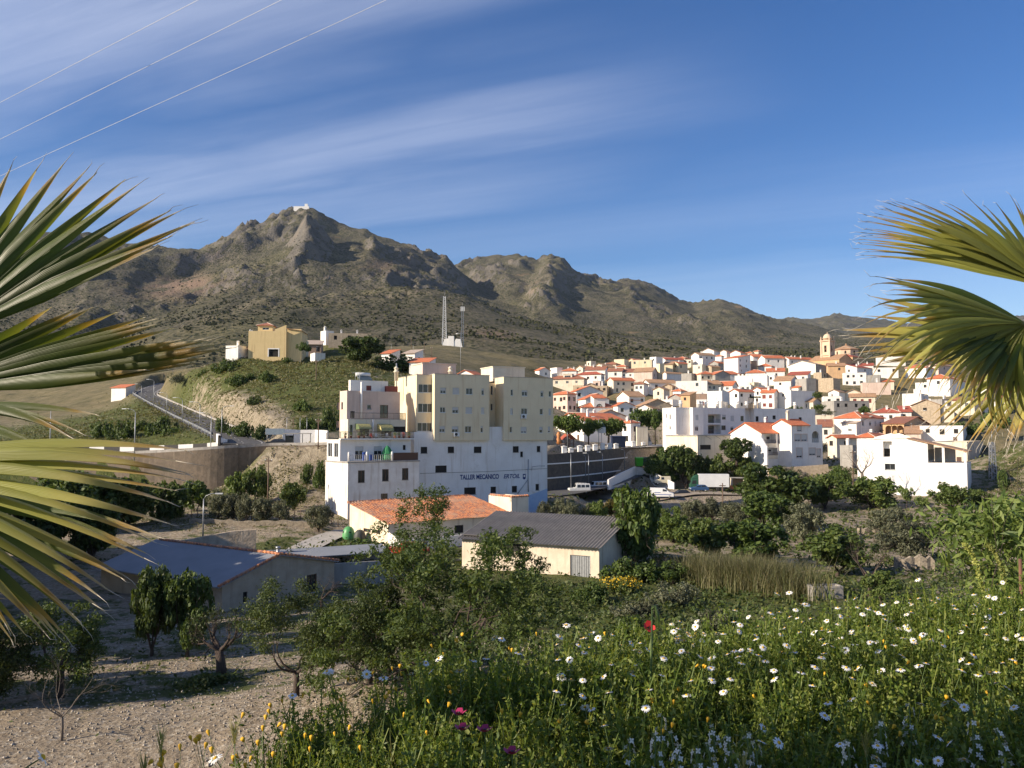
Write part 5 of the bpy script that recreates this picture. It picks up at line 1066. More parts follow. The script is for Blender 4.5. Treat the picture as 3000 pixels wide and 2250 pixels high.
s.build('wall', mat('rough_tan_render', (.42, .345, .26), (.34, .275, .2), 1.0, .95, .6, 6, (.28, .22, .16), ((.26, .21, .16), 2.0, .6)), H1.root)
M['bluegrey'] = mat('plain_grey_roof_sheet', (.22, .235, .26), (.185, .2, .22), .5, .85, 0, 10, None, ((.22, .235, .25), 1.2, .66))
s = MB(); slab(s, [(-.5, LH + .3, zs_ - .2), (-.5, -.28, zs_ - .2), (xrd, -.28, zrd), (xrd, LH + .3, zrd)], .1); slab(s, [(WH + .3, -.28, zrr - .05), (WH + .3, LH + .3, zrr - .05), (xrd + .003, LH + .3, zrd), (xrd + .003, -.28, zrd)], .1); s.build('roof', M['bluegrey'], H1.root)
s = MB()
for (xa_, za_, xb_, zb_) in ((-.5, zs_ - .2, xrd, zrd), (xrd, zrd, WH + .3, zrr - .05)):
 n = int(math.hypot(xb_ - xa_, zb_ - za_) / .4)
 for k in range(n): t0, t1 = k / n, (k + 1.1) / n; s.tube([(xa_ + (xb_ - xa_) * t0, -.2, za_ + (zb_ - za_) * t0 + .15), (xa_ + (xb_ - xa_) * t1, -.2, za_ + (zb_ - za_) * t1 + .18)], [.13, .11], 6)
for k in range(int(LH / .45)): s.tube([(xrd, k * .45, zrd + .12), (xrd, k * .45 + .5, zrd + .17)], [.15, .12], 6)
s.build('edge_tiles', M['barrel'], H1.root)
window(H1.root, *AXo(0), wh[0], style='bw', det=2); window(H1.root, *AXo(0), wh[1], style='dk', det=1)
s = MB(); xx, zz = H1.A(*C('l', 1802, 240), .8); s.tube([(xx, .8, zrd - .5), (xx, .8, zz)], .14, 8); s.tube([(xx, .8, zz + .06), (xx, .8, zz + .2)], .2, 8); s.build('flue_pipe', M['metal'], H1.root)
cp = at(*C('t', 460, 410), 84); cs = thing('canopy_shed', 'open shed with flat grey sheet roof on thin posts, beside the farmhouse', 'shed', (cp.x, cp.y, gz(cp.x, cp.y)), R(20)); hz = cp.z - cs.location.z
s = MB(); slab(s, [(-6, -2, hz - .1), (6.2, -2, hz + .1), (6.2, 3, hz + .3), (-6, 3, hz + .1)], .08); s.build('roof', M['bluegrey'], cs)
for k, (x, y) in enumerate(((-5.6, -1.8), (-1.5, -1.8), (2.2, -1.8), (5.8, -1.8), (5.8, 2.8), (-5.6, 2.8))): s = MB(); s.box(x - .06, x + .06, y - .06, y + .06, -1, hz - .02); s.build('post', M['rust'], cs)
s = MB(); s.box(-6, 6, 2.7, 2.9, -1, 1.4); s.build('back_wall', M['concrete'], cs)
bw_ = at(*C('t', 640, 520), 78); bwt = thing('block_wall', 'low grey concrete block wall in front of the open shed', 'wall', (bw_.x, bw_.y, gz(bw_.x, bw_.y)), R(22)); s = MB(); s.box(-4.5, 4.5, -.1, .1, -1, 1.9); s.build('blocks', M['G'], bwt)
rw = at(*C('l', 1290, 190), 82); rwt = thing('ruined_wall', 'short crumbling stone wall behind the blue-grey roof', 'wall', (rw.x, rw.y, gz(rw.x, rw.y)), R(12)); s = MB(); hz = rw.z - rwt.location.z; s.prism([(-5.5, -1), (5.2, -1), (5.2, hz + 1.0), (3, hz + .9), (-1, hz + .2), (-5.5, hz - .3)], 'y', -.25, .25); s.build('stonework', M['S'], rwt)
E1 = Fr('white_apartments', 'long white flat-roofed apartment building with inset balconies behind the garage', 'building', *C('e', 325, 492), 205, 20)
zE = E1.A(*C('e', 325, 175))[1]; xs = [E1.A(*C('e', x, 300), off)[0] for x, off in ((488, 0), (612, 0), (690, 1.5), (1140, 0), (1250, 0), (1872, 0), (1965, 0))]
yE = min(E1.B(*C('e', 165, 300))[0], 16)
s = MB(); wb = [E1.rB('e', *q) for q in [(206, 222, 252, 302), (245, 262, 255, 318), (206, 222, 366, 415), (245, 262, 380, 440)]]
wb = [w_ for w_ in wb if w_[1] < yE - .3]
face(s, *BXo(0), yE, -6, zE, wb); face(s, *AXo(0), xs[0], -6, zE, ()); y2 = -1.3
s.quad((xs[0], 0, -6), (xs[0], y2, -6), (xs[0], y2, zE), (xs[0], 0, zE))
wA1 = [E1.rA('e', *q, y2) for q in [(553, 588, 264, 324), (550, 588, 390, 452)]]; face(s, *AXo(y2), xs[1], -6, zE, wA1, s0=xs[0]); s.quad((xs[1], y2, -6), (xs[1], 1.5, -6), (xs[1], 1.5, zE), (xs[1], y2, zE))
bal = E1.rA('e', 700, 850, 255, 360, 0), E1.rA('e', 700, 850, 378, 486, 0)
wA2 = [E1.rA('e', *q) for q in [(866, 910, 262, 316), (966, 1006, 274, 334), (1084, 1122, 276, 336), (858, 910, 388, 440), (966, 1000, 400, 446), (1084, 1122, 402, 448)]]
face(s, *AXo(0), xs[3], -6, zE, wA2 + list(bal), dep=1.6, s0=xs[1]) if False else None
face(s, *AXo(0), xs[3], -6, zE, list(bal) + wA2, dep=.14, s0=xs[1] + .01)
for q in bal: s.quad((q[0], 1.8, q[2]), (q[1], 1.8, q[2]), (q[1], 1.8, q[3]), (q[0], 1.8, q[3])); s.quad((q[0], 0, q[2]), (q[1], 0, q[2]), (q[1], 1.8, q[2]), (q[0], 1.8, q[2])); s.quad((q[0], 0, q[3]), (q[1], 0, q[3]), (q[1], 1.8, q[3]), (q[0], 1.8, q[3])); s.quad((q[0], 0, q[2]), (q[0], 1.8, q[2]), (q[0], 1.8, q[3]), (q[0], 0, q[3])); s.quad((q[1], 0, q[2]), (q[1], 1.8, q[2]), (q[1], 1.8, q[3]), (q[1], 0, q[3]))
s.quad((xs[3], 0, -6), (xs[3], 2.0, -6), (xs[3], 2.0, zE), (xs[3], 0, zE)); face(s, *AXo(2.0), xs[4], -6, zE, (), s0=xs[3]); s.quad((xs[4], 2.0, -6), (xs[4], 0, -6), (xs[4], 0, zE), (xs[4], 2.0, zE))
wA3 = [E1.rA('e', *q) for q in [(1262, 1298, 280, 340), (1374, 1410, 282, 342), (1462, 1500, 270, 314), (1770, 1806, 292, 330)]]; face(s, *AXo(0), xs[6], -6, zE, wA3, s0=xs[4])
s.quad((xs[6], 0, -6), (xs[6], 11, -6), (xs[6], 11, zE), (xs[6], 0, zE)); s.quad((0, yE, -6), (xs[6], 11, -6), (xs[6], 11, zE), (0, yE, zE)); s.quad((0, 2.1, zE - .4), (xs[6], 2.1, zE - .4), (xs[6], 11, zE - .4), (0, yE, zE - .4), 1); s.quad((0, 0, zE - .01), (xs[6], 0, zE - .01), (xs[6], 2.1, zE - .01), (0, 2.1, zE - .01)); s.quad((xs[0], y2, zE), (xs[1], y2, zE), (xs[1], 0, zE), (xs[0], 0, zE))
s.build('wall', [M['W'], M['f']], E1.root)
wins(E1, BXo(0), wb, 'w', 1, .5); wins(E1, AXo(y2), wA1, 'w', 2, .9); wins(E1, AXo(0), wA2, 'bw', 2, .6); wins(E1, AXo(0), wA3, 'dk', 2, .2)
for q in bal:
 d_ = (q[0] + .8, q[1] - .8, q[2] + .05, q[3] - .3); window(E1.root, *AXo(1.66), d_, style='bw', det=1, dep=.1); railing(E1.root, [(q[0], .06, q[2]), (q[1], .06, q[2])], .95, 'metal', gap=.2)
s = MB(); s.tube([(xs[1] + .1, 1.2, -3), (xs[1] + .1, -.06, zE - 1)], .06, 5); s.tube([(xs[3] + .6, 1.9, -3), (xs[3] + .6, 1.9, zE - 1)], .06, 5); s.build('drain_pipe', M['black'], E1.root)
for k, x_ in enumerate((380, 592, 625, 676, 812, 1045, 1155, 1262, 1308, 1725)):
 xx = E1.A(*C('e', x_, 165), 3)[0]; s = MB(); s.lathe([(.38, -.6), (.38, 1.2), (.52, 1.25), (.52, 1.35), (.3, 1.42), (.3, 1.7), (.48, 1.75), (.4, 2.0)], 10, (xx, 3, zE - .2)); s.build('chimney_pot', M['white'], E1.root)
E2 = Fr('garage_building', 'cream flat-roofed garage building with two dark openings below the white apartments', 'building', *C('e', 580, 745), 193, 24)
zG = E2.A(*C('e', 580, 505))[1]; xG = E2.A(*C('e', 960, 600))[0]; yG = min(E2.B(*C('e', 205, 600))[0], 18); og = [E2.rA('e', 608, 735, 617, 670), E2.rA('e', 836, 905, 617, 672)]; ob = [(2, 4, .5, 2.6)]
s = MB(); face(s, *AXo(0), xG, -6, zG, og); face(s, *BXo(0), yG, -6, zG, ()); s.quad((xG, 0, -6), (xG, yG, -6), (xG, yG, zG), (xG, 0, zG)); s.quad((0, yG, -6), (xG, yG, -6), (xG, yG, zG), (0, yG, zG)); s.quad((0, 0, zG), (xG, 0, zG), (xG, yG, zG), (0, yG, zG), 1); s.build('wall', [M['C'], M['f']], E2.root)
s = MB(); s.box(-.2, xG + .2, -.25, -.003, zG - .1, zG + .12); s.box(-.25, -.003, -.003, yG, zG - .1, zG + .12); s.build('roof_edge', M['concrete'], E2.root)
wins(E2, AXo(0), og, 'dk', 2, 0)
s = MB()
for x_ in (650, 765, 855): p = E2.A(*C('e', x_, 500)); r_ = E2.A(*C('e', x_ + 75, 552)); s.tube([(p[0], -.1, p[1]), (r_[0], -.5, r_[1])], .03, 4)
s.build('awning_rod', M['black'], E2.root)
q = E2.rB('e', 285, 352, 492, 514); s = MB(); s.box(-.08, -.003, q[0], q[1], q[2], q[3]); s.build('sign_board', M['P'], E2.root)
E3 = Fr('balcony_house', 'white house with vivid orange roof and two storeys of recessed balconies', 'house', *C('e', 1335, 800), 190, 22)
z3_ = E3.A(*C('e', 1335, 478))[1]; x3_ = E3.A(*C('e', 1662, 600))[0]; y3_ = min(E3.B(*C('e', 965, 500))[0], 17)
rec = [E3.rA('e', 1362, 1500, 492, 600), E3.rA('e', 1522, 1655, 496, 600), E3.rA('e', 1365, 1520, 650, 742), E3.rA('e', 1578, 1625, 662, 715)]
s = MB(); rb, gab = roofs('gu', 0, x3_, 0, y3_, z3_, .40, .35, .14); face(s, *AXo(0), x3_, -5, z3_, rec); face(s, *BXo(0), y3_, -5, z3_, ())
for g_ in gab: s.poly(g_)
s.quad((x3_, 0, -5), (x3_, y3_, -5), (x3_, y3_, z3_), (x3_, 0, z3_)); s.quad((0, y3_, -5), (x3_, y3_, -5), (x3_, y3_, z3_), (0, y3_, z3_))
for q in rec[:3]:
 for f_ in (((q[0], 1.6, q[2]), (q[1], 1.6, q[2]), (q[1], 1.6, q[3]), (q[0], 1.6, q[3])), ((q[0], 0, q[2]), (q[1], 0, q[2]), (q[1], 1.6, q[2]), (q[0], 1.6, q[2])), ((q[0], 0, q[3]), (q[1], 0, q[3]), (q[1], 1.6, q[3]), (q[0], 1.6, q[3])), ((q[0], 0, q[2]), (q[0], 1.6, q[2]), (q[0], 1.6, q[3]), (q[0], 0, q[3])), ((q[1], 0, q[2]), (q[1], 1.6, q[2]), (q[1], 1.6, q[3]), (q[1], 0, q[3]))): s.quad(*f_)
s.build('wall', M['W'], E3.root); ridge_tiles(rb, 'gu', 0, x3_, 0, y3_, z3_, .40, .35, .14); rb.build('roof', [M['r'], M['r']], E3.root)
for q in rec[:3]:
 w_ = q[1] - q[0]; window(E3.root, *AXo(1.5), (q[0] + w_ * .1, q[0] + w_ * .36, q[2] + .05, q[3] - .5), style='bw', det=1, dep=.08); window(E3.root, *AXo(1.5), (q[0] + w_ * .6, q[0] + w_ * .85, q[2] + .9, q[3] - .5), style='bw', det=1, dep=.08)
 s = MB(); s.box(q[0] + .003, q[1] - .003, -.08, -.003, q[2] - .75, q[2] + .05); s.build('balcony_front', M['C'], E3.root); railing(E3.root, [(q[0], -.04, q[2] + .05), (q[1], -.04, q[2] + .05)], .75, 'brownwood', 'balustrade', .22, .04)
window(E3.root, *AXo(0), rec[3], style='w', det=2); chimney(E3.root, x3_ * .8, y3_ * .55, z3_ + 2, 1.2)
E4 = Fr('tall_house', 'three-storey white house with orange roof, framed windows and arched balcony, right of the balcony house', 'house', *C('e', 1690, 780), 188, 24)
z4_ = E4.A(*C('e', 1690, 385))[1]; x4_ = E4.A(*C('e', 1888, 600))[0]; x4e = E4.A(*C('e', 2050, 600))[0]; y4_ = min(E4.B(*C('e', 1458, 330))[0], 11); z4e = E4.A(*C('e', 2000, 410))[1]
w4 = [E4.rA('e', *q) for q in [(1752, 1804, 396, 456), (1722, 1792, 492, 572), (1800, 1868, 492, 572), (1742, 1812, 655, 768)]]; w4e = [E4.rA('e', *q) for q in [(1892, 1968, 655, 738), (1985, 2028, 665, 765)]]
s = MB(); rb, gab = roofs('gu', 0, x4_, 0, y4_, z4_, .40, .35, .14); face(s, *AXo(0), x4_, -6, z4_, w4); face(s, *BXo(0), y4_, -6, z4_, ())
for g_ in gab: s.poly(g_)
s.quad((x4_, 0, z4e), (x4_, y4_, z4e), (x4_, y4_, z4_), (x4_, 0, z4_)); s.quad((0, y4_, -6), (x4e, y4_, -6), (x4e, y4_, z4e), (0, y4_, z4e)); s.quad((0, y4_, z4e), (x4_, y4_, z4e), (x4_, y4_, z4_), (0, y4_, z4_)); s.quad((x4e, 0, -6), (x4e, y4_, -6), (x4e, y4_, z4e), (x4e, 0, z4e)); s.quad((x4_, .3, z4e - .5), (x4e, .3, z4e - .5), (x4e, y4_, z4e - .5), (x4_, y4_, z4e - .5))
zmid = E4.A(*C('e', 1960, 590))[1]; cx_ = E4.A(*C('e', 1968, 540))[0]; rad_ = (E4.A(*C('e', 2010, 540))[0] - E4.A(*C('e', 1927, 540))[0]) / 2
face(s, *AXo(0), x4e, -6, zmid, w4e, s0=x4_)
_H = zmid + 2.9; sub = MB(); arcade(sub, (x4_, 0, 1, 0, 0, -1), x4e - x4_, _H, zmid + .0, [(cx_ - x4_, rad_)], dep=2.0)
s.add(sub.v, sub.f); s.quad((x4_, 0, _H), (x4e, 0, _H), (x4e, 0, z4e), (x4_, 0, z4e))
s.build('wall', M['W'], E4.root); ridge_tiles(rb, 'gu', 0, x4_, 0, y4_, z4_, .40, .35, .14); rb.build('roof', [M['r'], M['r']], E4.root)
for q in w4 + w4e:
 o = window(E4.root, *AXo(0), q, style='w', det=2); blind(o, *AXo(0), q, .8); f_ = MB(); t = .14
 for a, b, c, d in ((q[0] - t, q[0], q[2], q[3]), (q[1], q[1] + t, q[2], q[3]), (q[0] - t, q[1] + t, q[3], q[3] + t), (q[0] - t, q[1] + t, q[2] - t, q[2])): f_.box(a, b, -.03, -.002, c, d)
 f_.build('surround', M['P'], o)
railing(E4.root, [(cx_ - rad_, .1, zmid), (cx_ + rad_, .1, zmid)], .9, 'white', 'balustrade', .25, .05); chimney(E4.root, 1.5, y4_ * .45, z4_ + 1.5, 1.3, 'C')
s = MB(); s.box(x4_ + .3, x4e, .0 + .003, .25, z4e + .003, z4e + .6); s.build('terrace_parapet', M['W'], E4.root)
E5 = Fr('blank_white_building', 'big blank bright white building with long tiled lean roof and corner porch', 'building', *C('d', 1790, 1095), 150, 58)
zp = E5.B(*C('d', 1790, 728))[1]; yT = E5.B(*C('d', 595, 700))[0]; B5 = lambda x, y: E5.B(*C('d', x, y)); xr5 = min(max(E5.A(*C('d', 1905, 900))[0], 4), 10)
o5 = [E5.rB('d', *q) for q in [(872, 972, 490, 660), (893, 1006, 732, 798), (936, 956, 472, 540)]]; yv = B5(1358, 650)[0]
pr = [B5(1355, 512), B5(1130, 460), B5(960, 402), B5(780, 445), B5(775, 462), B5(595, 462)]
pk = B5(960, 402); s = MB(); zlo = max(min(q[2] for q in o5[:2]) - .0, 0); zmid = zp
hz_ = [q for q in o5[:2]]; face(s, *BXo(0), yT, -6, zp, [q for q in hz_ if q[3] <= zp])
ys_ = sorted({yv, yT} | {p[0] for p in pr if yv < p[0] < yT}); top = lambda y: float(np.interp(y, [p[0] for p in sorted(pr)], [p[1] for p in sorted(pr)]))
big = o5[0]; big = (big[0], big[1], max(big[2], zp + .05), big[3])
ys_ = sorted(set(ys_) | {big[0], big[1]})
for a, b in zip(ys_[:-1], ys_[1:]):
 if big[0] - .01 < (a + b) / 2 < big[1] + .01:
  s.quad((0, a, zp), (0, b, zp), (0, b, big[2]), (0, a, big[2])); s.quad((0, a, big[3]), (0, b, big[3]), (0, b, top(b)), (0, a, top(a)))
 else: s.quad((0, a, zp), (0, b, zp), (0, b, top(b)), (0, a, top(a)))
a, b, c, d = big
for f_ in (((0, a, c), (0, a, d), (1.2, a, d), (1.2, a, c)), ((0, b, c), (0, b, d), (1.2, b, d), (1.2, b, c)), ((0, a, c), (0, b, c), (1.2, b, c), (1.2, a, c)), ((0, a, d), (0, b, d), (1.2, b, d), (1.2, a, d)), ((1.2, a, c), (1.2, b, c), (1.2, b, d), (1.2, a, d))): s.quad(*f_)
face(s, *AXo(0), xr5, -6, zp, ()); s.quad((xr5, 0, -6), (xr5, yT, -6), (xr5, yT, zp), (xr5, 0, zp)); s.quad((0, yT, -6), (xr5, yT, -6), (xr5, yT, top(yT)), (0, yT, top(yT))); s.quad((0, 0, zp - .01), (xr5, 0, zp - .01), (xr5, yv, zp - .01), (0, yv, zp - .01))
s.quad((0, yv, zp), (xr5, yv, zp), (xr5, yv, top(yv)), (0, yv, top(yv)))
for a, b in zip(ys_[:-1], ys_[1:]): s.quad((xr5, a, zp - .5), (xr5, b, zp - .5), (xr5, b, top(b)), (xr5, a, top(a)))
s.build('wall', M['white'], E5.root)
y_r = pk[0] - .3; z_e = E5.B(*C('d', 1795, 603))[1]; r1 = B5(1130, 460); r0 = (0.0, z_e); s = MB()
slab(s, [(-.35, r1[0], r1[1]), (-.35, -.2, r0[1] - .1), (xr5 + .3, -.2, r0[1] - .1), (xr5 + .3, r1[0], r1[1])], .16); s.build('roof', M['b'], E5.root)
s = MB(); slab(s, [(0, yT, top(yT) - .3), (0, r1[0], r1[1] - .05), (xr5, r1[0], r1[1] - .05), (xr5, yT, top(yT) - .3)], .1); s.build('flat_roof', M['f'], E5.root)
for y_ in (.25, B5(1525, 650)[0]): s = MB(); s.box(.02, .4, y_ - .2, y_ + .2, zp + .003, float(np.interp(y_, [0, r1[0]], [z_e, r1[1]])) - .1); s.build('porch_pillar', M['white'], E5.root)
window(E5.root, xr5 * .0, 0, 0, 1, -1, 0, (a, a + .01, 0, .01), det=1) if False else None
s = MB(); s.box(.8, xr5 - .5, yv - .1, yv - .06, zp + .3, zp + 2.3); s.build('porch_window', M['glass'], E5.root); s = MB(); s.box(xr5 - .2, xr5 - .05, 2.5, yv - .11, zp, zp + 2.6); s.build('porch_back_wall', M['white'], E5.root)
window(E5.root, 1.2 - .12, 0, 0, 1, -1, 0, (big[0] + .5, big[0] + 1.6, big[2] + .1, big[2] + 1.5), style='dk', det=1, dep=.1)
for q in o5[1:2]: window(E5.root, *BXo(0), q, style='mtl', det=2, dep=.3)
Y1 = Fr('ochre_hill_house', 'ochre house with dark garage door and tile-roofed turret on the green hill', 'house', *C('g', 240, 425), 242, 3)
zy1 = Y1.A(*C('g', 240, 192))[1]; xy1 = Y1.A(*C('g', 548, 300))[0]; xy2 = Y1.A(*C('g', 662, 330))[0]; dd = [Y1.rA('g', 408, 484, 340, 402)]; yy1 = 11
M['Yo'] = mat('ochre_yellow_plaster', (.70, .53, .27), (.65, .49, .24), .5, .85, .12, 14, (.45, .3, .14))
s = MB(); face(s, *AXo(0), xy1, -5, zy1, dd); bwn = [(2, 3, 1, 2.4), (5, 6, 1, 2.4), (2, 3, 4.6, 6), (5, 6, 4.6, 6)]; face(s, *BXo(0), yy1, -5, zy1, bwn); s.quad((xy1, 0, -5), (xy1, yy1, -5), (xy1, yy1, zy1), (xy1, 0, zy1)); s.quad((0, yy1, -5), (xy1, yy1, -5), (xy1, yy1, zy1), (0, yy1, zy1)); s.quad((0, 0, zy1 - .3), (xy1, 0, zy1 - .3), (xy1, yy1, zy1 - .3), (0, yy1, zy1 - .3))
zg_ = Y1.A(*C('g', 525, 145), .5)[1]; s.poly([(xy1 - 3.2, .01, zy1), (xy1, .01, zy1), (xy1, .01, zg_), (xy1 - 3.2, .01, zg_ - 1.3)]); s.build('wall', M['Yo'], Y1.root)
s = MB(); s.prism([(0, -5), (yy1, -5), (yy1, zg_ - 2.2), (0, zg_)], 'x', xy1 + .003, xy2 + .5) if False else s.box(xy1 + .003, xy2, 1.2, yy1, -5, zg_ - 1.0); slab(s, [(xy1 - .2, .8, zg_ - .95), (xy2 + .3, .8, zg_ - 1.6), (xy2 + .3, yy1, zg_ - 1.6), (xy1 - .2, yy1, zg_ - .95)], .12, 1); s.build('side_wing', [M['Yo'], M['b']], Y1.root)
o = window(Y1.root, *AXo(0), dd[0], style='dk', det=1, dep=.3); o.name = 'garage_door'; q = dd[0]; s = MB()
for a, b, c, d in ((q[0] - .3, q[0], q[2], q[3]), (q[1], q[1] + .3, q[2], q[3]), (q[0] - .3, q[1] + .3, q[3], q[3] + .3)): s.box(a, b, -.05, -.002, c, d)
s.build('surround', M['white'], o)
for q in bwn: window(Y1.root, *BXo(0), q, style='w', det=1)
q = Y1.rA('g', 320, 438, 150, 200, 3); s = MB(); wq = [(q[0] + 1.3, q[1] - 1.0, q[2] + .6, q[3] - .5)]; face(s, *AXo(3), q[1], zy1 - .3, q[3], wq, s0=q[0]); s.box(q[0], q[1], 3.003, 7, zy1 - .3, q[3], 0, 'f'); o = s.build('turret', M['Yo'], Y1.root); window(o, *AXo(3), wq[0], style='w', det=1); rb, _ = roofs('hip', q[0], q[1], 3, 7, q[3], .42, .4, .12); ridge_tiles(rb, 'hip', q[0], q[1], 3, 7, q[3], .42, .4, .12); rb.build('turret_roof', [M['d'], M['P']], o)
s = MB(); s.box(-1.0, -.003, 1.5, 6.5, 3.2, 3.4); s.build('balcony', M['P'], Y1.root); railing(Y1.root, [(-.95, 1.5, 3.4), (-.95, 6.5, 3.4)], .9, 'black')
s = MB(); s.box(-.12, xy1 + .1, -.12, -.003, -5, -.4); s.build('stone_plinth', M['S'], Y1.root)
s = MB()
for k in range(5): s.lathe([(.12, 0), (.2, .25), (.12, .5), (.02, .6)], 8, (.2, 1 + k * 2.1, zy1 + .003))
s.build('roof_finial', M['white'], Y1.root)
Q = Fr('church', 'ochre church with domed bell tower and octagonal lantern roof above the town', 'church', *C('c', 1000, 470), 430, 42)
tw = Q.B(*C('c', 866, 300))[0]; tz0 = Q.A(*C('c', 1000, 430))[1]; tz1 = Q.A(*C('c', 1000, 215))[1]; tz2 = Q.A(*C('c', 1000, 85))[1]; tw = min(max(tw, 4.5), 8)
M['Oc'] = mat('pale_ochre_stone', (.66, .50, .36), (.58, .42, .29), .6, .9, .2, 10)
s = MB(); bw_ = [(tw * .36, tw * .64, tz0 + (tz1 - tz0) * .18, tz0 + (tz1 - tz0) * .68)]
for ax in ((0, 0, 1, 0, 0, -1), (0, 0, 0, 1, -1, 0)): face(s, *ax, tw, -12, tz1, bw_, dep=.5)
s.quad((tw, 0, -12), (tw, tw, -12), (tw, tw, tz1), (tw, 0, tz1)); s.quad((0, tw, -12), (tw, tw, -12), (tw, tw, tz1), (0, tw, tz1))
for i, (x, y) in enumerate(((0, 0), (tw, 0), (0, tw), (tw, tw))): s.box(x - .35, x + .35, y - .35, y + .35, -12, tz1)
s.box(-.6, tw + .6, -.6, tw + .6, tz1 + .003, tz1 + .5); s.box(-.4, tw + .4, -.4, tw + .4, tz0 - .5, tz0 - .1); s.build('tower', M['Oc'], Q.root)
for ax in ((0, .4, 1, 0, 0, -1), (.4, 0, 0, 1, -1, 0)):
 o = MB(); q = bw_[0]; P = lambda a_, z_: (ax[0] + ax[2] * a_, ax[1] + ax[3] * a_, z_); o.quad(P(q[0], q[2]), P(q[1], q[2]), P(q[1], q[3]), P(q[0], q[3])); c_ = (q[0] + q[1]) / 2; o.lathe([(.6, 0), (.5, .3), (.35, .9), (.1, 1.1)], 8, (P(c_, q[2] + 1)[0] - (.3 if ax[2] == 0 else 0), P(c_, q[2] + 1)[1] - (.3 if ax[2] else 0), q[2] + 1.0), 1); o.build('bell_opening', [M['dark'], M['rust']], Q.root)
zd = tz1 + .5; hd = tz2 - zd; s = MB(); n = 8
s.lathe([(tw * .5, 0), (tw * .5, hd * .28), (tw * .56, hd * .30), (tw * .56, hd * .34), (tw * .46, hd * .36), (tw * .45, hd * .5), (tw * .40, hd * .68), (tw * .30, hd * .84), (tw * .15, hd * .95), (.15, hd), (.12, hd + .8), (.02, hd + .9)], 16, (tw / 2, tw / 2, zd)); s.build('dome', M['Oc'], Q.root)
s = MB()
for x, y in ((0, 0), (tw, 0), (0, tw), (tw, tw)): s.lathe([(.4, 0), (.4, .8), (.2, 1.2), (.3, 1.5), (.02, 2.2)], 8, (x, y, zd))
s.build('pinnacle', M['Oc'], Q.root)
nv = Q.A(*C('c', 1190, 480), -6); zn = Q.A(*C('c', 1190, 470), -6)[1]; s = MB(); rb, gab = roofs('gv', -4, 10, -7, 9, zn - 1.5, .40, .3, .2); s.box(-4, 10, -7, 9, -14, zn - 1.5)
for g_ in gab: s.poly(g_)
o = s.build('nave', M['O'], Q.root); rb.build('nave_roof', M['b'], o)
lx, lz0 = Q.A(*C('c', 1262, 460), 12); lz1 = Q.A(*C('c', 1262, 365), 12)[1]; lz2 = Q.A(*C('c', 1300, 290), 12)[1]; lr = 6.6
s = MB(); s.lathe([(lr, lz0 - 8), (lr, lz1)], 8, (lx + .5, 12, 0), 0, False); o = s.build('lantern', M['Oc'], Q.root); rb = MB(); rb.lathe([(lr + .7, lz1 + .003), (lr + .7, lz1 + .2), (.4, lz2), (.5, lz2 + .6), (.05, lz2 + 1)], 8, (lx + .5, 12, 0), 0, False); rb.build('lantern_roof', M['b'], o)
for k in range(8): s = MB(); w_ = math.pi / 4 * (k + .5); c_, s_ = math.cos(w_), math.sin(w_); rr_ = lr * math.cos(math.pi / 8) + .02; s.prism([(-.5, lz0 + .3), (.5, lz0 + .3), (.5, lz1 - 1.2), (0, lz1 - .6), (-.5, lz1 - 1.2)], 'y', -.02, .02); s.v = [(lx + .5 + c_ * rr_ - s_ * x, 12 + s_ * rr_ + c_ * x, z) for x, y, z in s.v]; s.build('lantern_window', M['dark'], o)
an = Q.A(*C('c', 1370, 470), 2); s = MB(); x0 = an[0]; s.box(x0, x0 + 12, 2, 14, -10, an[1]); o = s.build('side_chapel', M['O'], Q.root); rb, _ = roofs('hip', x0, x0 + 12, 2, 14, an[1], .32, .3, .15); rb.build('chapel_roof', M['m'], o)
M['asphalt'] = mat('worn_asphalt', (.085, .083, .082), (.055, .054, .055), .6, .9, .2, 30, None, ((.12, .115, .11), 1.1, .6))
M['line'] = mat('road_paint', (.62, .61, .58), (.5, .49, .46), 3, .7)
M['lotdirt'] = mat('dusty_yard', (.34, .28, .21), (.26, .21, .155), .5, .95, .3, 10, None, ((.17, .14, .11), .8, .6))
MR, LN, STR, PLZ = (smooth_poly(p) for p in (MAINROAD, LANE, STREET, PLAZA))
def up(pl, dz=.0): return [p + Vector((0, 0, dz)) for p in pl]
tag(strip('road', MR, -4.2, 4.0, M['asphalt']), kind='structure'); tag(strip('lane', LN, -4.4, 4.0, M['asphalt'], -.004), kind='structure')
tag(strip('road_marking', MR, -3.4, -3.28, M['line'], .004), kind='structure'); tag(strip('road_marking', MR, 3.28, 3.4, M['line'], .004), kind='structure')
md = MB()
for i in range(30, len(MR) - 3, 3):
 a, b = offset(MR[i:i + 3], -.06, .004), offset(MR[i:i + 3], .06, .004); md.quad(a[0], b[0], b[1], a[1])
tag(md.build('road_marking', M['line']), kind='structure')
tag(strip('street', STR, -3.6, 3.6, M['asphalt']), kind='structure'); tag(strip('plaza', PLZ, -7, 7, M['concrete']), kind='structure')
tag(strip('yard', smooth_poly(LOT), -9.5, 9.5, M['lotdirt'], .0), kind='structure'); tag(strip('track', smooth_poly(TRACK), -1.8, 1.8, M['concrete']), kind='structure')
def idx(pl, px): return min(range(len(pl)), key=lambda i: abs(pl[i].x / pl[i].y - (px - CX) / F) + (0 if i < len(pl) else 9))
kb = 52
def walled(name, label, cat, parts):
 t = thing(name, label, cat)
 for nm, mb, m in parts: mb.build(nm, m, t)
 return t
s1, s2 = MB(), MB(); low = MR[:46] + LN[1:28]
ribbon_wall(s1, low, 4.1, .5, -10, -.05); ribbon_wall(s2, low, 4.05, .35, -.046, .42)
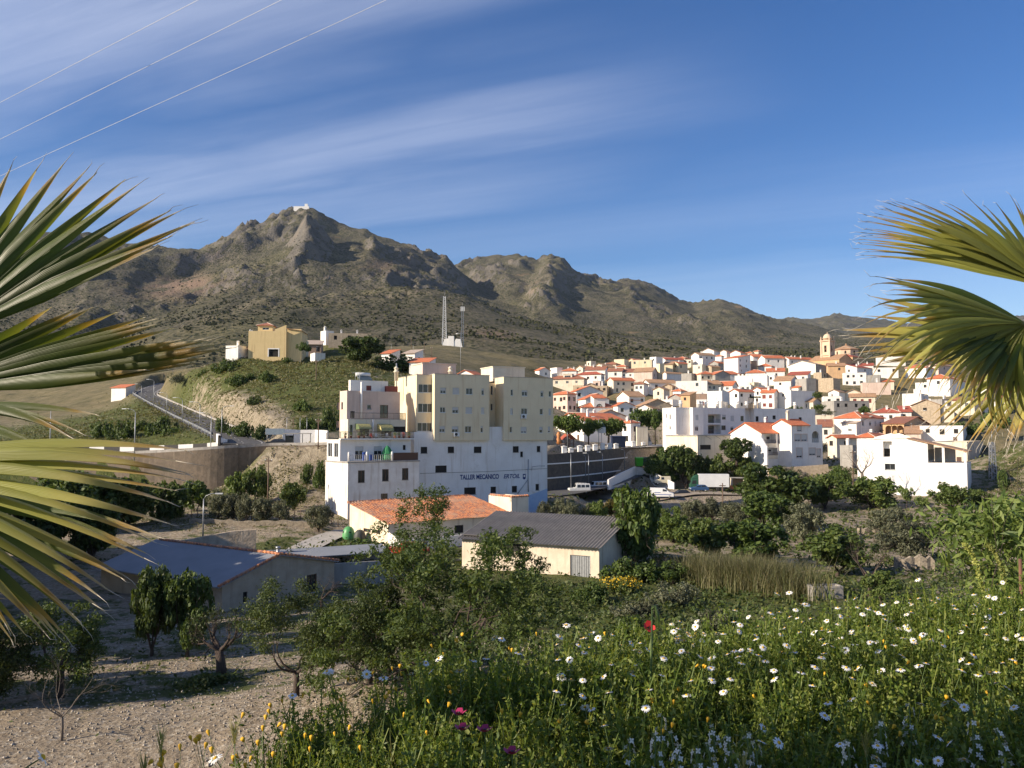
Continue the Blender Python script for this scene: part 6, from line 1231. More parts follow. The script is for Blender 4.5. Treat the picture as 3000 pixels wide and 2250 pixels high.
walled('retaining_wall', 'tall old stone retaining wall with plain parapet under the curving road', 'wall', [('stonework', s1, mat('brown_rubble_masonry', (.19, .145, .105), (.12, .095, .07), 1.0, .95, .9, 3, (.25, .2, .15), ((.11, .09, .07), 1.8, .55))), ('parapet', s2, M['concrete'])])  # stonework colour darkened to stand in for shade on the wall
BLK = []; bl = [a.lerp(b, k / 4) for a, b in zip(MR[10:61], MR[11:62]) for k in range(4)]; acc, tog = 0, 0; seg = [bl[0]]
for a, b in zip(bl[:-1], bl[1:]):
 acc += (b - a).length; seg.append(b)
 if acc > 2.8: s = MB(); BLK.append((s, tog % 2)); ribbon_wall(s, seg, -4.3, .4, -.3, 1.3); tog += 1; acc = 0; seg = [b]
bt = thing('road_barrier', 'low roadside barrier painted in black and white blocks round the bend', 'barrier'); M['sooty'] = mat('sooty_black_paint', (.06, .055, .05), None, 3, .8)
for s, k in BLK: s.build('white_block' if k else 'black_block', M['white' if k else 'sooty'], bt)
gt = thing('guardrail', 'galvanised guardrail along the outer edge of the climbing road', 'guardrail'); gl = MR[62:118]; s = MB(); ribbon_wall(s, gl, -4.05, .06, .45, .8); s.build('rail', M['metal'], gt); s = MB()
for p in offset(gl, -4.15)[::2]: s = MB(); s.box(p.x - .045, p.x + .045, p.y - .045, p.y + .045, p.z - .4, p.z + .75); s.build('post', M['metal'], gt)
s = MB(); ribbon_wall(s, MR[60:118], 4.2, .35, -.3, .35); walled('kerb_wall', 'low whitish stone kerb wall between the road and the rock cutting', 'wall', [('stonework', s, M['concrete'])])
def lamp_post(label, c, x, y0, y1, D, arm=1.6, adir=-1.0, group='road lamp posts', double=False):
 p0 = at(*C(c, x, y0), D); hh = (y0 - y1) / CROPS[c][2] / F * D; t = thing('street_lamp', label, 'street lamp', p0, 0, group); s = MB()
 s.tube([(0, 0, -1), (0, 0, hh * .5), (0, 0, hh - .4)], [.09, .07, .05], 6); s.build('post', M['metal'], t)
 for d in ((adir, -adir) if double else (adir,)):
  s = MB(); s.tube([(0, 0, hh - .5), (d * arm * .2, 0, hh - .1), (d * arm * .6, 0, hh + .12), (d * arm, 0, hh + .15)], .035, 5); a_ = s.build('arm', M['metal'], t)
  s = MB(); s.prism([(d * arm * .95, -.14), (d * (arm * .95 + .75), -.1), (d * (arm * .95 + .75), .1), (d * arm * .95, .14)], 'z', hh + .08, hh + .2); s.build('lamp_head', M['frame'], t)
 return t
for lab, *q in [('tall lamp post in front of the black and white barrier, nearest the bushes', 870, 985, 665, 138), ('tall lamp post by the barrier, seen beside the drooping palm leaf', 320, 985, 655, 138), ('lamp post at the inside of the road bend by the parapet end', 1365, 945, 690, 148),
    ('lamp post with a curved arm at the start of the guardrail', 1435, 862, 645, 158), ('lamp post behind the guardrail, second up from the bend', 1293, 800, 618, 176), ('lamp post in the middle of the guardrail', 1180, 745, 590, 192), ('lamp post near the upper end of the guardrail', 1080, 690, 556, 212),
    ('lamp post at the top of the visible road, before the far bend', 995, 640, 470, 240), ('most distant lamp post, beside the red tiled cottage', 915, 612, 500, 275)]: lamp_post(lab, 'r', q[0], q[1], q[2], q[3], 1.5, -1 if q[0] != 1435 else 1)
for lab, x, y0, y1, D in [('slim white lamp post in front of the plaza wall, nearest the apartment block', 388, 1495, 1185, 163), ('slim white lamp post, second along the plaza wall', 552, 1450, 1200, 170), ('short thin post close to the second plaza lamp', 522, 1362, 1215, 174), ('slim lamp post in the middle of the plaza wall', 680, 1390, 1190, 178), ('slim lamp post near the far end of the plaza wall', 885, 1300, 1165, 192),
       ('plaza lamp with a curled top among the left plaza tree', 355, 1160, 900, 180), ('plaza lamp with a white banner between two plaza trees', 645, 1150, 862, 186)]: lamp_post(lab, 'v', x, y0, y1, D, .9 if y1 < 1000 else .4, 1 if x == 355 else -1, 'plaza lamp posts')
lp = lamp_post('concrete street lamp with a single arm beside the olive terrace', 'r', 1315, 1475, 1220, 90, 1.3, 1)
def pole(label, c, x, y0, y1, D, m='wood', r0=.13, cross=0, group='wooden utility poles', name='utility_pole', bury=1.5):
 p0 = at(*C(c, x, y0), D); hh = (y0 - y1) / CROPS[c][2] / F * D; t = thing(name, label, 'pole', p0, 0, group); s = MB(); s.tube([(0, 0, -bury), (0, 0, hh)], [r0, r0 * .7], 7); s.build('shaft', M[m], t)
 if cross: s = MB(); s.box(-cross, cross, -.06, .06, hh - .5, hh - .36); s.build('crossarm', M[m], t); s = MB(); [s.lathe([(.05, 0), (.07, .1), (.03, .2)], 6, (k * cross * .9, 0, hh - .36)) for k in (-1, 1)]; s.build('insulators', M['frame'], t)
for q in [('brown pole on the terrace below the retaining wall', 'r', 1735, 1300, 980, 122), ('brown pole on the grassy hillside below the whitewashed cube', 'r', 2046, 610, 340, 205), ('short brown pole beside the white wall by the terraced house', 'r', 2062, 880, 720, 148),
   ('brown pole standing in the orchard before the box truck', 'k', 1700, 420, 115, 140), ('brown pole between the blank white building and the rough grey house', 'd', 553, 940, 590, 160),
   ('thin pole among the hilltop cottages, left one', 'g', 1668, 420, 285, 330), ('thin pole among the hilltop cottages, right one', 'g', 1725, 440, 320, 320), ('thin distant pole on the scrub slope', 'g', 1562, 345, 245, 380)]: pole(*q, r0=.12, cross=.5 if q[1] != 'g' else .3)
def lattice(name, label, c, x, y0, y1, D, w0, w1, m, seg=14):
 p0 = at(*C(c, x, y0), D); hh = (y0 - y1) / CROPS[c][2] / F * D; t = thing(name, label, 'mast', p0); s = MB(); cs = [(-1, -1), (1, -1), (1, 1), (-1, 1)]
 W_ = lambda k: (w0 + (w1 - w0) * k / seg) / 2
 for a in cs: s.tube([(a[0] * W_(0), a[1] * W_(0), -2), (a[0] * W_(seg), a[1] * W_(seg), hh)], w0 * .07 + .02, 4, smooth=False)
 for k in range(seg):
  for i in range(4):
   a, b = cs[i], cs[(i + 1) % 4]
   if k % 2: a, b = b, a
   s.tube([(a[0] * W_(k), a[1] * W_(k), hh * k / seg), (b[0] * W_(k + 1), b[1] * W_(k + 1), hh * (k + 1) / seg)], w0 * .04 + .015, 3, smooth=False)
 s.build('lattice', M[m], t); s = MB(); s.tube([(0, 0, hh - .2), (0, 0, hh + 2)], .05, 4); s.build('tip_rod', M['metal'], t); return t, hh
t, hh = lattice('radio_mast', 'pale tapering lattice mast on the scrub hill, left of the darker mast', 'g', 1830, 270, -92, 450, 2.2, 1.0, 'frame', 20)
t, hh = lattice('radio_mast', 'thin dark lattice mast with antenna panels beside the pale mast', 'g', 1976, 300, -10, 448, 1.2, .9, 'metal', 20)
for k in range(3): s = MB(); s.box(-.9 + k * .8, -.5 + k * .8, -.8, -.5, hh - 2.6, hh - .2); s.build('antenna_panel', M['frame'], t)
s = MB(); s.lathe([(1.0, -.1), (.8, .1), (.2, .3)], 10, (-2.6, -1, hh * .27)); s.tube([(-2.6, -1, hh * .27), (0, 0, hh * .27)], .08, 4); s.build('dish', M['frame'], t)
p0 = at(*C('g', 1885, 300), 446); t = thing('equipment_cabin', 'small white cabin with sloping side wings at the foot of the radio masts', 'cabin', p0); s = MB(); s.box(-1.5, 1.5, -1.2, 2, -2, 4.2); s.build('cabin', M['white'], t); s = MB(); s.prism([(-5, -2), (-1.503, -2), (-1.503, 3), (-3.5, 2.6)], 'y', -1.0, 1.5); s.build('wing_wall', M['white'], t); s = MB(); s.prism([(1.503, -2), (6, -2), (5, 2.6), (2.6, 2.8), (1.503, 1)], 'y', -1.0, 1.5); s.build('wing_wall', M['white'], t)
lattice('pylon', 'grey lattice power pylon on the slope right of the blank white building', 'd', 2065, 965, 500, 158, 1.1, .6, 'metal', 12)
pole('rusty steel post at the far right edge above the flowers', 'o', 2993, 1760, 1640, 11, 'rust', .03, 0, None, 'steel_post', .6)
p = at(885, 612, 2300); t = thing('summit_building', 'tiny white building on the rocky summit of the main mountain', 'building', p + Vector((0, 0, -6))); s = MB(); s.box(-22, 20, -5, 5, -10, 12); s.build('wall', M['white'], t); s = MB(); s.box(8, 16, -4, 4, 12.01, 19); s.build('tower', M['white'], t)
pe = smooth_poly(PL((1585, 1332, 163), (1640, 1328, 168), (1700, 1323, 174), (1770, 1317, 184), (1850, 1309, 202), (1893, 1303, 224))); s1, s2 = MB(), MB(); ribbon_wall(s1, pe, 0, .6, -9.5, 0.0)
for k, (a, b) in enumerate(((-1.9, -1.6), (-4.6, -4.2))): ribbon_wall(s2, pe[: 40 - 4 * k], .603, .25, [a - .012 * i for i in range(40 - 4 * k)], [a + .22 - .012 * i for i in range(40 - 4 * k)])
walled('plaza_wall', 'dark stone retaining wall with two white ledges under the plaza', 'wall', [('stonework', s1, mat('dark_mossy_masonry', (.12, .10, .08), (.075, .065, .055), 1.2, .95, .8, 4, None, ((.2, .17, .13), 2.0, .6))), ('ledge', s2, M['white'])])
ends = ['nearest the apartment block', 'second from the apartment block', 'third from the apartment block', 'under the middle plaza tree', 'left of the red plaza trunk', 'right of the red plaza trunk', 'before the dark container', 'last before the gap in the row', 'first beyond the gap', 'above the short white wall', 'at the street end of the row']
for (x, y), e in zip([(325, 1190), (388, 1205), (470, 1185), (543, 1180), (612, 1170), (680, 1160), (745, 1158), (806, 1160), (966, 1135), (1058, 1140), (1118, 1135)], ends):
 px, py = C('v', x, y); p = at(px, py, float(np.interp(px, [1585, 1700, 1770, 1850, 1893, 1910], [163, 174, 184, 202, 222, 226])) + .4); t = thing('pillar', 'stubby white plaza pillar ' + e, 'pillar', p, R(12), 'white pillars along the plaza edge'); s = MB(); s.box(-.42, .42, -.42, .42, -.6, 1.15); s.build('shaft', M['white'], t); s = MB(); s.box(-.5, .5, -.5, .5, 1.153, 1.28); s.prism([(-.42, 1.283), (.42, 1.283), (0, 1.42)], 'y', -.42, .42); s.build('cap', M['white'], t)
s = MB(); q = PL((1848, 1352, 214), (1905, 1335, 230)); ribbon_wall(s, [Vector(v) for v in q], 0, .3, -3.0, 2.0); walled('street_wall', 'short white wall at the top of the sloping street', 'wall', [('wall', s, M['white'])])
gw = [at(*C('e', 1405, 905), 183), at(*C('e', 1700, 925), 184), at(*C('e', 2110, 900), 184)]; s = MB(); ribbon_wall(s, gw, 0, .4, -3, [.3, .9, 1.0]); s2 = MB(); ribbon_wall(s2, [at(*C('e', 1185, 830), 190), at(*C('e', 1320, 870), 186), at(*C('e', 1412, 900), 183)], 0, .3, -2, [6, 7, 4.6]); walled('garden_wall', 'stepped garden walls below the balcony house, beige with a white end', 'wall', [('beige_wall', s, M['S']), ('white_wall', s2, M['white'])])
w1 = [at(*C('v', 725, 1485), 168), at(*C('v', 850, 1462), 178), at(*C('v', 975, 1440), 189)]; s = MB(); ribbon_wall(s, w1, 0, .3, -1, [1.0, 2.0, 2.9]); w2 = [w1[-1], at(*C('v', 1115, 1450), 189)]; s2 = MB(); ribbon_wall(s2, w2, .0, .3, -1, [2.9, 2.7]); w3 = [at(*C('v', 1118, 1455), 188.5), at(*C('v', 1350, 1485), 182)]; s3 = MB(); ribbon_wall(s3, w3, 0, .3, -1, [2.5, .4])
t = walled('yard_wall', 'white yard wall stepping down round the car park', 'wall', [('street_side', s, M['white']), ('stained_end', s2, mat('patchy_whitewash', (.68, .64, .58), (.5, .45, .38), 1.3, .9, .3, 8, (.25, .21, .17), ((.2, .17, .14), 1.2, .6))), ('sloping_side', s3, M['white'])])
o = MB(); p = at(*C('v', 1078, 1412), 188.4); o.box(p.x - .8, p.x + .8, p.y - .5, p.y + .1, p.z - .4, p.z + .4); o.build('window', M['dark'], t)
def paint(name, c, rough=.35): return mat(name, c, tuple(v * .85 for v in c), 1.5, rough, spec=.5)
M['tyre'] = mat('tyre_rubber', (.02, .02, .02), None, 5, .85); M['lamp_r'] = mat('red_lamp', (.3, .02, .015), None, 5, .3); M['lamp_w'] = mat('clear_lamp', (.7, .7, .68), None, 5, .2)
CARS = {
 'hatch': ([(0, .35), (0, .75), (.15, .9), (.95, .98), (3.55, 1.0), (3.75, .8), (3.75, .35)], [(.85, .97), (1.55, 1.42), (3.0, 1.45), (3.6, .98)], 1.62, (.68, 3.05), .29, [(1.15, 2.1), (2.18, 3.1)]),
 'wagon': ([(0, .35), (0, .75), (.15, .9), (1.15, 1.0), (4.35, 1.02), (4.45, .8), (4.45, .35)], [(1.05, .99), (1.8, 1.46), (4.0, 1.48), (4.38, 1.0)], 1.7, (.8, 3.55), .31, [(1.4, 2.35), (2.43, 3.3), (3.38, 4.05)]),
 'jeep': ([(0, .55), (0, 1.0), (.1, 1.12), (1.15, 1.16), (4.0, 1.18), (4.1, .95), (4.1, .5)], [(1.1, 1.15), (1.4, 1.9), (4.0, 1.95), (4.08, 1.17)], 1.75, (.72, 3.2), .39, [(1.5, 2.2), (2.28, 3.0), (3.1, 3.85)]),
 'pickup': ([(0, .5), (0, 1.0), (.1, 1.1), (1.1, 1.14), (3.6, 1.16), (3.6, .95), (3.6, .5)], [(1.05, 1.12), (1.35, 1.85), (3.5, 1.88), (3.58, 1.15)], 1.65, (.65, 2.85), .37, [(1.45, 2.1)]),
 'van': ([(0, .3), (0, .7), (.12, .95), (.95, 1.2), (4.9, 1.25), (5.0, 1.0), (5.0, .3)], [(.85, 1.19), (1.65, 1.88), (4.85, 1.92), (4.95, 1.24)], 1.85, (.85, 3.95), .33, [(1.3, 2.1)])}
def vehicle(label, kind, loc, rz, col, name=None, cat='car', stripes=None, rack=False, roof=None):
 body, cab, W_, wx, wr, sw = CARS[kind]; t = thing(name or {'hatch': 'hatchback_car', 'wagon': 'estate_car', 'jeep': 'off_road_car', 'pickup': 'off_road_car', 'van': 'delivery_van'}[kind], label, cat, loc, rz); h = W_ / 2; s = MB(); s.prism(body, 'y', -h, h)
 n = len(cab); inn = .14; vs = [(x, -h + (inn if i in (1, 2) else .03), z) for i, (x, z) in enumerate(cab)] + [(x, h - (inn if i in (1, 2) else .03), z) for i, (x, z) in enumerate(cab)]
 s.add(vs, [(0, 1, 2, 3), (7, 6, 5, 4), (0, 4, 5, 1), (1, 5, 6, 2), (2, 6, 7, 3)]); s.build('body', col, t, bevel=.05)
 def on_side(x, f, sgn):
  zb = float(np.interp(x, [cab[0][0], cab[3][0]], [cab[0][1], cab[3][1]])); zt = float(np.interp(x, [cab[0][0], cab[1][0], cab[2][0], cab[3][0]], [cab[0][1], cab[1][1], cab[2][1], cab[3][1]])); z = zb + (cab[1][1] - zb) * f; z = min(z, zt - .05)
  return (x, sgn * (h - .03 - (inn - .03) * (z - zb) / max(cab[1][1] - zb, .1) + .012), z)
 for sgn in (-1, 1):
  for a, b in sw: g_ = MB(); pts = [on_side(a, .1, sgn), on_side(b, .1, sgn), on_side(b - .04, .82, sgn), on_side(max(a + .04, a), .82, sgn)]; g_.poly(pts if sgn < 0 else pts[::-1]); g_.build('side_window', M['glass'], t)
 for nm, (i, j), e in (('windscreen', (0, 1), -.015), ('rear_window', (3, 2), .015)):
  a, b = Vector((cab[i][0] + e, 0, cab[i][1])), Vector((cab[j][0] + e, 0, cab[j][1])); p, q = a.lerp(b, .12), a.lerp(b, .88); w0, w1 = h - .14, h - .22; g_ = MB(); g_.quad((p.x, -w0, p.z), (p.x, w0, p.z), (q.x, w1, q.z), (q.x, -w1, q.z)); g_.build(nm, M['glass'], t)
 for x in wx:
  for sgn in (-1, 1):
   y = sgn * (h - .1); g_ = MB(); g_.lathe([(wr * .6, -.1), (wr, -.08), (wr, .08), (wr * .6, .1)], 14); g_.v = [(x + a, y + c, wr + b) for a, b, c in g_.v]; o = g_.build('wheel', M['tyre'], t); g_ = MB(); g_.lathe([(wr * .58, -.112), (wr * .2, -.12), (wr * .2, .12), (wr * .58, .112)], 10); g_.v = [(x + a, y + c, wr + b) for a, b, c in g_.v]; g_.build('rim', M['metal'], o)
 for sgn in (-1, 1):
  for nm, x, m in (('headlight', -.012, 'lamp_w'), ('tail_light', body[-2][0] + .0, 'lamp_r')): g_ = MB(); z = body[1][1]; y = sgn * (h - .28); g_.box(x - .03, x + .04, y - .17, y + .17, z - .12, z + .06); g_.build(nm, M[m], t)
 g_ = MB(); x1 = body[-1][0]; g_.box(-.08, .05, -h + .05, h - .05, body[0][1] - .02, body[0][1] + .18); g_.box(x1 - .05, x1 + .08, -h + .05, h - .05, body[0][1] - .02, body[0][1] + .18); g_.build('bumper', M['black'], t)
 if stripes:
  for sgn in (-1, 1): g_ = MB(); y = sgn * (h + .006); g_.quad((.5, y, .62), (x1 - .1, y, .62), (x1 - .1, y, .74), (.5, y, .74)); g_.quad((2.5, y, 1.0), (3.6, y, 1.0), (3.6, y, 1.12), (2.5, y, 1.12)); g_.build('side_stripe', stripes, t)
 if rack: g_ = MB(); z = cab[1][1] + .12; [g_.tube([(x, -h + .2, z), (x, h - .2, z)], .025, 4) for x in (1.6, 2.2, 2.8, 3.4)]; [g_.tube([(1.5, y, z), (3.6, y, z)], .025, 4) for y in (-h + .2, h - .2)]; [g_.box(x - .03, x + .03, y - .03, y + .03, z - .13, z) for x in (1.7, 3.3) for y in (-h + .2, h - .2)]; g_.build('roof_rack', M['frame'], t)
 return t
Wc, Cc, Rc, Tc, Dc, Bc, Gc = paint('white_car_paint', (.74, .74, .73)), paint('cream_car_paint', (.72, .64, .46)), paint('red_car_paint', (.42, .03, .025)), paint('teal_car_paint', (.10, .17, .17)), paint('black_car_paint', (.025, .027, .032)), paint('blue_car_paint', (.04, .10, .22)), paint('grey_car_paint', (.22, .24, .24))
def onlot(c, x, y, D): p = at(*C(c, x, y), D); return p
for lab, kind, x, y, D, rz, col, kw in [
 ('white off-road car with roof rack, nearest the white base wall in the street', 'jeep', 272, 212, 163, 8, Wc, dict(rack=True)),
 ('white and blue off-road car parked just behind the white roof-rack one', 'jeep', 440, 186, 171, 14, paint('pale_blue_white_paint', (.55, .62, .68)), {}),
 ('grey-green off-road car in the shade, third in the street row', 'jeep', 545, 172, 177, 12, Tc, {}),
 ('dark teal estate car at the right end of the shaded street row', 'wagon', 640, 172, 180, 6, paint('dark_teal_paint', (.05, .09, .10)), {}),
 ('dark low car mostly hidden by the shrubs below the street row', 'hatch', 700, 196, 170, 10, Dc, {}),
 ('red hatchback parked in shade under the plaza wall', 'hatch', 115, 166, 172, 6, Rc, {}),
 ('cream off-road car in the sun before the white yard wall', 'pickup', 1060, 130, 184, 4, Cc, {}),
 ('dark car tucked in behind the white delivery van', 'hatch', 1225, 244, 170, 10, Dc, {}),
 ('dark blue car parked beside the box truck', 'hatch', 1395, 192, 176, 4, Bc, {})]:
 vehicle(lab, kind, onlot('k', x, y, D), R(rz), col, **kw)
vehicle('white delivery van with a blue stripe, facing right in the yard', 'van', onlot('k', 1248, 250, 163), R(168), Wc, None, 'van', paint('blue_stripe', (.03, .08, .3)))
vehicle('grey van half hidden by the corner of the apartment block', 'van', onlot('k', 40, 168, 173), R(20), Gc, None, 'van')
p = ground_at(*C('t', 800, 425), 70, 120); vehicle('red car parked beside the cream yard wall, partly behind the almond branches', 'wagon', at(*C('t', 800, 420), 92), R(-10), paint('bright_red_paint', (.5, .04, .02)), 'red_car')
vehicle('dark car on the lane next to the bus shelter', 'hatch', at(*C('r', 1722, 905), 153), R(5), Dc)
p = onlot('k', 1392, 186, 180); t = thing('box_truck', 'box truck with green cab and long white cargo body', 'truck', p, R(-6)); gp_ = paint('dark_green_paint', (.03, .10, .06)); s = MB(); s.prism([(0, .6), (0, 1.5), (.35, 2.5), (1.7, 2.6), (1.7, .6)], 'y', -1.1, 1.1); s.build('cab', gp_, t, bevel=.08); s = MB(); s.prism([(.3, 2.6), (1.0, 3.3), (1.7, 3.5), (1.7, 2.6)], 'y', -1.0, 1.0); s.build('wind_deflector', gp_, t, bevel=.05)
s = MB(); s.box(1.78, 8.0, -1.2, 1.2, .95, 3.6); s.build('cargo_box', mat('white_cargo_panel', (.7, .71, .71), (.62, .63, .63), 1, .5), t, bevel=.04); s = MB(); s.box(.3, 7.8, -.5, .5, .55, .94); s.build('chassis', M['black'], t)
for x in (.9, 5.7, 6.7):
 for sg in (-1, 1): g_ = MB(); g_.lathe([(.28, -.15), (.46, -.13), (.46, .13), (.28, .15)], 14); g_.v = [(x + a, sg * .98 + c, .46 + b) for a, b, c in g_.v]; g_.build('wheel', M['tyre'], t)
g_ = MB(); g_.quad((-.02 + .01, -.9, 1.55), (-.01, .9, 1.55), (.33, .85, 2.42), (.33, -.85, 2.42)); g_.build('windscreen', M['glass'], t)
for sg in (-1, 1): g_ = MB(); y = sg * 1.108; g_.quad((.35, y, 1.6), (1.3, y, 1.6), (1.3, y, 2.3), (.55, y, 2.3)); g_.build('side_window', M['glass'], t)
p = onlot('k', 1840, 192, 182); t = thing('tool_shed', 'tiny open-fronted whitewashed shed with rusty red inside', 'shed', p, R(-8)); s = MB(); s.box(-1.5, -1.2, -1, 1, -1, 2.9); s.box(1.0, 1.9, -1, 1, -1, 2.8); s.box(-1.197, .997, .8, 1, -1, 2.8); s.build('wall', M['C'], t); s = MB(); s.box(-1.6, 2.0, -1.1, 1.1, 2.9, 3.05); s.build('roof', M['G'], t); s = MB(); s.box(-1.19, .99, .7, .79, -.5, 2.7); s.build('door', M['O'], t)
p = onlot('k', 1770, 192, 180); t = thing('farm_trailer', 'small orange farm trailer in front of the tiny shed', 'trailer', p, R(-6)); oc = mat('faded_orange_paint', (.45, .15, .06), (.35, .12, .05), 2, .6); s = MB(); s.prism([(0, .6), (2.6, .6), (2.9, 1.3), (-.3, 1.3)], 'y', -.8, .8); s.build('tub', oc, t); s = MB(); s.tube([(-.2, 0, .7), (-1.4, 0, .55)], .06, 5); s.build('drawbar', M['rust'], t)
for sg in (-1, 1): g_ = MB(); g_.lathe([(.2, -.1), (.38, -.08), (.38, .08), (.2, .1)], 12); g_.v = [(1.3 + a, sg * .9 + c, .38 + b) for a, b, c in g_.v]; g_.build('wheel', M['tyre'], t)
def bin_(label, c, x, y, D, m, w_=1.25, h=1.25):
 p = at(*C(c, x, y), D); t = thing('wheeled_bin', label, 'bin', p, R(15), 'rubbish bins by the street'); s = MB(); s.prism([(-w_ / 2 + .1, .2), (w_ / 2 - .1, .2), (w_ / 2, h), (-w_ / 2, h)], 'y', -.5, .5); s.build('tub', m, t, bevel=.04); s = MB(); s.prism([(-.55, h + .003), (.55, h + .003), (.5, h + .2), (0, h + .32), (-.5, h + .2)], 'x', -w_ / 2 - .04, w_ / 2 + .04); s.build('lid', m, t)
 for a in (-.45, .45):
  for b in (-.35, .35): g_ = MB(); g_.lathe([(.1, -.04), (.1, .04)], 8); g_.v = [(a + q[0], b + q[2], .1 + q[1]) for q in g_.v]; g_.build('wheel', M['tyre'], t)
gb = mat('bright_green_plastic', (.10, .55, .03), None, 4, .45); db = mat('dark_green_plastic', (.03, .07, .04), None, 4, .5)
bin_('bright green wheeled bin, left of the dark ones', 'v', 1018, 1322, 195, gb, 1.7, 1.9); bin_('dark bin next to the bright green one', 'v', 1060, 1316, 199, db, 1.5, 1.8); bin_('dark bin in the middle of the bin row', 'v', 1083, 1311, 203, db, 1.5, 1.8); bin_('dark bin at the right end of the bin row', 'v', 1106, 1305, 207, db, 1.5, 1.8)
p = at(*C('t', 592, 338), 104); t = thing('bottle_bank', 'green dome-shaped glass recycling igloo by the track', 'recycling bin', p); s = MB(); s.lathe([(.72, -.2), (.78, .3), (.74, .9), (.6, 1.35), (.35, 1.62), (.1, 1.7)], 16); s.build('dome', mat('igloo_green_plastic', (.09, .33, .11), (.07, .26, .09), 2, .45), t)
for k in range(2): g_ = MB(); w_ = -1.2 - k * 1.2; g_.lathe([(.12, 0), (.12, .06)], 10); g_.v = [(math.cos(w_) * .7 + a, math.sin(w_) * (.7) + c * .5 - .02, 1.05 + b) for a, b, c in g_.v]; g_.build('bottle_hole', M['dark'], t)
g_ = MB(); g_.tube([(-.1, 0, 1.68), (-.1, 0, 1.85), (.1, 0, 1.85), (.1, 0, 1.68)], .03, 5); g_.build('lifting_loop', M['metal'], t)
p = at(*C('t', 652, 350), 103); t = thing('bottle_bank', 'dark round recycling igloo beside the green one', 'recycling bin', p); s = MB(); s.lathe([(.7, -.2), (.76, .3), (.72, .85), (.58, 1.25), (.33, 1.5), (.1, 1.55)], 16); s.build('dome', mat('igloo_dark_plastic', (.05, .055, .05), (.035, .04, .035), 2, .6), t); g_ = MB(); g_.tube([(-.1, 0, 1.53), (-.1, 0, 1.7), (.1, 0, 1.7), (.1, 0, 1.53)], .03, 5); g_.build('lifting_loop', M['metal'], t)
p = at(*C('r', 1925, 908), 151.5); t = thing('bus_shelter', 'glass bus shelter with slim dark frame on the lane', 'bus shelter', p, R(2)); s = MB(); s.box(-2.4, 2.4, -.8, .8, 2.35, 2.5); s.build('roof', M['G'], t)
for x in (-2.2, -.8, .8, 2.2): s = MB(); s.box(x - .05, x + .05, .6, .7, 0, 2.347); s.build('post', M['black'], t)
s = MB(); s.box(-2.15, -.85, .63, .66, .5, 2.1); s.build('glass_panel', M['glass'], t); s = MB(); s.box(-1.9, 1.9, .2, .55, .4, .47); s.build('bench', M['metal'], t)
p = at(*C('r', 1780, 905), 154); t = thing('road_sign', 'wide grey direction sign on two posts by the road bend', 'sign', p); s = MB(); s.box(-1.7, 1.7, -.04, .04, 2.2, 3.3); s.build('board', mat('grey_blue_sign', (.2, .25, .3), None, 3, .5), t)
for x in (-1.4, 1.4): s = MB(); s.tube([(x, .08, 0), (x, .08, 3.3)], .05, 5); s.build('post', M['metal'], t)
s = MB(); ribbon_wall(s, PL((828, 1300, 158), (905, 1298, 160), (962, 1302, 156)), 0, .3, -1.5, 2.0) if False else None
wv_ = [Vector(v) for v in PL((828, 1295, 159), (880, 1294, 160), (925, 1292, 160), (962, 1290, 158))]; s = MB(); ribbon_wall(s, wv_, 0, .3, -2.0, [2.4, 2.2, 2.1, 1.8]); walled('white_garden_wall', 'whitewashed wall behind the bus shelter', 'wall', [('wall', s, M['white'])])
for k, x in enumerate((1858, 1900, 1944, 1988)): pole(['thin pale post behind the white garden wall, leftmost', 'thin rusty post behind the white garden wall', 'thin pale post behind the white garden wall, next to the rusty one', 'thin pale post behind the white garden wall, rightmost'][k], 'r', x, 800, 715, 161, ['metal', 'rust', 'metal', 'metal'][k], .05, 0, 'thin posts behind the garden wall', 'thin_post')
p = at(*C('v', 355, 1148), 182); t = thing('play_house', 'little wooden play house with red roof on the plaza', 'play house', p, R(20)); s = MB(); [s.box(x - .08, x + .08, y - .08, y + .08, 0, 2.0) for x in (-1, 1) for y in (-1, 1)]; s.box(-1, 1, -1, 1, .9, 1.0); s.build('frame', M['wood'], t); rb, _ = roofs('gv', -1.3, 1.3, -1.3, 1.3, 2.0, .8, .2, .08); rb.build('roof', M['m'], t)
p = at(*C('v', 275, 1150), 180); t = thing('spring_toy', 'orange spring rocking toy on the plaza', 'toy', p); s = MB(); s.tube([(.25 * math.cos(k), .25 * math.sin(k), .06 * k) for k in range(14)], .04, 5); s.build('spring', M['metal'], t); s = MB(); s.lathe([(.1, .8), (.5, 1.1), (.55, 1.7), (.35, 2.4), (.5, 2.9), (.3, 3.4), (.05, 3.5)], 10); s.build('figure', mat('orange_plastic', (.5, .2, .06), None, 3, .5), t)
p = at(*C('v', 195, 1190), 178); t = thing('swing', 'dark metal swing frame next to the apartment block', 'swing', p, R(30)); s = MB(); [s.tube([(x, y, 0), (x, 0, 2.6)], .05, 5) for x in (-1.6, 1.6) for y in (-.9, .9)]; s.tube([(-1.7, 0, 2.6), (1.7, 0, 2.6)], .05, 5); s.build('frame', M['black'], t)
for x in (-.6, .6): s = MB(); s.tube([(x - .2, 0, 2.6), (x - .2, 0, .5)], .015, 3); s.tube([(x + .2, 0, 2.6), (x + .2, 0, .5)], .015, 3); s.box(x - .25, x + .25, -.1, .1, .44, .5); s.build('seat', M['wood'], t)
p = at(*C('v', 672, 1160), 187); t = thing('traffic_sign', 'blue and white sign on a post between the plaza trees', 'sign', p); s = MB(); s.tube([(0, 0, -.5), (0, 0, 5.4)], .06, 5); s.build('post', M['metal'], t); s = MB(); s.box(-.9, .9, -.13, -.07, 3.6, 4.9); s.build('white_panel', M['white'], t); s = MB(); s.prism([(-.8, 5.0), (.8, 5.0), (0, 6.3)], 'y', -.13, -.07); s.build('blue_triangle', Bc, t)
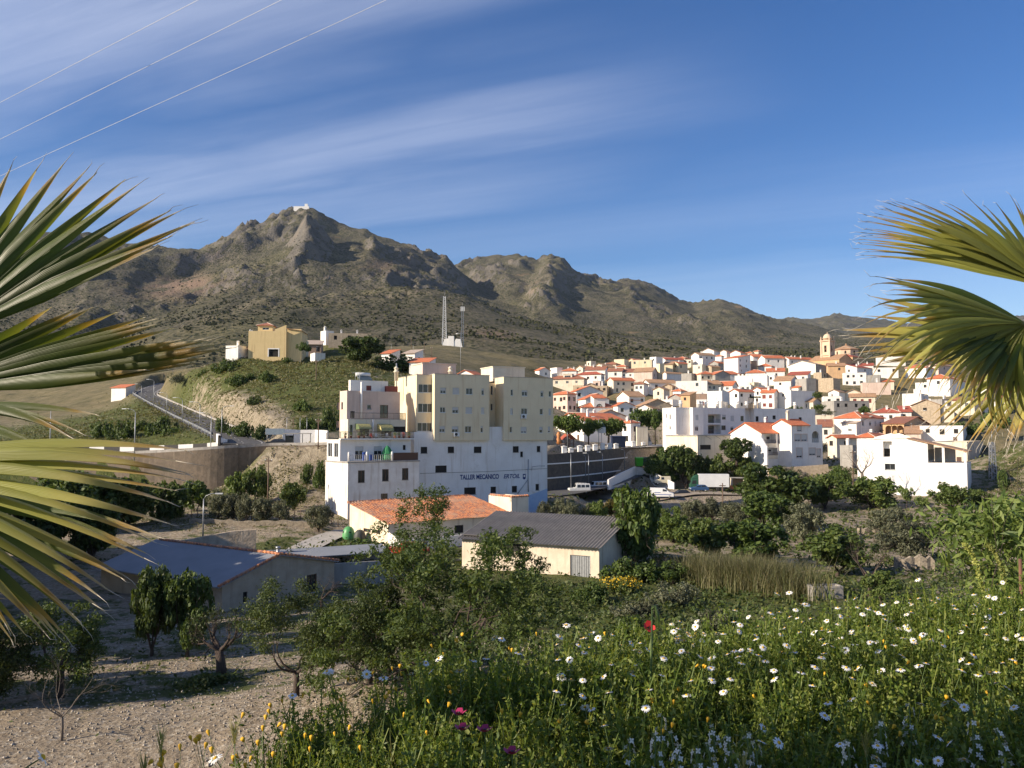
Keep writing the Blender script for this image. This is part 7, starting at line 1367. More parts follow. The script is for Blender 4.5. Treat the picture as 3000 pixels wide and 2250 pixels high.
p = at(*C('v', 830, 1150), 197); bin_('dark blue container at the edge of the plaza', 'v', 825, 1150, 197, mat('dark_blue_plastic', (.02, .03, .07), None, 4, .5), 3.4, 2.6)
def chair(label, p, rz, m):
 t = thing('plastic_chair', label, 'chair', p, rz, 'plastic chairs on the terrace'); s = MB(); s.box(-.22, .22, -.22, .22, .42, .45); s.build('seat', m, t); s = MB(); s.prism([(-.24, .45), (.24, .45), (.2, .9), (-.2, .9)], 'y', .2, .23); s.build('backrest', m, t)
 for x in (-.2, .2):
  for y in (-.2, .2): s = MB(); s.tube([(x, y, 0), (x * .95, y * .95, .42)], .02, 4); s.build('leg', m, t)
  s = MB(); s.box(x - .02, x + .02, -.2, .2, .62, .65); s.build('armrest', m, t)
rp_, wp_ = mat('red_plastic', (.5, .03, .03), None, 3, .4), mat('white_plastic', (.7, .7, .68), None, 3, .4)
tx = lambda x: T.A(*C('m', x, 760), 3.6)[0]
chair('red plastic chair on the middle terrace', place_local(T, tx(520), 3.4, z2 + .01), T.a + .4, rp_)
for k, (x, lab) in enumerate(((560, 'white plastic chair right of the red one'), (470, 'white plastic chair left of the red one'), (650, 'white plastic chair in front of the right awning'))): chair(lab, place_local(T, tx(x), 3.5, z2 + .01), T.a + k, wp_)
p = place_local(T, tx(600), 3.7, z2); t = thing('terrace_table', 'round white table among the terrace chairs', 'table', p); s = MB(); s.lathe([(.5, .7), (.5, .74)], 14); s.build('tabletop', wp_, t); s = MB(); s.tube([(0, 0, 0), (0, 0, .7)], .05, 6); s.lathe([(.3, 0), (.05, .06)], 8); s.build('leg', wp_, t)
pm_ = mat('terracotta_pot', (.35, .13, .07), None, 3, .8)
for k, (x, lab) in enumerate([(290, 'leftmost potted plant on the terrace railing'), (335, 'second potted plant from the left on the terrace'), (400, 'potted plant under the left awning'), (440, 'bushy potted plant right of the left awning'), (690, 'potted plant under the right awning'), (725, 'potted plant right of the right awning'), (760, 'red-flowered potted plant on the terrace'), (805, 'rightmost potted plant on the terrace')]):
 t = thing('potted_plant', lab, 'plant', place_local(T, tx(x), 2.75, z2 + .17), k, 'potted plants on the terrace'); s = MB(); s.lathe([(.13, 0), (.2, .32), (.22, .34), (.2, .36)], 10); s.build('pot', pm_, t); v, f = leaf_cloud(np.random.default_rng(k), [((0, 0, .65), (.3, .3, .35))], 160, .12, .06, shell=.1); npmesh('leaves', v, f, M['leaf_mid'] if k != 6 else rp_, t)
a_ = T.A(*C('m', 650, 960), 1.2); p = place_local(T, a_[0], 1.3, z1 + .02); hh = T.A(*C('m', 650, 840), 1.2)[1] - z1; t = thing('closed_parasol', 'big green cloth parasol, folded, on the lower terrace', 'parasol', p); s = MB(); n = 12
for k in range(n): pass
s.lathe([(.85, .1), (.95, .3), (.8, hh * .5), (.45, hh * .8), (.08, hh - .1)], 11, smooth=False); s.build('cloth', mat('green_canvas', (.03, .22, .08), (.02, .16, .06), 3, .8), t); s = MB(); s.tube([(0, 0, 0), (0, 0, hh)], .03, 5); s.build('pole', M['metal'], t)
bc = mat('blue_plastic_crate', (.03, .08, .35), None, 4, .5)
for j, x in enumerate((455, 512)):
 for k in range(4 if j == 0 else 3):
  t = thing('bottle_crate', ('left' if j == 0 else 'right') + ' blue crate stack on the lower terrace, crate ' + ['at the bottom', 'second up', 'third up', 'on top'][k], 'crate', place_local(T, T.A(*C('m', x + 8, 950), 1.6)[0], 1.7, z1 + .02 + k * .31), T.a, 'blue crates on the lower terrace'); s = MB(); s.box(-.2, .2, -.15, .15, 0, .04); [s.box(*b) for b in ((-.2, -.17, -.15, .15, .043, .3), (.17, .2, -.15, .15, .043, .3), (-.167, .167, -.15, -.12, .043, .3), (-.167, .167, .12, .15, .043, .3))]; s.build('crate', bc, t)
M['ds'] = mat('dry_stone', (.33, .28, .21), (.2, .165, .12), 2.2, .95, 1.0, 5, None, ((.12, .1, .08), 3.0, .54))
p = ground_at(*C('f', 1290, 640), 30, 90); t = thing('concrete_trough', 'pale concrete water trough behind the daisies', 'trough', p + Vector((0, 0, -.2)), R(4)); s = MB(); [s.box(*b) for b in ((-1.2, 1.2, -.6, -.45, 0, 1.25), (-1.2, 1.2, .45, .6, 0, 1.25), (-1.2, -1.05, -.447, .447, 0, 1.25), (1.05, 1.2, -.447, .447, 0, 1.25), (-1.05, 1.05, -.45, .45, 0, .2))]; s.build('basin', M['concrete'], t)
for lab, c, x0, x1, y, hgt, D0 in [('dry stone terrace wall behind the grey olive', 'f', 1610, 1800, 512, 1.5, 40), ('low dry stone wall crossing the orchard terraces', 'f', 1440, 1560, 335, .8, 60)]:
 a, b = ground_at(*C(c, x0, y), D0, 150), ground_at(*C(c, x1, y), D0, 150); s = MB(); pts = [a.lerp(b, k / 8) + Vector((0, .1 * math.sin(k * 2), 0)) for k in range(9)]; ribbon_wall(s, pts, 0, .5, -.8, [hgt * (.9 + .12 * math.sin(k * 2.9) + .08 * math.sin(k * 5.3)) for k in range(9)]); walled('stone_wall', lab, 'wall', [('stonework', s, M['ds'])])
a, b = ground_at(*C('r', 1235, 1400), 90, 150), ground_at(*C('r', 2090, 1440), 90, 150); s = MB(); pts = [a.lerp(b, k / 20) for k in range(21)]; pts = [Vector((q.x, q.y, gz(q.x, q.y))) for q in pts]; ribbon_wall(s, pts, 0, .5, -1.0, [.6 + .08 * math.sin(k * 2.3) for k in range(21)]); walled('terrace_wall', 'long low stone wall edging the olive terrace', 'wall', [('stonework', s, M['ds'])])
t = thing('wire_fence', 'thin wire fence on wooden stakes along the olive terrace', 'fence'); a, b = ground_at(*C('r', 1240, 1365), 95, 150), ground_at(*C('r', 2190, 1420), 95, 150); st = [a.lerp(b, k / 24) for k in range(25)]; st = [Vector((q.x, q.y, gz(q.x, q.y))) for q in st]
for q in st: s = MB(); s.tube([q - Vector((0, 0, .4)), q + Vector((0, 0, 1.3))], .05, 5); s.build('stake', M['wood'], t)
s = MB(); [s.tube([q + Vector((0, 0, z)) for q in st], .012, 3) for z in (.5, .9, 1.25)]; s.build('wires', M['metal'], t)
for k, (q, lab) in enumerate(((((-150, 378, 34), (590, -5, 26), (1000, -215, 22)), 'topmost thin overhead wire crossing the top left sky'), (((-150, 482, 34), (830, -3, 26), (1240, -215, 22)), 'middle thin overhead wire crossing the top left sky'), (((-250, 640, 34), (60, 488, 31), (1135, -2, 25), (1500, -200, 22)), 'lowest thin overhead wire, passing behind the palm tips'))):
 s = MB(); s.tube(smooth_poly(PL(*q), 8), .008, 4); o = s.build('overhead_wire', mat('pale_wire', (.6, .6, .6), None, 3, .5)); tag(o, lab, 'wire', 'overhead wires')
def limbs(mb, g, p, d, ln, r, depth, tips, spread=.55, up_=.12, seg=4, kids=(2, 3), mi=0, wob=.25):
 pts, rs = [Vector(p)], [r]; d = Vector(d).normalized()
 for k in range(seg):
  d = (d + Vector(g.normal(size=3)) * wob * .5 + Vector((0, 0, up_ * .3))).normalized(); pts.append(pts[-1] + d * ln / seg); rs.append(r * (1 - .45 * (k + 1) / seg))
 mb.tube(pts, rs, 6 if r > .04 else 4 if r > .012 else 3, mi, cap=depth == 0)
 if depth == 0: tips += [(pts[-1], d), (pts[-2], d)]; return
 for k in range(g.integers(kids[0], kids[1] + 1)):
  nd = (d + Vector(g.normal(size=3)) * spread + Vector((0, 0, up_))).normalized(); limbs(mb, g, pts[-1], nd, ln * g.uniform(.62, .85), rs[-1] * g.uniform(.6, .8), depth - 1, tips, spread, up_, seg, kids, mi, wob)
 if depth > 0 and g.random() < .6: nd = (d + Vector(g.normal(size=3)) * spread * 1.4).normalized(); limbs(mb, g, pts[2], nd, ln * .6, rs[2] * .5, depth - 1, tips, spread, up_, seg, kids, mi, wob)
PROTO = {}
def proto(kind, seed, nblob, n, leaf, size, leafm, trunk=(.16, 1.2), flat=.8, cw=2.4, ch=2.0, jag=.5, shell=.45, low=False):
 """tree about 5 m high: crown from many overlapping leaf clumps of unequal size, trunk with limbs into the crown"""
 g = np.random.default_rng(seed); bl = []; zc = trunk[1] + ch * (.35 if low else .88)
 for k in range(nblob):
  d = g.normal(size=3); d /= np.linalg.norm(d); q = d * np.array([cw, cw, ch]) * (.25 + .55 * g.random()) * np.array([1, 1, flat])
  if low: q[2] = abs(q[2]) * 1.3 - .45
  r_ = g.uniform(.4, 1.0) * cw * .42; bl.append(((q[0], q[1], zc + q[2]), (r_, r_, r_ * g.uniform(.65, .95))))
 for k in range(int(nblob * jag)):
  d = g.normal(size=3); d /= np.linalg.norm(d); d[2] = abs(d[2]) * .9 - .15; r_ = g.uniform(.16, .36) * cw * .5; bl.append(((d[0] * cw * .95, d[1] * cw * .95, zc + d[2] * ch * .95), (r_, r_, r_ * 1.2)))
 t = thing('tree', 'tree', 'tree'); s = MB(); tips = []
 s.tube([(0, 0, -.8), (.03, 0, trunk[1] * .5), (0, .04, trunk[1])], [trunk[0] * 1.25, trunk[0], trunk[0] * .85], 8)
 for k in range(5): a = k * 1.256 + g.random(); limbs(s, g, (0, .04, trunk[1] - .1), (math.cos(a) * .8, math.sin(a) * .8, 1.0), ch * .7, trunk[0] * .5, 2, tips, .5, .2, 3)
 s.build('trunk', M['bark'], t); v, f = leaf_cloud(g, bl, n, leaf, size, shell=shell); npmesh('crown', v, f, M[leafm], t); PROTO.setdefault(kind, []).append(t); return t
for k in range(3): proto('dark', 20 + k, 26, 6200, .32, .2, 'leaf_dark', (.2, .25), 1.0, 2.4, 2.1)
for k in range(3): proto('mid', 30 + k, 24, 5200, .29, .17, 'leaf_mid', (.13, .35), 1.0, 2.3, 1.9, .9, .35)
for k in range(2): proto('olive', 40 + k, 24, 5600, .27, .11, 'leaf_olive', (.16, .25), .95, 2.3, 1.8, .9, .3)
for k in range(2): proto('fresh', 50 + k, 26, 5200, .30, .2, 'leaf_bright', (.16, 2.0), .6, 2.5, 1.5, .8)
for k in range(2): proto('gold', 60 + k, 16, 3000, .26, .16, 'leaf_gold', (.1, .5), .8, 2.2, 1.6, .8)
for k in range(2): proto('small', 70 + k, 12, 1500, .24, .15, 'leaf_mid', (.07, 1.3), .8, 1.7, 1.3, 1.2, .25)
for k in range(2): proto('bush', 80 + k, 16, 2600, .30, .18, 'leaf_dark', (.06, .15), .75, 2.4, 1.5, .8, .4, True)
for k in range(2): proto('greybush', 90 + k, 16, 2600, .26, .12, 'leaf_olive', (.06, .15), .75, 2.4, 1.5, .9, .3, True)
PH = {k: max(max(c[2] for c in ch.bound_box) for ch in v[0].children) for k, v in PROTO.items()}; PW = {k: 4.9 for k in PROTO}; used = {}
def tree(kind, label, c, x0, x1, ytop, ybase, D=None, group=None, name=None):
 xm = (x0 + x1) / 2; px, pyb = C(c, xm, ybase)
 b = at(px, pyb, D) if D else ground_at(px, pyb, 25, 600)
 if D: b.z = min(b.z, gz(b.x, b.y) + .1) if abs(b.z - gz(b.x, b.y)) < 4 else b.z
 k = CROPS[c][2]; hh = (ybase - ytop) / k / F * b.y; ww = (x1 - x0) / k / F * b.y; i = used.get(kind, 0); used[kind] = i + 1; P = PROTO[kind]; src = P[i % len(P)]
 sx, sz = ww / 3.9, hh / PH[kind] * 1.22; r = random.Random(i * 7 + len(kind)); args = dict(loc=b, rz=r.uniform(0, 6.28), scale=(sx, sx * r.uniform(.9, 1.1), sz))
 if i < len(P): o = src; o.location = args['loc']; o.rotation_euler = (0, 0, args['rz']); o.scale = args['scale']
 else: o = dup(src, **args)
 o['label'] = label; o['group'] = group or {'dark': 'dark round trees of the orchard', 'mid': 'green orchard trees', 'olive': 'grey-green olive trees', 'fresh': 'plaza and street trees', 'gold': 'yellowing shrubs by the yard', 'small': 'young orchard trees', 'bush': 'dark bushes', 'greybush': 'grey-green bushes'}[kind]
 nm = name or {'bush': 'bush', 'greybush': 'bush', 'olive': 'olive_tree', 'gold': 'shrub'}.get(kind, 'tree'); o.name = nm
 o['category'] = 'shrub' if kind in ('bush', 'greybush', 'gold') else 'tree'; return o
for q in '''
dark|tall dense dark tree pressed against the right end of the corrugated barn|f|285|520|175|490|86
dark|biggest dark green tree, just right of the box truck|f|925|1200|40|225|142
mid|green tree between the biggest dark tree and the blank white building|f|1195|1390|90|225|144
mid|wide green tree below the middle of the blank white building|f|1400|1630|100|240|143
dark|dark tree directly below the biggest dark tree|f|920|1125|178|325|118
olive|grey olive tree in mid orchard, right of the dark pair|f|1115|1265|208|360|108
olive|round grey olive standing alone on bare earth, right of centre|f|1505|1675|200|325|108
olive|large grey olive before the dry stone terrace wall|f|1555|1795|290|455|88
mid|broad green almond left of the dry stone terrace wall|f|1205|1495|318|495|80
dark|dense green tree in the middle of the orchard above the reeds|f|805|1075|258|440|88
mid|green tree left of the dense one above the reeds|f|635|835|248|410|93
mid|lighter green tree right behind the barn-side dark tree|f|515|660|238|350|108
small|thin young tree at the left foot of the blank white building|f|1630|1710|140|235|135
small|thin young tree on the bare terrace, centre right|f|1700|1785|170|248|128
mid|low green tree under the right end of the blank white building|f|1795|1965|128|230|136
mid|green tree at the right corner of the blank white building|f|1955|2055|148|225|138
greybush|grey bush on the slope edge at far right|f|2050|2150|180|260|128
bush|dark low bush on the far right terrace, left one|f|1840|1960|250|320|110
bush|dark low bush on the far right terrace, right one|f|1990|2110|235|300|116
mid|green orchard tree at far right above the leafy shrub|f|2110|2230|205|330|104
olive|olive at the left end of the yard hedge by the base wall|k|-20|110|215|400|128
olive|tall silvery olive in the hedge, second from the base wall|k|90|345|185|400|128
greybush|grey-green shrub in the hedge below the white roof-rack car|k|330|480|205|385|130
mid|green shrub in the hedge left of the yellowing ones|k|440|610|225|385|130
gold|large yellowing shrub below the shaded cars|k|585|775|190|360|132
gold|yellow-green shrub next to the large yellowing one|k|755|925|205|375|131
gold|yellowing shrub below the delivery van|k|925|1125|218|345|134
small|little round tree in front of the delivery van|k|1095|1215|268|400|126
small|little round tree right of the other one before the van|k|1205|1335|248|385|128
olive|wide silver olive below the dark blue car|k|1295|1520|170|350|132
olive|silver olive below the box truck|k|1480|1720|185|370|131
olive|silver olive between the wooden pole and the biggest dark tree|k|1690|2010|235|430|122
mid|bright green tree in the orchard below the little round trees|k|720|1080|310|480|112
mid|leafy tree below the silver olives in the orchard|k|1150|1500|345|520|108
greybush|grey scrub at the foot of the orchard pole|k|1560|1800|380|520|110
dark|very dark broad tree at the left in front of the garage|e|5|345|512|900|188
dark|dark tree in front of the garage with a brownish top|e|270|610|605|1010|187
mid|grey-green tree before the right half of the garage|e|590|905|695|1010|188
dark|bright rounded tree against the white gable of the balcony house|e|885|1195|568|800|186
mid|tree below the white gable of the balcony house|e|900|1310|740|990|187
bush|dark shrub at the corner of the balcony house garden wall|e|1190|1370|810|960|180
greybush|overgrown planting in front of the balcony house garden|e|1505|1830|740|880|181
dark|upper of two stacked green trees left of the blank white building|d|325|490|635|790|172
dark|lower of two stacked green trees left of the blank white building|d|345|530|735|905|164
mid|green tree below the balcony house, right of the biggest dark tree|d|-20|160|800|1030|150
mid|green tree below the stacked pair, left one|d|130|330|820|1010|154
fresh|leftmost plaza tree, next to the apartment block|a|225|690|1060|1560|181
fresh|small middle plaza tree with a thin pale trunk|a|640|960|1105|1530|186
fresh|right plaza tree with a reddish trunk|a|905|1340|1105|1540|190
fresh|street tree beyond the plaza, left of three|a|1475|1730|955|1450|240
fresh|street tree beyond the plaza, middle of three|a|1620|1860|930|1440|244
fresh|street tree against the white apartments, right of three|a|1760|2000|940|1430|240
dark|big very dark tree on the green hilltop|g|1005|1300|243|430|235
dark|small round green tree beside the hilltop cottages|g|1405|1495|330|420|262
bush|dark hedge below the big hilltop tree|g|1290|1640|385|520|238
bush|ivy-like shrub over the lean-to shelter on the hill|g|635|735|280|350|228
bush|green bush at the foot of the ochre hill house|g|510|595|352|398|240
bush|bush on the slope below the ochre hill house, left|g|60|220|425|520|222
bush|bush on the slope below the ochre hill house, middle|g|210|300|430|480|224
bush|round bush on the grassy slope under the garage door|g|340|465|468|560|212
bush|dark green tree on the rock cutting, highest of three|r|1390|1488|590|700|172
bush|pair of shrubs on the rock cutting, middle|r|1488|1632|640|735|168
bush|dark shrub on the rock cutting, lowest of three|r|1640|1742|685|790|163
bush|bush on the grassy hill above the garden wall, left|r|1910|2035|600|690|178
bush|little bush on the grassy hill above the rock cutting|r|1605|1685|543|605|190
bush|low green shrub on the weedy bank right of the barn foot|f|280|480|455|560|78
bush|spreading shrub between the barn-side tree and the reeds|f|430|650|455|555|78
greybush|grey-green shrub on the weedy slope left of the reeds|f|480|680|520|620|66
bush|low bush on the bank left of the yellow-flowering bush|f|120|270|510|600|68
greybush|scrubby plant below the yellow-flowering bush|f|310|520|600|700|58
bush|dark weedy clump on the slope below the reeds|f|640|860|620|700|56
bush|little green bush on the slope, left of the onion stalk|f|330|480|690|790|48
greybush|grey weeds above the crest, right of the onion stalk|f|690|860|640|720|54
mid|bright leafy bush right of the concrete trough|f|1480|1620|480|600|62
bush|big dark tree behind the garden wall beside the terraced house|r|2070|2200|635|810|166
bush|dark bush behind the white garden wall posts|r|1940|2090|720|805|165
bush|dark bush on the bank above the road barrier, left of the lamp post|r|705|880|725|865|180
bush|green tree on the bank above the road barrier, middle|r|965|1130|710|860|178
bush|dark bush on the bank just above the barrier bend, left|r|1050|1225|770|905|174
bush|dark bush on the bank just above the barrier bend, right|r|1145|1355|820|905|173
bush|shrub patch on the green bank near the palm leaf tips|r|590|725|650|760|185
bush|shrub on the bank under the guardrail|r|870|1010|660|720|186
greybush|olive-coloured shrub beside the far road end|r|1090|1185|425|485|270
bush|shrub under the palm tips at the far hillside|r|1275|1375|400|465|250
bush|low dark shrub on the hill crest beside the palm tip|r|1370|1580|335|435|238
mid|light green tree before the retaining wall, left of the pole|r|1465|1610|1060|1250|128
mid|light green tree before the retaining wall, right one by the pole|r|1580|1750|1030|1230|129
mid|round green tree on the rocky slope by the terraced house|r|1815|1982|1165|1330|122
bush|bush high on the rocky slope beside the terraced house|r|1950|2030|940|1070|136
bush|creeper bush hanging at the corner of the terraced house|r|2040|2125|890|1060|134
dark|dark tree in shade below the retaining wall|r|1180|1350|1165|1345|126
dark|dark shaded tree behind the palm leaf, by the wall foot|r|960|1190|1170|1420|118
dark|dark shaded tree behind the palm leaf, middle of the group|r|640|980|1150|1440|112
dark|dark shaded tree behind the palm leaf, far left of the group|r|250|660|1140|1450|108
dark|tall dark tree at left beyond the farmhouse, behind the yellow palm leaf|r|20|420|1180|1560|92
dark|tall dark tree left of the farmhouse roof, under the palm leaf|r|440|760|1220|1560|90
olive|olive on the terrace, nearest the concrete lamp|r|1345|1480|1205|1380|117
olive|olive on the terrace, second from the lamp|r|1440|1570|1230|1385|116
olive|olive on the terrace, third from the lamp|r|1530|1660|1235|1390|115
olive|olive on the terrace, fourth from the lamp|r|1640|1770|1250|1400|114
olive|olive on the terrace, fifth from the lamp|r|1760|1880|1270|1400|113
olive|pale small olive near the terraced house foot|r|1990|2140|1290|1440|110
bush|dark hedge bush behind the grey farmhouse roof, left|r|1555|1760|1485|1600|84
greybush|hedge bush behind the grey farmhouse roof, middle|r|1720|1940|1475|1605|84
greybush|grey hedge bush behind the open shed|r|1920|2095|1480|1590|85
bush|weedy bush by the bottle banks|t|480|780|335|425|92
dark|tall dark green bush in front of the farmhouse, left of two|l|865|1110|270|720|52
dark|tall dark green bush in front of the farmhouse, right of two|l|1095|1345|250|710|52
bush|green shrub mass beside the small crumbling cottage|c|730|930|1235|1330|232
bush|green shrub in front of the grey cube house|c|1490|1680|1270|1370|228
bush|overgrown shrub above the cottage with tan roof|c|740|870|1030|1130|262
bush|shrub clump below the crumbling cottage, left|c|330|540|1265|1340|228
greybush|scrubby weeds on the bank below the grey cube house|c|770|1080|1310|1400|224
bush|dark trees at the right end of the town under the palm tips|d|1620|1900|120|260|235
bush|dark scrub on the right slope beyond the white houses|d|1900|2200|150|330|215
greybush|scrub on the dry slope right of the blank white building|d|2000|2130|560|700|160
bush|green scrub patch at the right edge slope|d|2110|2230|620|860|150
'''.strip().split('\n'):
 k, lab, c, x0, x1, yt, yb, D = q.split('|'); tree(k, lab, c, float(x0), float(x1), float(yt), float(yb), float(D))
for i, (x, y, s_) in enumerate([(-43, 57, 2.6), (-47, 63, 3.0), (-52, 69, 3.1), (-57, 76, 3.0), (-62, 84, 2.8), (-55, 60, 3.4), (-37, 50, 1.9), (-31, 41, 1.5)]): dup(PROTO['dark'][i % 3], loc=(x, y, gz(x, y)), rz=i * 1.3, scale=(s_, s_, s_ * 1.5), label='unseen tall tree added beside the orchard to shade the farmhouse', group='unseen shade trees beside the orchard')  # out-of-view trees added and stretched tall to throw shade over the farmhouse
for x, y, s_, zs in ((-5.31, -.66, .79, 2.37), (-7.55, -.79, .59, 2.05)): dup(PROTO['dark'][1], loc=(x, y, -1.8), rz=0, scale=(s_, s_, zs), label='unseen tree added left of the viewer to shade the foreground', group='unseen shade trees beside the viewer')  # unseen trees, added and placed only to shade the foreground weeds
def bare_tree(label, base, h, seed, m='bark', spread=.6, depth=4, th=1.0):
 g = np.random.default_rng(seed); t = thing('bare_tree', label, 'tree', base); s = MB(); tips = []; s.tube([(0, 0, -.5), (.05, 0, h * .14), (0, .05, h * .26)], [h * .05 * th, h * .04 * th, h * .035 * th], 8)
 for k in range(4): a = k * 1.6 + g.random(); limbs(s, g, (0, .05, h * .25), (math.cos(a) * .9, math.sin(a) * .9, .8), h * .3, h * .02 * th, depth - 1, tips, spread, .15)
 s.build('branches', M[m], t); return t, tips
M['greybark'] = mat('grey_bark', (.20, .165, .13), (.13, .105, .085), 6, .95, .6, 12)
bare_tree('leafless pale tree in front of the left end of the blank white building', at(*C('d', 650, 945), 152), 7.0, 3, 'greybark')
bare_tree('dry leafless tree right of the concrete trough', ground_at(*C('f', 1500, 635), 30, 90), 5.0, 9, 'bark')
bare_tree('leafless bush of dark twigs beside the farmhouse gable', ground_at(*C('l', 2080, 640), 40, 70), 3.2, 12, 'bark', .7)
M['almond'] = leafmat('almond_leaves', [(0, (.035, .06, .014)), (.5, (.065, .098, .022)), (1, (.11, .14, .035))], .3)
M['almond_dark'] = leafmat('old_almond_leaves', [(0, (.03, .05, .014)), (.5, (.055, .078, .02)), (1, (.085, .105, .03))], .25)
def gpt(px, py, D): p = at(px, py, D); p.z = gz(p.x, p.y); print('gpt', px, py, D, p.z, at(px, py, D).z); return p
def almond(label, base, h, w_, seed, nleaf, leafm='almond', fork=.25, lean=(0, 0), depth=4, r0=.2, droop=0.0, lsize=(.16, .055), bare=.0, nl=5, holes=0.0):
 g = np.random.default_rng(seed); t = thing('almond_tree', label, 'tree', base, 0, 'gnarled almond trees of the near orchard'); s = MB(); tips = []; hf = h * fork
 s.tube([(0, 0, -.5), (lean[0] * .3, lean[1] * .3, hf * .5), (lean[0], lean[1], hf)], [r0 * 1.3, r0, r0 * .9], 9)
 for k in range(nl):
  a = k * 6.283 / nl + g.random() * .8; limbs(s, g, (lean[0], lean[1], hf - .05), (math.cos(a) * w_ * .22, math.sin(a) * w_ * .22, h * .17), (h - hf) * .42, r0 * .55, depth - 1, tips, .55, .10, 4, (2, 3), 0, .3)
 P_ = np.array([q[0] for q in tips]); ex = P_.max(0); mx = np.abs(P_[:, :2]).max(); fx, fz = w_ * .46 / mx, (h * .95 - hf) / max(ex[2] - hf, .1)
 s.v = [(x * (1 + (fx - 1) * min(1, max(0, (z - hf * .7) / (hf + .3)))), y * (1 + (fx - 1) * min(1, max(0, (z - hf * .7) / (hf + .3)))), z if z < hf else hf + (z - hf) * fz) for x, y, z in s.v]
 s.build('trunk', M['bark'], t); P_[:, :2] *= fx; P_[:, 2] = np.where(P_[:, 2] > hf, hf + (P_[:, 2] - hf) * fz, P_[:, 2]); P_ = P_[g.random(len(P_)) > bare]
 bl = [((p[0], p[1], p[2] + .05), (g.uniform(.2, .5),) * 2 + (g.uniform(.15, .4),)) for p in P_]; v, f = leaf_cloud(g, bl, nleaf, *lsize, out=.3, shell=.05); npmesh('crown', v, f, M[leafm], t); return t
almond('biggest almond tree with spreading bare lower limbs, in front of the barn', gpt(1345, 1950, 34), 6.6, 12.5, 4, 32000, fork=.14, depth=5, r0=.26, nl=6, bare=.15, lsize=(.18, .065))
almond('tall slender almond shoot rising before the barrel-tile roof', gpt(1235, 1830, 40), 8.6, 3.0, 8, 3600, fork=.45, depth=4, r0=.12, nl=3, bare=.2)
almond('almond tree with a forked dark trunk, left of the biggest almond', ground_at(868, 2040, 20, 60), 5.3, 7.6, 6, 19000, 'almond_dark', fork=.2, depth=5, r0=.13, nl=5, lsize=(.13, .05))
almond('shaded almond behind the forked one, with a black trunk', ground_at(1082, 2005, 20, 60), 4.6, 6.4, 13, 16000, 'almond_dark', fork=.2, depth=5, r0=.14, lsize=(.13, .05))
almond('half-dead almond with bare twigs and a stout leaning stump', ground_at(650, 1990, 20, 60), 4.0, 4.4, 15, 900, 'almond_dark', fork=.38, lean=(-.2, 0), depth=5, r0=.26, bare=.75)
almond('almond tree at far left below the drooping palm leaf', ground_at(176, 2045, 20, 60), 4.8, 7.0, 17, 14000, 'almond', fork=.3, depth=5, r0=.17, lsize=(.14, .07))
almond('almond tree cut by the left edge of the picture', ground_at(-40, 2080, 18, 60), 4.6, 4.2, 19, 12000, 'almond_dark', fork=.3, depth=5, r0=.2, lsize=(.14, .06))
bare_tree('small dry twiggy sapling standing alone on the stony ground', ground_at(178, 2170, 18, 50), 3.6, 21, 'greybark', .35, 4, .4)
def blades(g, base, n, h, wd, spread, lean=.25, seg=4):
 """n upright grass-like blades; base(n)->(n,3); returns v,f (quads)"""
 b = base(n); hh = h * g.uniform(.55, 1.1, (n, 1)); a = g.uniform(0, 6.283, n); d = np.stack([np.cos(a), np.sin(a)], -1); s_ = np.stack([-d[:, 1], d[:, 0]], -1); ln = lean * g.random((n, 1)) * hh; V = []
 for k in range(seg + 1):
  t = k / seg; c = b.copy(); c[:, :2] += d * ln * t * t; c[:, 2:] += hh * t * (1 - .12 * t * lean); w_ = wd * (1 - t) ** .7 * .5 + .0005; V.append(np.concatenate([c[:, :2] + s_ * w_, c[:, 2:]], 1)); V.append(np.concatenate([c[:, :2] - s_ * w_, c[:, 2:]], 1))
 v = np.stack(V, 1).reshape(-1, 3); m_ = 2 * (seg + 1); o = (np.arange(n) * m_)[:, None]; f = np.concatenate([o + np.array([2 * k, 2 * k + 1, 2 * k + 3, 2 * k + 2]) for k in range(seg)], 0); return v, f
M['reeds'] = leafmat('dry_reeds', [(0, (.11, .11, .05)), (.5, (.18, .165, .08)), (1, (.27, .235, .125))], .2); M['reedgreen'] = leafmat('green_reeds', [(0, (.07, .085, .03)), (1, (.14, .15, .06))], .2)
g = np.random.default_rng(77); a, b = ground_at(*C('f', 690, 560), 30, 110), ground_at(*C('f', 1190, 640), 30, 110); rt = thing('reed_bed', 'tall stand of dry straw-coloured reeds in the middle of the orchard', 'reeds', a.lerp(b, .5)); o_ = rt.location.copy()
def rbase(n): t = g.random(n); p = np.stack([a.x + (b.x - a.x) * t + g.normal(size=n) * .7, a.y + (b.y - a.y) * t + g.normal(size=n) * 1.6], -1); k_ = pnoise(p[:, 0] * .7, p[:, 1] * .7) > -.25; p = np.where(k_[:, None], p, p + g.normal(size=(n, 2)) * 1.2); return np.concatenate([p - np.array([[o_.x, o_.y]]), (ground(p[:, 0], p[:, 1]) - o_.z)[:, None]], 1)
v, f = blades(g, rbase, 4200, 3.3, .045, 0, 1.0); npmesh('dry_stems', v, f, M['reeds'], rt); v, f = blades(g, rbase, 3000, 3.0, .06, 0, .8); npmesh('green_stems', v, f, M['reedgreen'], rt)
g = np.random.default_rng(78); p = at(2930, 1480, 13); bz = gz(p.x + .3, 13); t = thing('loquat_bush', 'large leafy shrub with long drooping dark leaves at the right edge', 'shrub', (p.x + .45, 13, bz)); hz = p.z - bz; s = MB(); tips = []
for k in range(5): limbs(s, g, (0, 0, -.2), (math.cos(k * 1.26) * .35, math.sin(k * 1.26) * .35, 1), hz * .42, .07, 3, tips, .45, .3, 4)
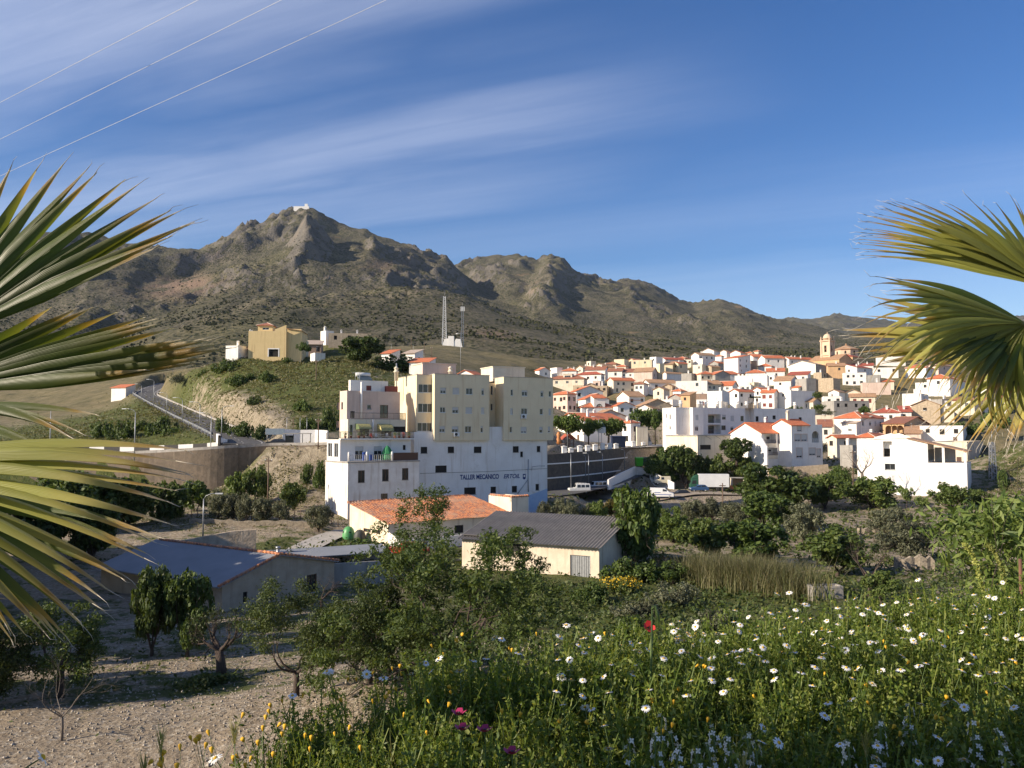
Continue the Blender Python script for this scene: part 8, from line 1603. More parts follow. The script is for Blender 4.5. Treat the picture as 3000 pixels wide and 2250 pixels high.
s.build('stems', M['bark'], t); bl = [((q[0].x * .8, q[0].y * .8, min(q[0].z, hz - .15)), (.34, .34, .3)) for q in tips if q[0].z > .8] + [((g.normal() * .7, g.normal() * .7, hz * g.uniform(.55, .97)), (.4, .4, .35)) for k in range(22)]; v, f = leaf_cloud(g, bl, 9000, .20, .045, out=.5, shell=.2); npmesh('leaves', v, f, M['leaf_mid'], t)
def cover(name, n, pts_w, leaf, wd, hgt, m, seed):
 g = np.random.default_rng(seed); tot = sum(q[5] for q in pts_w); P = []
 for (px, D, rx, ry, hh, wt) in pts_w:
  k = int(n * wt / tot); t = (px - CX) / F + g.normal(size=k) * rx * .6; y = np.exp(math.log(D) + g.normal(size=k) * ry * .6); ok = (pnoise(t * y * .35 + 3, y * .35) + .5 * pnoise(t * y * .11, y * .11)) > -.12; t, y = t[ok], y[ok]; x = t * y; z = ground(x, y); P.append(np.stack([x, y, z + hh * g.random(len(x)) ** 1.5 * (1 + 1.5 * np.maximum(0, pnoise(x * .6, y * .6))) * hgt], -1))
 p = np.concatenate(P); n = len(p); nr = g.normal(size=(n, 3)) * .7 + np.array([0, 0, .8]); nr /= np.linalg.norm(nr, axis=1, keepdims=True); a = np.cross(nr, g.normal(size=(n, 3))); a /= np.linalg.norm(a, axis=1, keepdims=True); b = np.cross(nr, a); s_ = (.6 + .8 * g.random((n, 1))) * (.35 + p[:, 1:2] / 70)
 l_, w_ = leaf * s_ * .5, wd * s_ * .5; v = np.stack([p - a * l_, p + b * w_, p + a * l_, p - b * w_], 1).reshape(-1, 3); return tag(npmesh(name, v, np.arange(4 * n).reshape(n, 4), m), kind='stuff')
M['weeds'] = leafmat('weeds', [(0, (.04, .065, .016)), (.6, (.075, .105, .026)), (1, (.14, .15, .05))], .25)
cover('weeds', 90000, [(1750,52,.16,.22,.4,1.2),(1950,62,.14,.25,.5,1.5),(1500,70,.1,.15,.4,1),(2250,75,.2,.2,.5,2),(2600,95,.2,.25,.4,.6),(2850,70,.15,.3,.5,1.6),(650,45,.035,.03,.5,.5),(1150,92,.14,.08,.5,1),(700,88,.12,.07,.5,.7),(1650,100,.2,.2,.5,1.5),(2100,118,.2,.12,.4,1),(1300,38,.2,.2,.25,.5),(500,50,.25,.2,.12,.4),(2000,33,.25,.25,.6,2),(2600,30,.2,.35,.7,2),(2200,105,.25,.3,.4,.8),(2600,120,.2,.2,.4,.5),(1800,135,.25,.1,.4,1.2),(1500,140,.12,.1,.4,.6),(2300,185,.2,.08,.4,1)], .26, .13, 1.0, M['weeds'], 5)
M['grasses'] = leafmat('dry_grass_tufts', [(0, (.09, .10, .035)), (.6, (.15, .145, .06)), (1, (.24, .21, .10))], .2)
cover('hillside_grass', 60000, [(900,200,.12,.22,.35,3),(620,235,.12,.2,.35,2.5),(300,190,.14,.25,.4,2),(1000,235,.08,.12,.35,1),(60,180,.16,.2,.35,1.5),(850,135,.08,.1,.4,1),(600,115,.15,.05,.3,.8),(2960,150,.03,.15,.5,.6),(2450,225,.06,.06,.5,.4)], .2, .07, 1.0, M['grasses'], 6)
M['yellowbloom'] = leafmat('yellow_blossom', [(0, (.5, .32, .02)), (1, (.65, .45, .03))], .2); p = ground_at(*C('f', 340, 615), 30, 100); t = thing('broom_bush', 'yellow-flowering bush on the weedy bank below the barn', 'shrub', p); v, f = leaf_cloud(np.random.default_rng(3), [((x, y, .6), (.9, .8, .6)) for x, y in ((-1, 0), (0, .3), (1, -.2), (.3, -.6))], 1600, .2, .09, shell=.2); npmesh('foliage', v, f, M['leaf_mid'], t); v, f = leaf_cloud(np.random.default_rng(4), [((x, y, .85), (.9, .8, .55)) for x, y in ((-.8, 0), (.1, .3), (.9, -.2))], 420, .15, .12, shell=.75); npmesh('blossom', v, f, M['yellowbloom'], t)
g = np.random.default_rng(55); n = 30000; y = np.exp(g.uniform(math.log(600), math.log(1800), n)); tt = g.uniform(-.62, .62, n); x = tt * y; ok = (pnoise(x / 60, y / 90) + .6 * pnoise(x / 14, y / 22)) > -.05; x, y = x[ok], y[ok]; z = mountz(x, y); n = len(x); sz = g.uniform(.5, 1.5, (n, 1)) * (1 + .6 * (g.random((n, 1)) > .93)); bl_ = []
for k in range(3): a = g.uniform(0, 6.28, n); d = np.stack([np.cos(a), np.sin(a), np.zeros(n)], -1) * sz; p = np.stack([x, y, z], -1); q = np.stack([g.normal(size=n) * .3, g.normal(size=n) * .3, .9 + .4 * g.random(n)], -1) * sz; bl_.append(np.stack([p - d, p - d * .6 + q, p + d * .7 + q * .9, p + d], 1))
V = np.concatenate(bl_).reshape(-1, 3); M['scrub'] = leafmat('mountain_scrub', [(0, (.035, .042, .02)), (1, (.085, .085, .042))], .0, .9, .1); tag(npmesh('hill_scrub', V, np.arange(len(V)).reshape(-1, 4), M['scrub']), kind='stuff')
g = np.random.default_rng(91); n = 5200; y = np.exp(g.uniform(math.log(27), math.log(62), n)); tt = g.uniform(-.62, .1, n); x = tt * y; z = ground(x, y); ico = np.array([[0, 0, 1], [.9, 0, .2], [.28, .86, .2], [-.73, .53, .2], [-.73, -.53, .2], [.28, -.86, .2], [0, 0, -.6]]); sz = g.uniform(.025, .085, (n, 1, 1)) * (1 + .6 * (g.random((n, 1, 1)) > .97)); V = ico[None] * sz * g.uniform(.6, 1.3, (n, 1, 3)) + np.stack([x, y, z + .01], -1)[:, None]; tri = np.array([[0, 1, 2], [0, 2, 3], [0, 3, 4], [0, 4, 5], [0, 5, 1], [6, 2, 1], [6, 3, 2], [6, 4, 3], [6, 5, 4], [6, 1, 5]]); Fc = (np.arange(n)[:, None, None] * 7 + tri).reshape(-1, 3)
M['stones'] = leafmat('pale_stones', [(0, (.20, .165, .12)), (1, (.40, .35, .28))], .0, .9, .2); tag(npmesh('stones', V.reshape(-1, 3), Fc, M['stones']), kind='stuff')
M['meadow'] = leafmat('meadow_leaves', [(0, (.05, .085, .014)), (.5, (.105, .15, .026)), (1, (.20, .22, .05))], .35, .5)
g = np.random.default_rng(101)
def clump(seed, h, nst=9, nl=36, lw=.0046, ll=.03):
 g = np.random.default_rng(seed); V = []
 for s in range(nst):
  a = g.uniform(0, 6.28); d = np.array([math.cos(a), math.sin(a)]) * g.uniform(.1, .4); hh = h * g.uniform(.55, 1.05); t = np.linspace(0, 1, 5); P = np.stack([d[0] * hh * t ** 1.5, d[1] * hh * t ** 1.5, hh * t], -1) + np.append(g.normal(size=2) * .03, 0); w_ = .0028; sd = np.array([-d[1], d[0], 0]) / (np.linalg.norm(d) + 1e-6) * w_
  for i in range(4): V.append([P[i] - sd, P[i] + sd, P[i + 1] + sd * .8, P[i + 1] - sd * .8])
  for k in range(nl):
   u = g.uniform(.08, 1) ** .8; p = np.array([np.interp(u, t, P[:, j]) for j in range(3)]); q = g.normal(size=3) + np.array([0, 0, .2]); q /= np.linalg.norm(q); L_ = ll * g.uniform(.6, 1.5) * (1.25 - .6 * u); b = np.cross(q, g.normal(size=3)); b /= np.linalg.norm(b); W_ = lw * g.uniform(.7, 1.6); V.append([p, p + q * L_ * .5 + b * W_, p + q * L_, p + q * L_ * .5 - b * W_])
 return np.array(V)
CL = [clump(200 + k, .33 + .03 * k) for k in range(6)] + [clump(220 + k, .34, 9, 16, .007, .04) for k in range(2)] + [clump(230 + k, .28, 14, 30, .0025, .034) for k in range(3)]
out = []; n = 0
while n < 3000:
 y = math.sqrt(g.uniform(1.2 ** 2, 7.4 ** 2)); t = g.uniform(-.66, .74); r = float(rim(t))
 if y > r + .55: continue
 x = t * y; z = float(bankz(np.array([x]), np.array([y]))[0]); s = g.uniform(.7, 1.2) * (.8 if t < -.1 else 1); a = g.uniform(0, 6.28); c, s_ = math.cos(a), math.sin(a); V = CL[g.integers(len(CL))] * s; W_ = V.copy(); W_[..., 0] = V[..., 0] * c - V[..., 1] * s_ + x; W_[..., 1] = V[..., 0] * s_ + V[..., 1] * c + y; W_[..., 2] = V[..., 2] + z; out.append(W_); n += 1
V = np.concatenate(out).reshape(-1, 3); tag(npmesh('meadow_plants', V, np.arange(len(V)).reshape(-1, 4), M['meadow']), kind='stuff')
def gbase(n):
 P = []
 while len(P) < n:
  y = math.sqrt(g.uniform(1.2 ** 2, 7.2 ** 2)); t = g.uniform(-.6, .7)
  if y < rim(t) + .3: P.append((t * y, y, float(bankz(np.array([t * y]), np.array([y]))[0])))
 return np.array(P)
M['meadowgrass'] = leafmat('meadow_grass', [(0, (.06, .09, .02)), (.6, (.11, .14, .035)), (1, (.24, .21, .09))], .3); v, f = blades(g, gbase, 1500, .42, .005, 0, .7, 5); tag(npmesh('meadow_grass', v, f, M['meadowgrass']), kind='stuff')
def tip_at(px, py, hz=.5):
 d = ray(px, py); sl = d.z / d.y; t = d.x / d.y; D = (GZ + hz) / sl if sl < 0 else 9; D = min(D, float(rim(t)) + .15); return d * (D / d.y)
M['petal'] = mat('white_petal', (.82, .82, .80), None, 5, .6); M['disc'] = mat('yellow_disc', (.72, .42, .02), (.6, .33, .015), 40, .7); M['stem'] = mat('green_stem', (.09, .14, .03), None, 5, .6)
_m, _nt, _p, _N, _L = nodes('petal_t')
def daisy_proto(seed):
 g = np.random.default_rng(seed); s = MB(); np_ = 15
 for k in range(np_):
  a = k * 6.283 / np_ + g.normal() * .06; c, s_ = math.cos(a), math.sin(a); L_ = .021 * g.uniform(.88, 1.1); dz = -.003 * g.uniform(0, 2); w_ = .0042; P = lambda r, q, z: (c * r - s_ * q, s_ * r + c * q, z)
  s.add([P(.006, -w_ * .5, 0), P(.006, w_ * .5, 0), P(.015, w_, .0015 + dz * .4), P(L_ + .006, w_ * .55, dz), P(L_ + .006, -w_ * .55, dz), P(.015, -w_, .0015 + dz * .4)], [(0, 1, 2, 5), (5, 2, 3, 4)], 0)
 b = g.normal(size=2) * .05; s.tube([(0, 0, -.003), (b[0] * .3, b[1] * .3, -.14), (b[0], b[1], -.28), (b[0] * 1.3, b[1] * 1.3, -.42)], .0022, 4, 1)
 o = s.build('daisy', [M['petal'], M['stem']]); d = MB(); d.lathe([(.0085, -.001), (.0085, .002), (.006, .0055), (.002, .007)], 9); d.build('flower_centre', M['disc'], o); return o
DP = [daisy_proto(300 + k) for k in range(5)]; DC = [0]; ds = random.Random(4)
def daisy(px, py, label, group, sc=1.0, hz=.5):
 p = tip_at(px, py, hz); i = DC[0]; DC[0] += 1; rot = (ds.gauss(.15, .3), ds.gauss(-.25, .3), ds.uniform(0, 6.28)); sc *= .76; o = DP[i] if i < len(DP) else dup(DP[ds.randrange(len(DP))]); o.location = p; o.rotation_euler = rot; o.scale = (sc * ds.uniform(.9, 1.15),) * 3; o.name = 'daisy'; tag(o, label, 'flower', group); return o
G1_, G2_, G3_ = 'daisies on the sunlit right of the bank', 'daisies along the left crest of the bank', 'daisies in the shaded foreground'
L1a, L2a, L3a = 'white daisy with yellow centre among the sunlit weeds at right', 'white daisy with yellow centre on the left crest of the flower bank', 'white daisy with yellow centre in the shaded foreground weeds'
near = [(875,692),(1125,610),(1000,722),(1040,705),(1185,748),(1020,800),(975,810),(1115,855),(1290,848),(985,900),(870,880),(945,885),(1245,955),(1180,980),(1055,1010),(1275,910),(1390,958),(1385,875),(1430,850),(1500,840),(1535,882),(1415,800),(1315,790),(1225,730),(1155,690),(1200,665),(1490,685),(1465,710),(1560,712),(1350,680),(1300,740),(1360,820),(1630,775),(1675,778),(1700,832),(1745,803),(1650,903),(1725,948),(1640,968),(1550,970),(1510,1030),(1835,850),(1880,665),(1895,685),(1915,630),(1980,618),(2000,660),(2075,635),(2110,705),(2145,632),(2190,605),(1945,765),(2040,805),(2025,772),(1980,900),(1960,938),(2000,992),(2055,980),(2115,935),(2085,978),(1920,920),(1785,648),(1770,585),(1720,550),(1690,700),(2160,920),(2190,745),(2205,820),(870,745),(690,768),(730,800),(720,830),(690,858),(655,888),(715,905),(765,912),(610,835),(600,825),(1080,700),(1070,615),(820,800),(790,805),(895,790),(1240,795),(1445,955),(1925,970),(2080,1028),(2135,1050),(1900,1115),(1845,1120),(1935,1140),(2165,1140),(1735,1125)]
for x, y in near: daisy(*C('f', x, y), L1a, G1_)
for k in range(135):
 t = ds.uniform(.05, .6); px = CX + t * F; e = np.interp(px, [1500, 1700, 2200, 2700, 3000], [1915, 1860, 1780, 1725, 1695]); daisy(px, e + abs(ds.gauss(0, 1)) * 95 + 5, L1a, G1_, .85)
for x, y in [(95, 760), (65, 815), (210, 798), (240, 820), (200, 865), (395, 845), (175, 820)]: daisy(*C('f', x, y), L2a, G2_)
for x, y in [(475,1045),(690,1060),(930,1055),(780,1080),(1035,1045),(1190,1040),(1265,985),(1335,975),(1380,862),(1510,945),(1760,795),(1905,838),(1730,855),(1745,1075),(1010,1000),(985,998),(1420,870),(1080,975)]: daisy(700 + x / 1.843, 1400 + y / 1.843, L2a, G2_)
for x, y in [(70, 1000), (650, 1085), (180, 1140), (270, 1225), (290, 1330), (1005, 1235), (1000, 1300), (1078, 1305), (1410, 1105), (1305, 1120), (1360, 1312), (1535, 1320), (1530, 1375), (1720, 1392), (1815, 1388), (1935, 1382), (1815, 1280), (1865, 1305), (1290, 1180), (1525, 1415), (210, 1150), (1235, 1040)]: daisy(*C('f', x, y), L3a, G3_, 1.0, .48)
for x, y, lab in [(1895, 1190, 'large daisy with a thick yellow centre above the forked almond trunk'), (2135, 1035, 'tall daisy highest on the left crest, by the dark almond trunk'), (275, 1590, 'lone daisy at the bottom left above the stony ground'), (1395, 1595, 'daisy low in the weeds at the bottom left of the bank')]: daisy(*C('l', x, y), lab, G2_ if y < 1300 else None, 1.1)
def yproto():
 s = MB(); s.lathe([(.004, -.012), (.009, -.004), (.0135, .004), (.011, .008), (.003, .01)], 8, mi=0); s.tube([(0, 0, -.01), (.02, .01, -.2), (.03, .02, -.4)], .0018, 3, 1); return s.build('marigold', [M['disc'], M['stem']])
Y0 = yproto(); first = True
for k in range(110):
 if k < 60: px = ds.uniform(430, 1250); e = np.interp(px, [400, 875, 1250], [2230, 2010, 1915]); py = e + abs(ds.gauss(0, 1)) * 130; lab, gr_ = 'small yellow-orange marigold head on the left part of the bank', 'marigolds on the left bank'
 else: px = ds.uniform(1250, 2990); py = ds.uniform(1830, 2150); lab, gr_ = 'small yellow-orange marigold head scattered among the daisies', 'marigolds among the daisies'
 if py > 2245: continue
 o = Y0 if first else dup(Y0); first = False; o.location = tip_at(px, py, .46); o.rotation_euler = (ds.gauss(0, .3), ds.gauss(0, .3), ds.uniform(0, 6)); o.scale = (ds.uniform(.4, .8),) * 2 + (1,); tag(o, lab, 'flower', gr_)
def rocket(seed):
 g = np.random.default_rng(seed); s = MB(); s.tube([(0, 0, -.35), (.01, .0, -.1), (0, 0, .05)], .003, 4, 1)
 for k in range(16):
  z = -.11 + .165 * k / 16; a = g.uniform(0, 6.28); r_ = .026 * (1.1 - .5 * k / 16); c = np.array([math.cos(a) * r_, math.sin(a) * r_, z]); nr = np.array([math.cos(a), math.sin(a), .4]); nr /= np.linalg.norm(nr); u = np.cross(nr, [0, 0, 1]); u /= np.linalg.norm(u); w_ = np.cross(nr, u)
  for q in range(4): d = u * math.cos(q * 1.571 + .6) + w_ * math.sin(q * 1.571 + .6); e = np.cross(nr, d); s.add([c, c + d * .006 + e * .0042, c + d * .012, c + d * .006 - e * .0042], [(0, 1, 2, 3)], 0)
 return s.build('wall_rocket', [mat('cream_petal', (.72, .70, .62), None, 5, .6), M['stem']])
RP = [rocket(400 + k) for k in range(3)]
for k, (x, y) in enumerate([(530, 1240), (385, 1350), (590, 1320), (510, 1340), (780, 1290), (850, 1330), (970, 1370), (930, 1310), (760, 1380), (700, 1390), (610, 1390), (1400, 1350), (1680, 1190), (1545, 1260), (2105, 1310), (1980, 1262)]):
 o = RP[k] if k < 3 else dup(RP[k % 3]); o.location = tip_at(*C('f', x, y), .5); o.rotation_euler = (ds.gauss(0, .12), ds.gauss(0, .12), k); tag(o, 'spike of small cream-white rocket flowers at the bottom of the picture', 'flower', 'white rocket spikes in the foreground')
def poppy(label, px, py, c=(.72, .03, .03), s_=1.0):
 p = tip_at(px, py, .55); t = thing('poppy', label, 'flower', p); m = mat('poppy_petal', c, None, 8, .6); s = MB()
 for k in range(4):
  a = k * 1.571; c_, q_ = math.cos(a), math.sin(a); P = lambda r, q, z: ((c_ * r - q_ * q) * s_, (q_ * r + c_ * q) * s_, z * s_); s.add([P(.002, 0, 0), P(.016, -.016, .012), P(.03, -.012, .022), P(.032, .008, .02), P(.018, .018, .01)], [(0, 1, 2, 3, 4)], 0, True)
 s.build('petals', m, t); s = MB(); s.lathe([(.003, 0), (.006, .006), (.005, .012), (.001, .014)], 7); s.build('seed_head', M['black'], t); s = MB(); s.tube([(0, 0, 0), (.01, 0, -.2), (.02, .01, -.45)], .002, 4); s.build('stem', M['stem'], t); return t
o = poppy('red poppy standing clear above the weeds, centre', *C('f', 470, 775), s_=1.1); o.rotation_euler = (.9, .2, .3)
for k, (x, y, lab) in enumerate([(1355, 2140, 'dark pink sweet-pea flower low in the shade, left of two'), (1420, 2145, 'dark pink flower low in the shade, right of two'), (1345, 2095, 'dark pink flower above the shaded pair'), (1500, 2210, 'dark pink flower at the very bottom')]): poppy(lab, x, y, (.35, .015, .09), .9)
p = tip_at(*C('f', 492, 670), .8); t = thing('onion_stalk', 'thick green onion stalk with one bent leaf, rising behind the weeds', 'plant', p); s = MB(); s.tube([(0, 0, 0), (-.01, 0, -.3), (-.015, 0, -.9)], [.004, .007, .009], 7); s.build('stalk', M['stem'], t); s = MB(); s.tube([(-.01, 0, -.5), (.05, 0, -.35), (.11, 0, -.37), (.13, 0, -.46)], [.004, .009, .008, .002], 5); s.build('leaf', M['stem'], t); s = MB(); s.tube([(-.005, 0, -.02), (.01, 0, 0), (.025, 0, -.05), (.03, 0, -.12)], [.005, .01, .009, .002], 5); s.build('leaf', M['stem'], t)
for k, (x, y) in enumerate(((1935, 385), (2050, 392))):
 px, py = C('f', x, y); d = ray(px, py); p = d * (6.6 / d.y); t = thing('mignonette', ['tall yellow-green flower spike against the leafy shrub, left one', 'tall yellow-green flower spike against the leafy shrub, right one'][k], 'plant', p); s = MB(); bend = .16; pts = [(0, 0, 0), (.06, 0, -.08), (.11, 0, -.25), (.14, 0, -.5), (.15, 0, -.95)]; s.tube(pts, [.003, .005, .006, .006, .007], 5); s.build('stalk', M['stem'], t); q = smooth_poly(pts, 6); bl = [((v_.x, v_.y, v_.z), (.022, .022, .02)) for v_ in q[: 17]]; v, f = leaf_cloud(np.random.default_rng(k), bl, 420, .022, .014, shell=.5); npmesh('blossom', v, f, leafmat('pale_green_blossom', [(0, (.22, .26, .06)), (1, (.38, .38, .12))], .3), t)
M['barley'] = leafmat('barley', [(0, (.20, .22, .07)), (1, (.34, .30, .13))], .3)
for k, (c, x, y, lab) in enumerate([('l', 1045, 1450, 'green barley ear at the bottom left edge of the bank'), ('l', 1520, 1400, 'green barley ear among the marigolds'), ('f', 1480, 1290, 'spiky pale barley ear in the shaded foreground'), ('l', 935, 1625, 'barley ear just entering the bottom edge'), ('f', 1310, 560, 'thin grass ear before the concrete trough'), ('f', 915, 1385, 'yellowish barley ear at the bottom centre')]):
 p = tip_at(*C(c, x, y), .58); t = thing('barley_ear', lab, 'grass ear', p); s = MB(); s.tube([(0, 0, -.05), (.02, 0, -.3), (.03, 0, -.6)], .002, 4); s.build('stalk', M['stem'], t); V = []
 gg = np.random.default_rng(k)
 for i in range(26): z = -.06 + .055 * i / 26; a = gg.uniform(0, 6.28); d = np.array([math.cos(a) * .35, math.sin(a) * .35, 1]); b = np.array([-math.sin(a), math.cos(a), 0]) * .0025; q = np.array([math.cos(a) * .003, math.sin(a) * .003, z]); L_ = gg.uniform(.03, .06); V.append([q - b, q + b, q + d * L_ + b * .1, q + d * L_ - b * .1])
 V = np.array(V).reshape(-1, 3); npmesh('ear', V, np.arange(len(V)).reshape(-1, 4), M['barley'], t)
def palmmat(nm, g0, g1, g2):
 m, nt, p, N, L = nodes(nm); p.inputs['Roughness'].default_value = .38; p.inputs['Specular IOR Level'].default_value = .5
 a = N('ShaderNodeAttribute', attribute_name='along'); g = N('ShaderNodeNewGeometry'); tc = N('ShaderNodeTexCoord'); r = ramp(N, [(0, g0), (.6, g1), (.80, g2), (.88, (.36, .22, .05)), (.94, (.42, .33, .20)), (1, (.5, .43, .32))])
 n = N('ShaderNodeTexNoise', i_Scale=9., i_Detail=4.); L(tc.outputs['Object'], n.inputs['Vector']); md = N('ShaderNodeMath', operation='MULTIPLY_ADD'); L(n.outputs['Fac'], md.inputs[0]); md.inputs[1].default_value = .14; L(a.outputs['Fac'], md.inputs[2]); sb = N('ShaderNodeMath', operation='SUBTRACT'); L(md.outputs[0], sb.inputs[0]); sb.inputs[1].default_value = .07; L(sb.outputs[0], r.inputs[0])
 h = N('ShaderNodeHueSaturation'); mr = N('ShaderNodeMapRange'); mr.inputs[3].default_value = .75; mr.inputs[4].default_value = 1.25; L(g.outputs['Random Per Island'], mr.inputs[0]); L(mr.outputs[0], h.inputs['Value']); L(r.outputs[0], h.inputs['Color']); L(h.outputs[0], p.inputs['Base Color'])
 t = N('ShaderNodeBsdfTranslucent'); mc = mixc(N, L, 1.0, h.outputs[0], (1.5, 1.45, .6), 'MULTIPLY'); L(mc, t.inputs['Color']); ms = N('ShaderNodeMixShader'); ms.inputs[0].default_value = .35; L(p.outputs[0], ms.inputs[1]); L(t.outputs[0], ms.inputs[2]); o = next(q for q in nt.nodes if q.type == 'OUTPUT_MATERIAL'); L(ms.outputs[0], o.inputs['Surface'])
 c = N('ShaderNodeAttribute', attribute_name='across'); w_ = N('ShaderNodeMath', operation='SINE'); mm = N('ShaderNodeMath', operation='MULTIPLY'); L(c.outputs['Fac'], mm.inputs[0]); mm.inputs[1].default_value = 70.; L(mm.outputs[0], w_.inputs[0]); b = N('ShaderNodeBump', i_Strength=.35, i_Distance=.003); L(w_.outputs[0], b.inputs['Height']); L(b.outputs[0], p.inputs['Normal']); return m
M['palm'] = palmmat('sunlit_palm_leaf', (.22, .24, .045), (.34, .34, .08), (.42, .35, .10)); M['palmshade'] = palmmat('shaded_palm_leaf', (.055, .085, .016), (.085, .12, .022), (.14, .15, .03)); M['fibre'] = mat('pale_fibre', (.55, .5, .42), None, 5, .7); M['petiole'] = mat('palm_petiole', (.16, .17, .05), (.12, .12, .035), 6, .5)  # one palm leaf in two copies, sunlight and shade put into their colours
def fan(par, hx, hy, D, tips, n, wpx, bulge, seed, dspread=.35, twist=.5, split=.45, trunkp=None, fold=.35, m='palm', tilt=.25, ctl=None, tap=1.6):
 """a fan leaf: folded segments from the hastula (pixel hx,hy at depth D) to tips given in order around the fan"""
 g = np.random.default_rng(seed); H = at(hx, hy, D); T = np.array(tips, float); u = np.linspace(0, len(T) - 1, n); V, A, Cr, Fs = [], [], [], []; st = 12; fib = MB()
 for k in range(n):
  i = min(int(u[k]), len(T) - 2); q = T[i] + (T[i + 1] - T[i]) * (u[k] - i) + g.normal(size=2) * 10; dd = D + dspread * math.sin(k / n * 3.1 + seed) + g.normal() * .05; E = at(q[0], q[1], dd); d = E - H; Ln = d.length; B = H.lerp(E, .5) + Vector((0, 0, bulge * Ln * g.uniform(.7, 1.3))); view = (H.lerp(E, .5)).normalized()
  if ctl: a_ = R(ctl[0] + (ctl[1] - ctl[0]) * k / (n - 1)) + g.normal() * .06; r_ = ctl[2] * math.hypot(q[0] - hx, q[1] - hy) * g.uniform(.8, 1.2); B = at(hx + r_ * math.cos(a_), hy - r_ * math.sin(a_), (D + dd) / 2)
  w0 = wpx / F * D
  for j in range(st + 1):
   t = j / st; P = H * (1 - t) ** 2 + B * 2 * t * (1 - t) + E * t * t; dr = (B - H) * (1 - t) + (E - B) * t; dr.normalize(); s1 = dr.cross(view); s1.normalize(); tw = twist * math.sin(k * 1.7 + seed) * t + tilt; s2 = dr.cross(s1); side = s1 * math.cos(tw) + s2 * math.sin(tw); nr = dr.cross(side); w_ = w0 * (min(t / split, 1) ** .9 if t < split else max(1 - ((t - split) / (1 - split)) ** tap, .03)) * .5
   for c_, o_ in ((-1, 0), (0, fold), (1, 0)): V.append(P + side * w_ * c_ + nr * w_ * o_); A.append(t); Cr.append(c_ * .5 + .5)
  b = k * (st + 1) * 3
  for j in range(st):
   for c_ in (0, 1): a0 = b + j * 3 + c_; Fs.append((a0, a0 + 1, a0 + 4, a0 + 3))
  for m_ in range(1):
   e = E + Vector(g.normal(size=3)) * .003; dr = (E - B).normalized(); L_ = g.uniform(.02, .06); fib.tube([H * .01 + (E - dr * L_ * .6) * .99 if False else E - dr * L_ * .5, e + dr * L_ * .4 + Vector(g.normal(size=3)) * .003, e + dr * L_ + Vector(g.normal(size=3)) * .008], [.0016, .001, .0005], 3)
 o = npmesh('frond', np.array([tuple(v) for v in V]), np.array(Fs), M[m], par, smooth=True)
 for nm, arr in (('along', A), ('across', Cr)): at_ = o.data.attributes.new(nm, 'FLOAT', 'POINT'); at_.data.foreach_set('value', np.array(arr, np.float32))
 tag(fib.build('fibres', M['fibre'], o), kind='stuff')
 if trunkp is not None: s = MB(); B = H.lerp(trunkp, .5) + Vector((0, 0, .06)); s.tube([H + (H - trunkp).normalized() * .05, B, trunkp], [.012, .018, .026], 6); s.build('petiole', M['petiole'], o)
 return o
def palm_trunk(par, c, zg, r=.2):
 s = MB(); n = 40; prof = []
 for k in range(n): z = zg - .3 + (c.z - .1 - zg + .3) * k / (n - 1); prof.append((r * (1.15 - .25 * k / n) + (.018 if k % 2 else 0), z))
 s.lathe(prof, 14, (c.x, c.y, 0)); s.build('trunk', mat('palm_trunk_bark', (.2, .14, .09), (.13, .09, .06), 8, .95, .6, 20), par)
PLf = thing('fan_palm', 'fan palm at left edge with sunlit drooping lower leaf and raised upper leaf', 'palm'); c = at(-420, 1130, 3.3); palm_trunk(PLf, c, gz(c.x, c.y))
fan(PLf, -215, 1020, 3.1, [(-190,455),(-110,470),(-20,485),(67,496),(141,473),(238,477),(285,498),(367,515),(428,530),(481,572),(517,610),(548,623),(567,644),(550,655),(520,690),(470,735)], 18, 44, .02, 1, .12, .5, .5, c, .5, 'palmshade', -.15, None, 1.2)
fan(PLf, -260, 1150, 3.5, [(150,905),(245,903),(330,925),(400,925),(455,935),(505,955),(560,985),(610,1000),(650,1003),(672,1010),(655,1022),(600,1050),(540,1075),(430,1090)], 18, 38, -.01, 2, .15, .3, .5, c, .4, 'palmshade')
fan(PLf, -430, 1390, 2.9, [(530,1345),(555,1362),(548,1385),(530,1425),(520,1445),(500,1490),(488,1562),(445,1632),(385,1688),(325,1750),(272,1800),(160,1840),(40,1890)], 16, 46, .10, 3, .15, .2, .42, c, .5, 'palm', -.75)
fan(PLf, -300, 1240, 3.3, [(296,1218),(200,1280),(270,1302),(190,1340),(120,1342),(60,1350)], 8, 30, .16, 4, .2, .5, .4, c, .4, 'palmshade')
fan(PLf, -330, 1480, 3.5, [(480,1590),(420,1660),(330,1740),(295,1790),(244,1862),(190,1878),(149,1860),(57,1862),(27,1838),(-60,1860)], 13, 38, .14, 5, .2, .5, .4, c, .4, 'palmshade')
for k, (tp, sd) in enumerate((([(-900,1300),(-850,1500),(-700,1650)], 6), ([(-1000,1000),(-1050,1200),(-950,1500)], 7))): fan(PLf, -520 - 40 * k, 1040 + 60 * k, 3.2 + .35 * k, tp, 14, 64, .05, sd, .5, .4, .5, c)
PRt = thing('fan_palm', 'fan palm at the right edge with drooping shredded leaves hanging over the town', 'palm'); c = at(3190, 960, 4.3); palm_trunk(PRt, c, gz(c.x, c.y))
fan(PRt, 3075, 845, 3.9, [(3080,560),(2990,600),(2900,592),(2800,600),(2720,600),(2660,592),(2624,591),(2604,603),(2585,612),(2565,625),(2549,639),(2530,656),(2522,683),(2520,702),(2515,720),(2510,745),(2545,760)], 36, 26, .10, 11, .1, .3, .36, c, .4, 'palm', .6, None, .8)
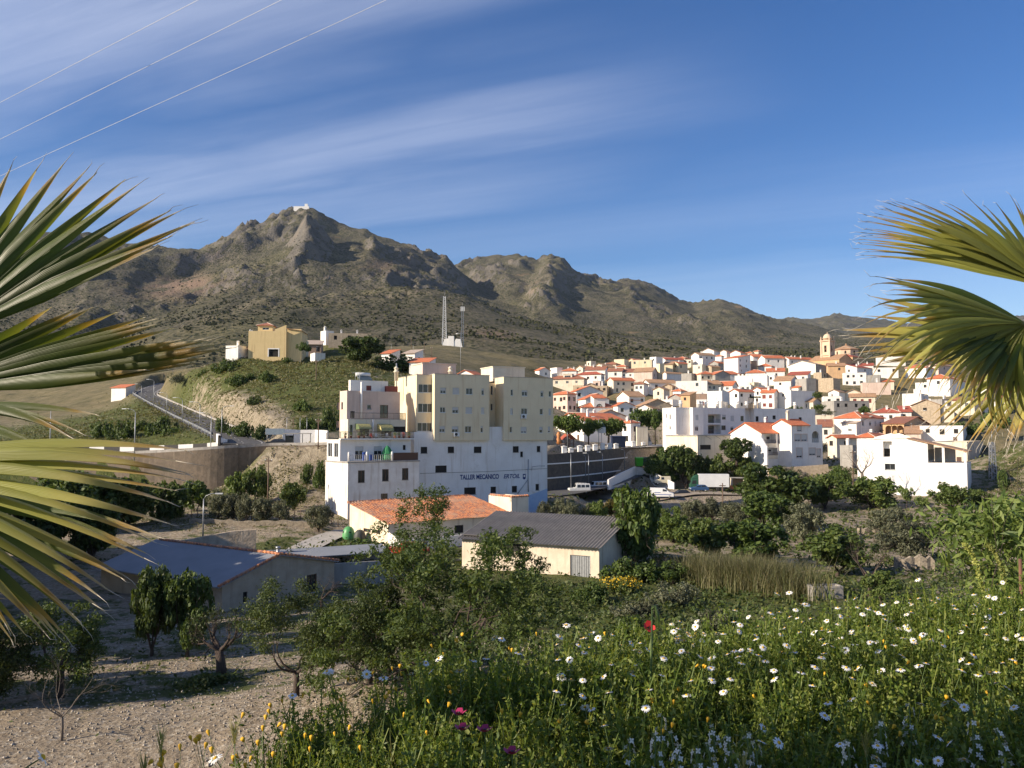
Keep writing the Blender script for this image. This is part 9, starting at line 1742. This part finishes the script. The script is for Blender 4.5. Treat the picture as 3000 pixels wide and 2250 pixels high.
fan(PRt, 3010, 950, 3.6, [(2563,798),(2568,855),(2520,1013),(2545,1047),(2560,1185),(2600,1190),(2643,1162),(2690,1153),(2744,1124),(2770,1160),(2797,1172),(2826,1225),(2874,1177),(2903,1273),(2930,1250),(2951,1288),(2966,1249),(2990,1225),(3030,1260),(3090,1240)], 46, 19, .28, 12, .3, .8, .4, c, .5, 'palm', .3, (152, 246, .66), 1.1)
fan(PRt, 3010, 950, 3.7, [(2640,830),(2600,880),(2660,930),(2690,1010),(2740,1080),(2800,1140),(2870,1170),(2950,1180),(3040,1180)], 30, 19, .12, 22, .1, .4, .5, c, .5, 'palmshade')
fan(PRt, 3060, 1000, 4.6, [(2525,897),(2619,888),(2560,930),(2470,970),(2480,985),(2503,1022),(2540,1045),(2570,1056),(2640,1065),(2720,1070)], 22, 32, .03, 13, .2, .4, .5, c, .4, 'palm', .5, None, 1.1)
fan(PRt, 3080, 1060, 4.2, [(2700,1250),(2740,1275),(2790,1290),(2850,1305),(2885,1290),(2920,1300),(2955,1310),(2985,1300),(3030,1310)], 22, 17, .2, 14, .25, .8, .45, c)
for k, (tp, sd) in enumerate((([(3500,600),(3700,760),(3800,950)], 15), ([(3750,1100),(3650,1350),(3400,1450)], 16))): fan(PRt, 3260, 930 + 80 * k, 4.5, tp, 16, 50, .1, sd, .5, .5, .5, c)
for i, h in enumerate(HOUSES): house(h, i)
hz_m = bpy.data.materials.new('haze'); hz_m.use_nodes = True; hn = hz_m.node_tree; hn.nodes.clear(); ho = hn.nodes.new('ShaderNodeOutputMaterial'); hv = hn.nodes.new('ShaderNodeVolumePrincipled'); hv.inputs['Color'].default_value = (.72, .84, 1, 1); hv.inputs['Density'].default_value = 2.2e-5; hn.links.new(hv.outputs[0], ho.inputs['Volume'])
_z = min(float(_co[:, 2].min()), 0.0) - 1.0; hb = MB(); hb.box(-8800, 8800, -80, 7600, _z, max(float(_c2[:, 2].max()), 700) + 20); tag(hb.build('haze', hz_m), kind='stuff')
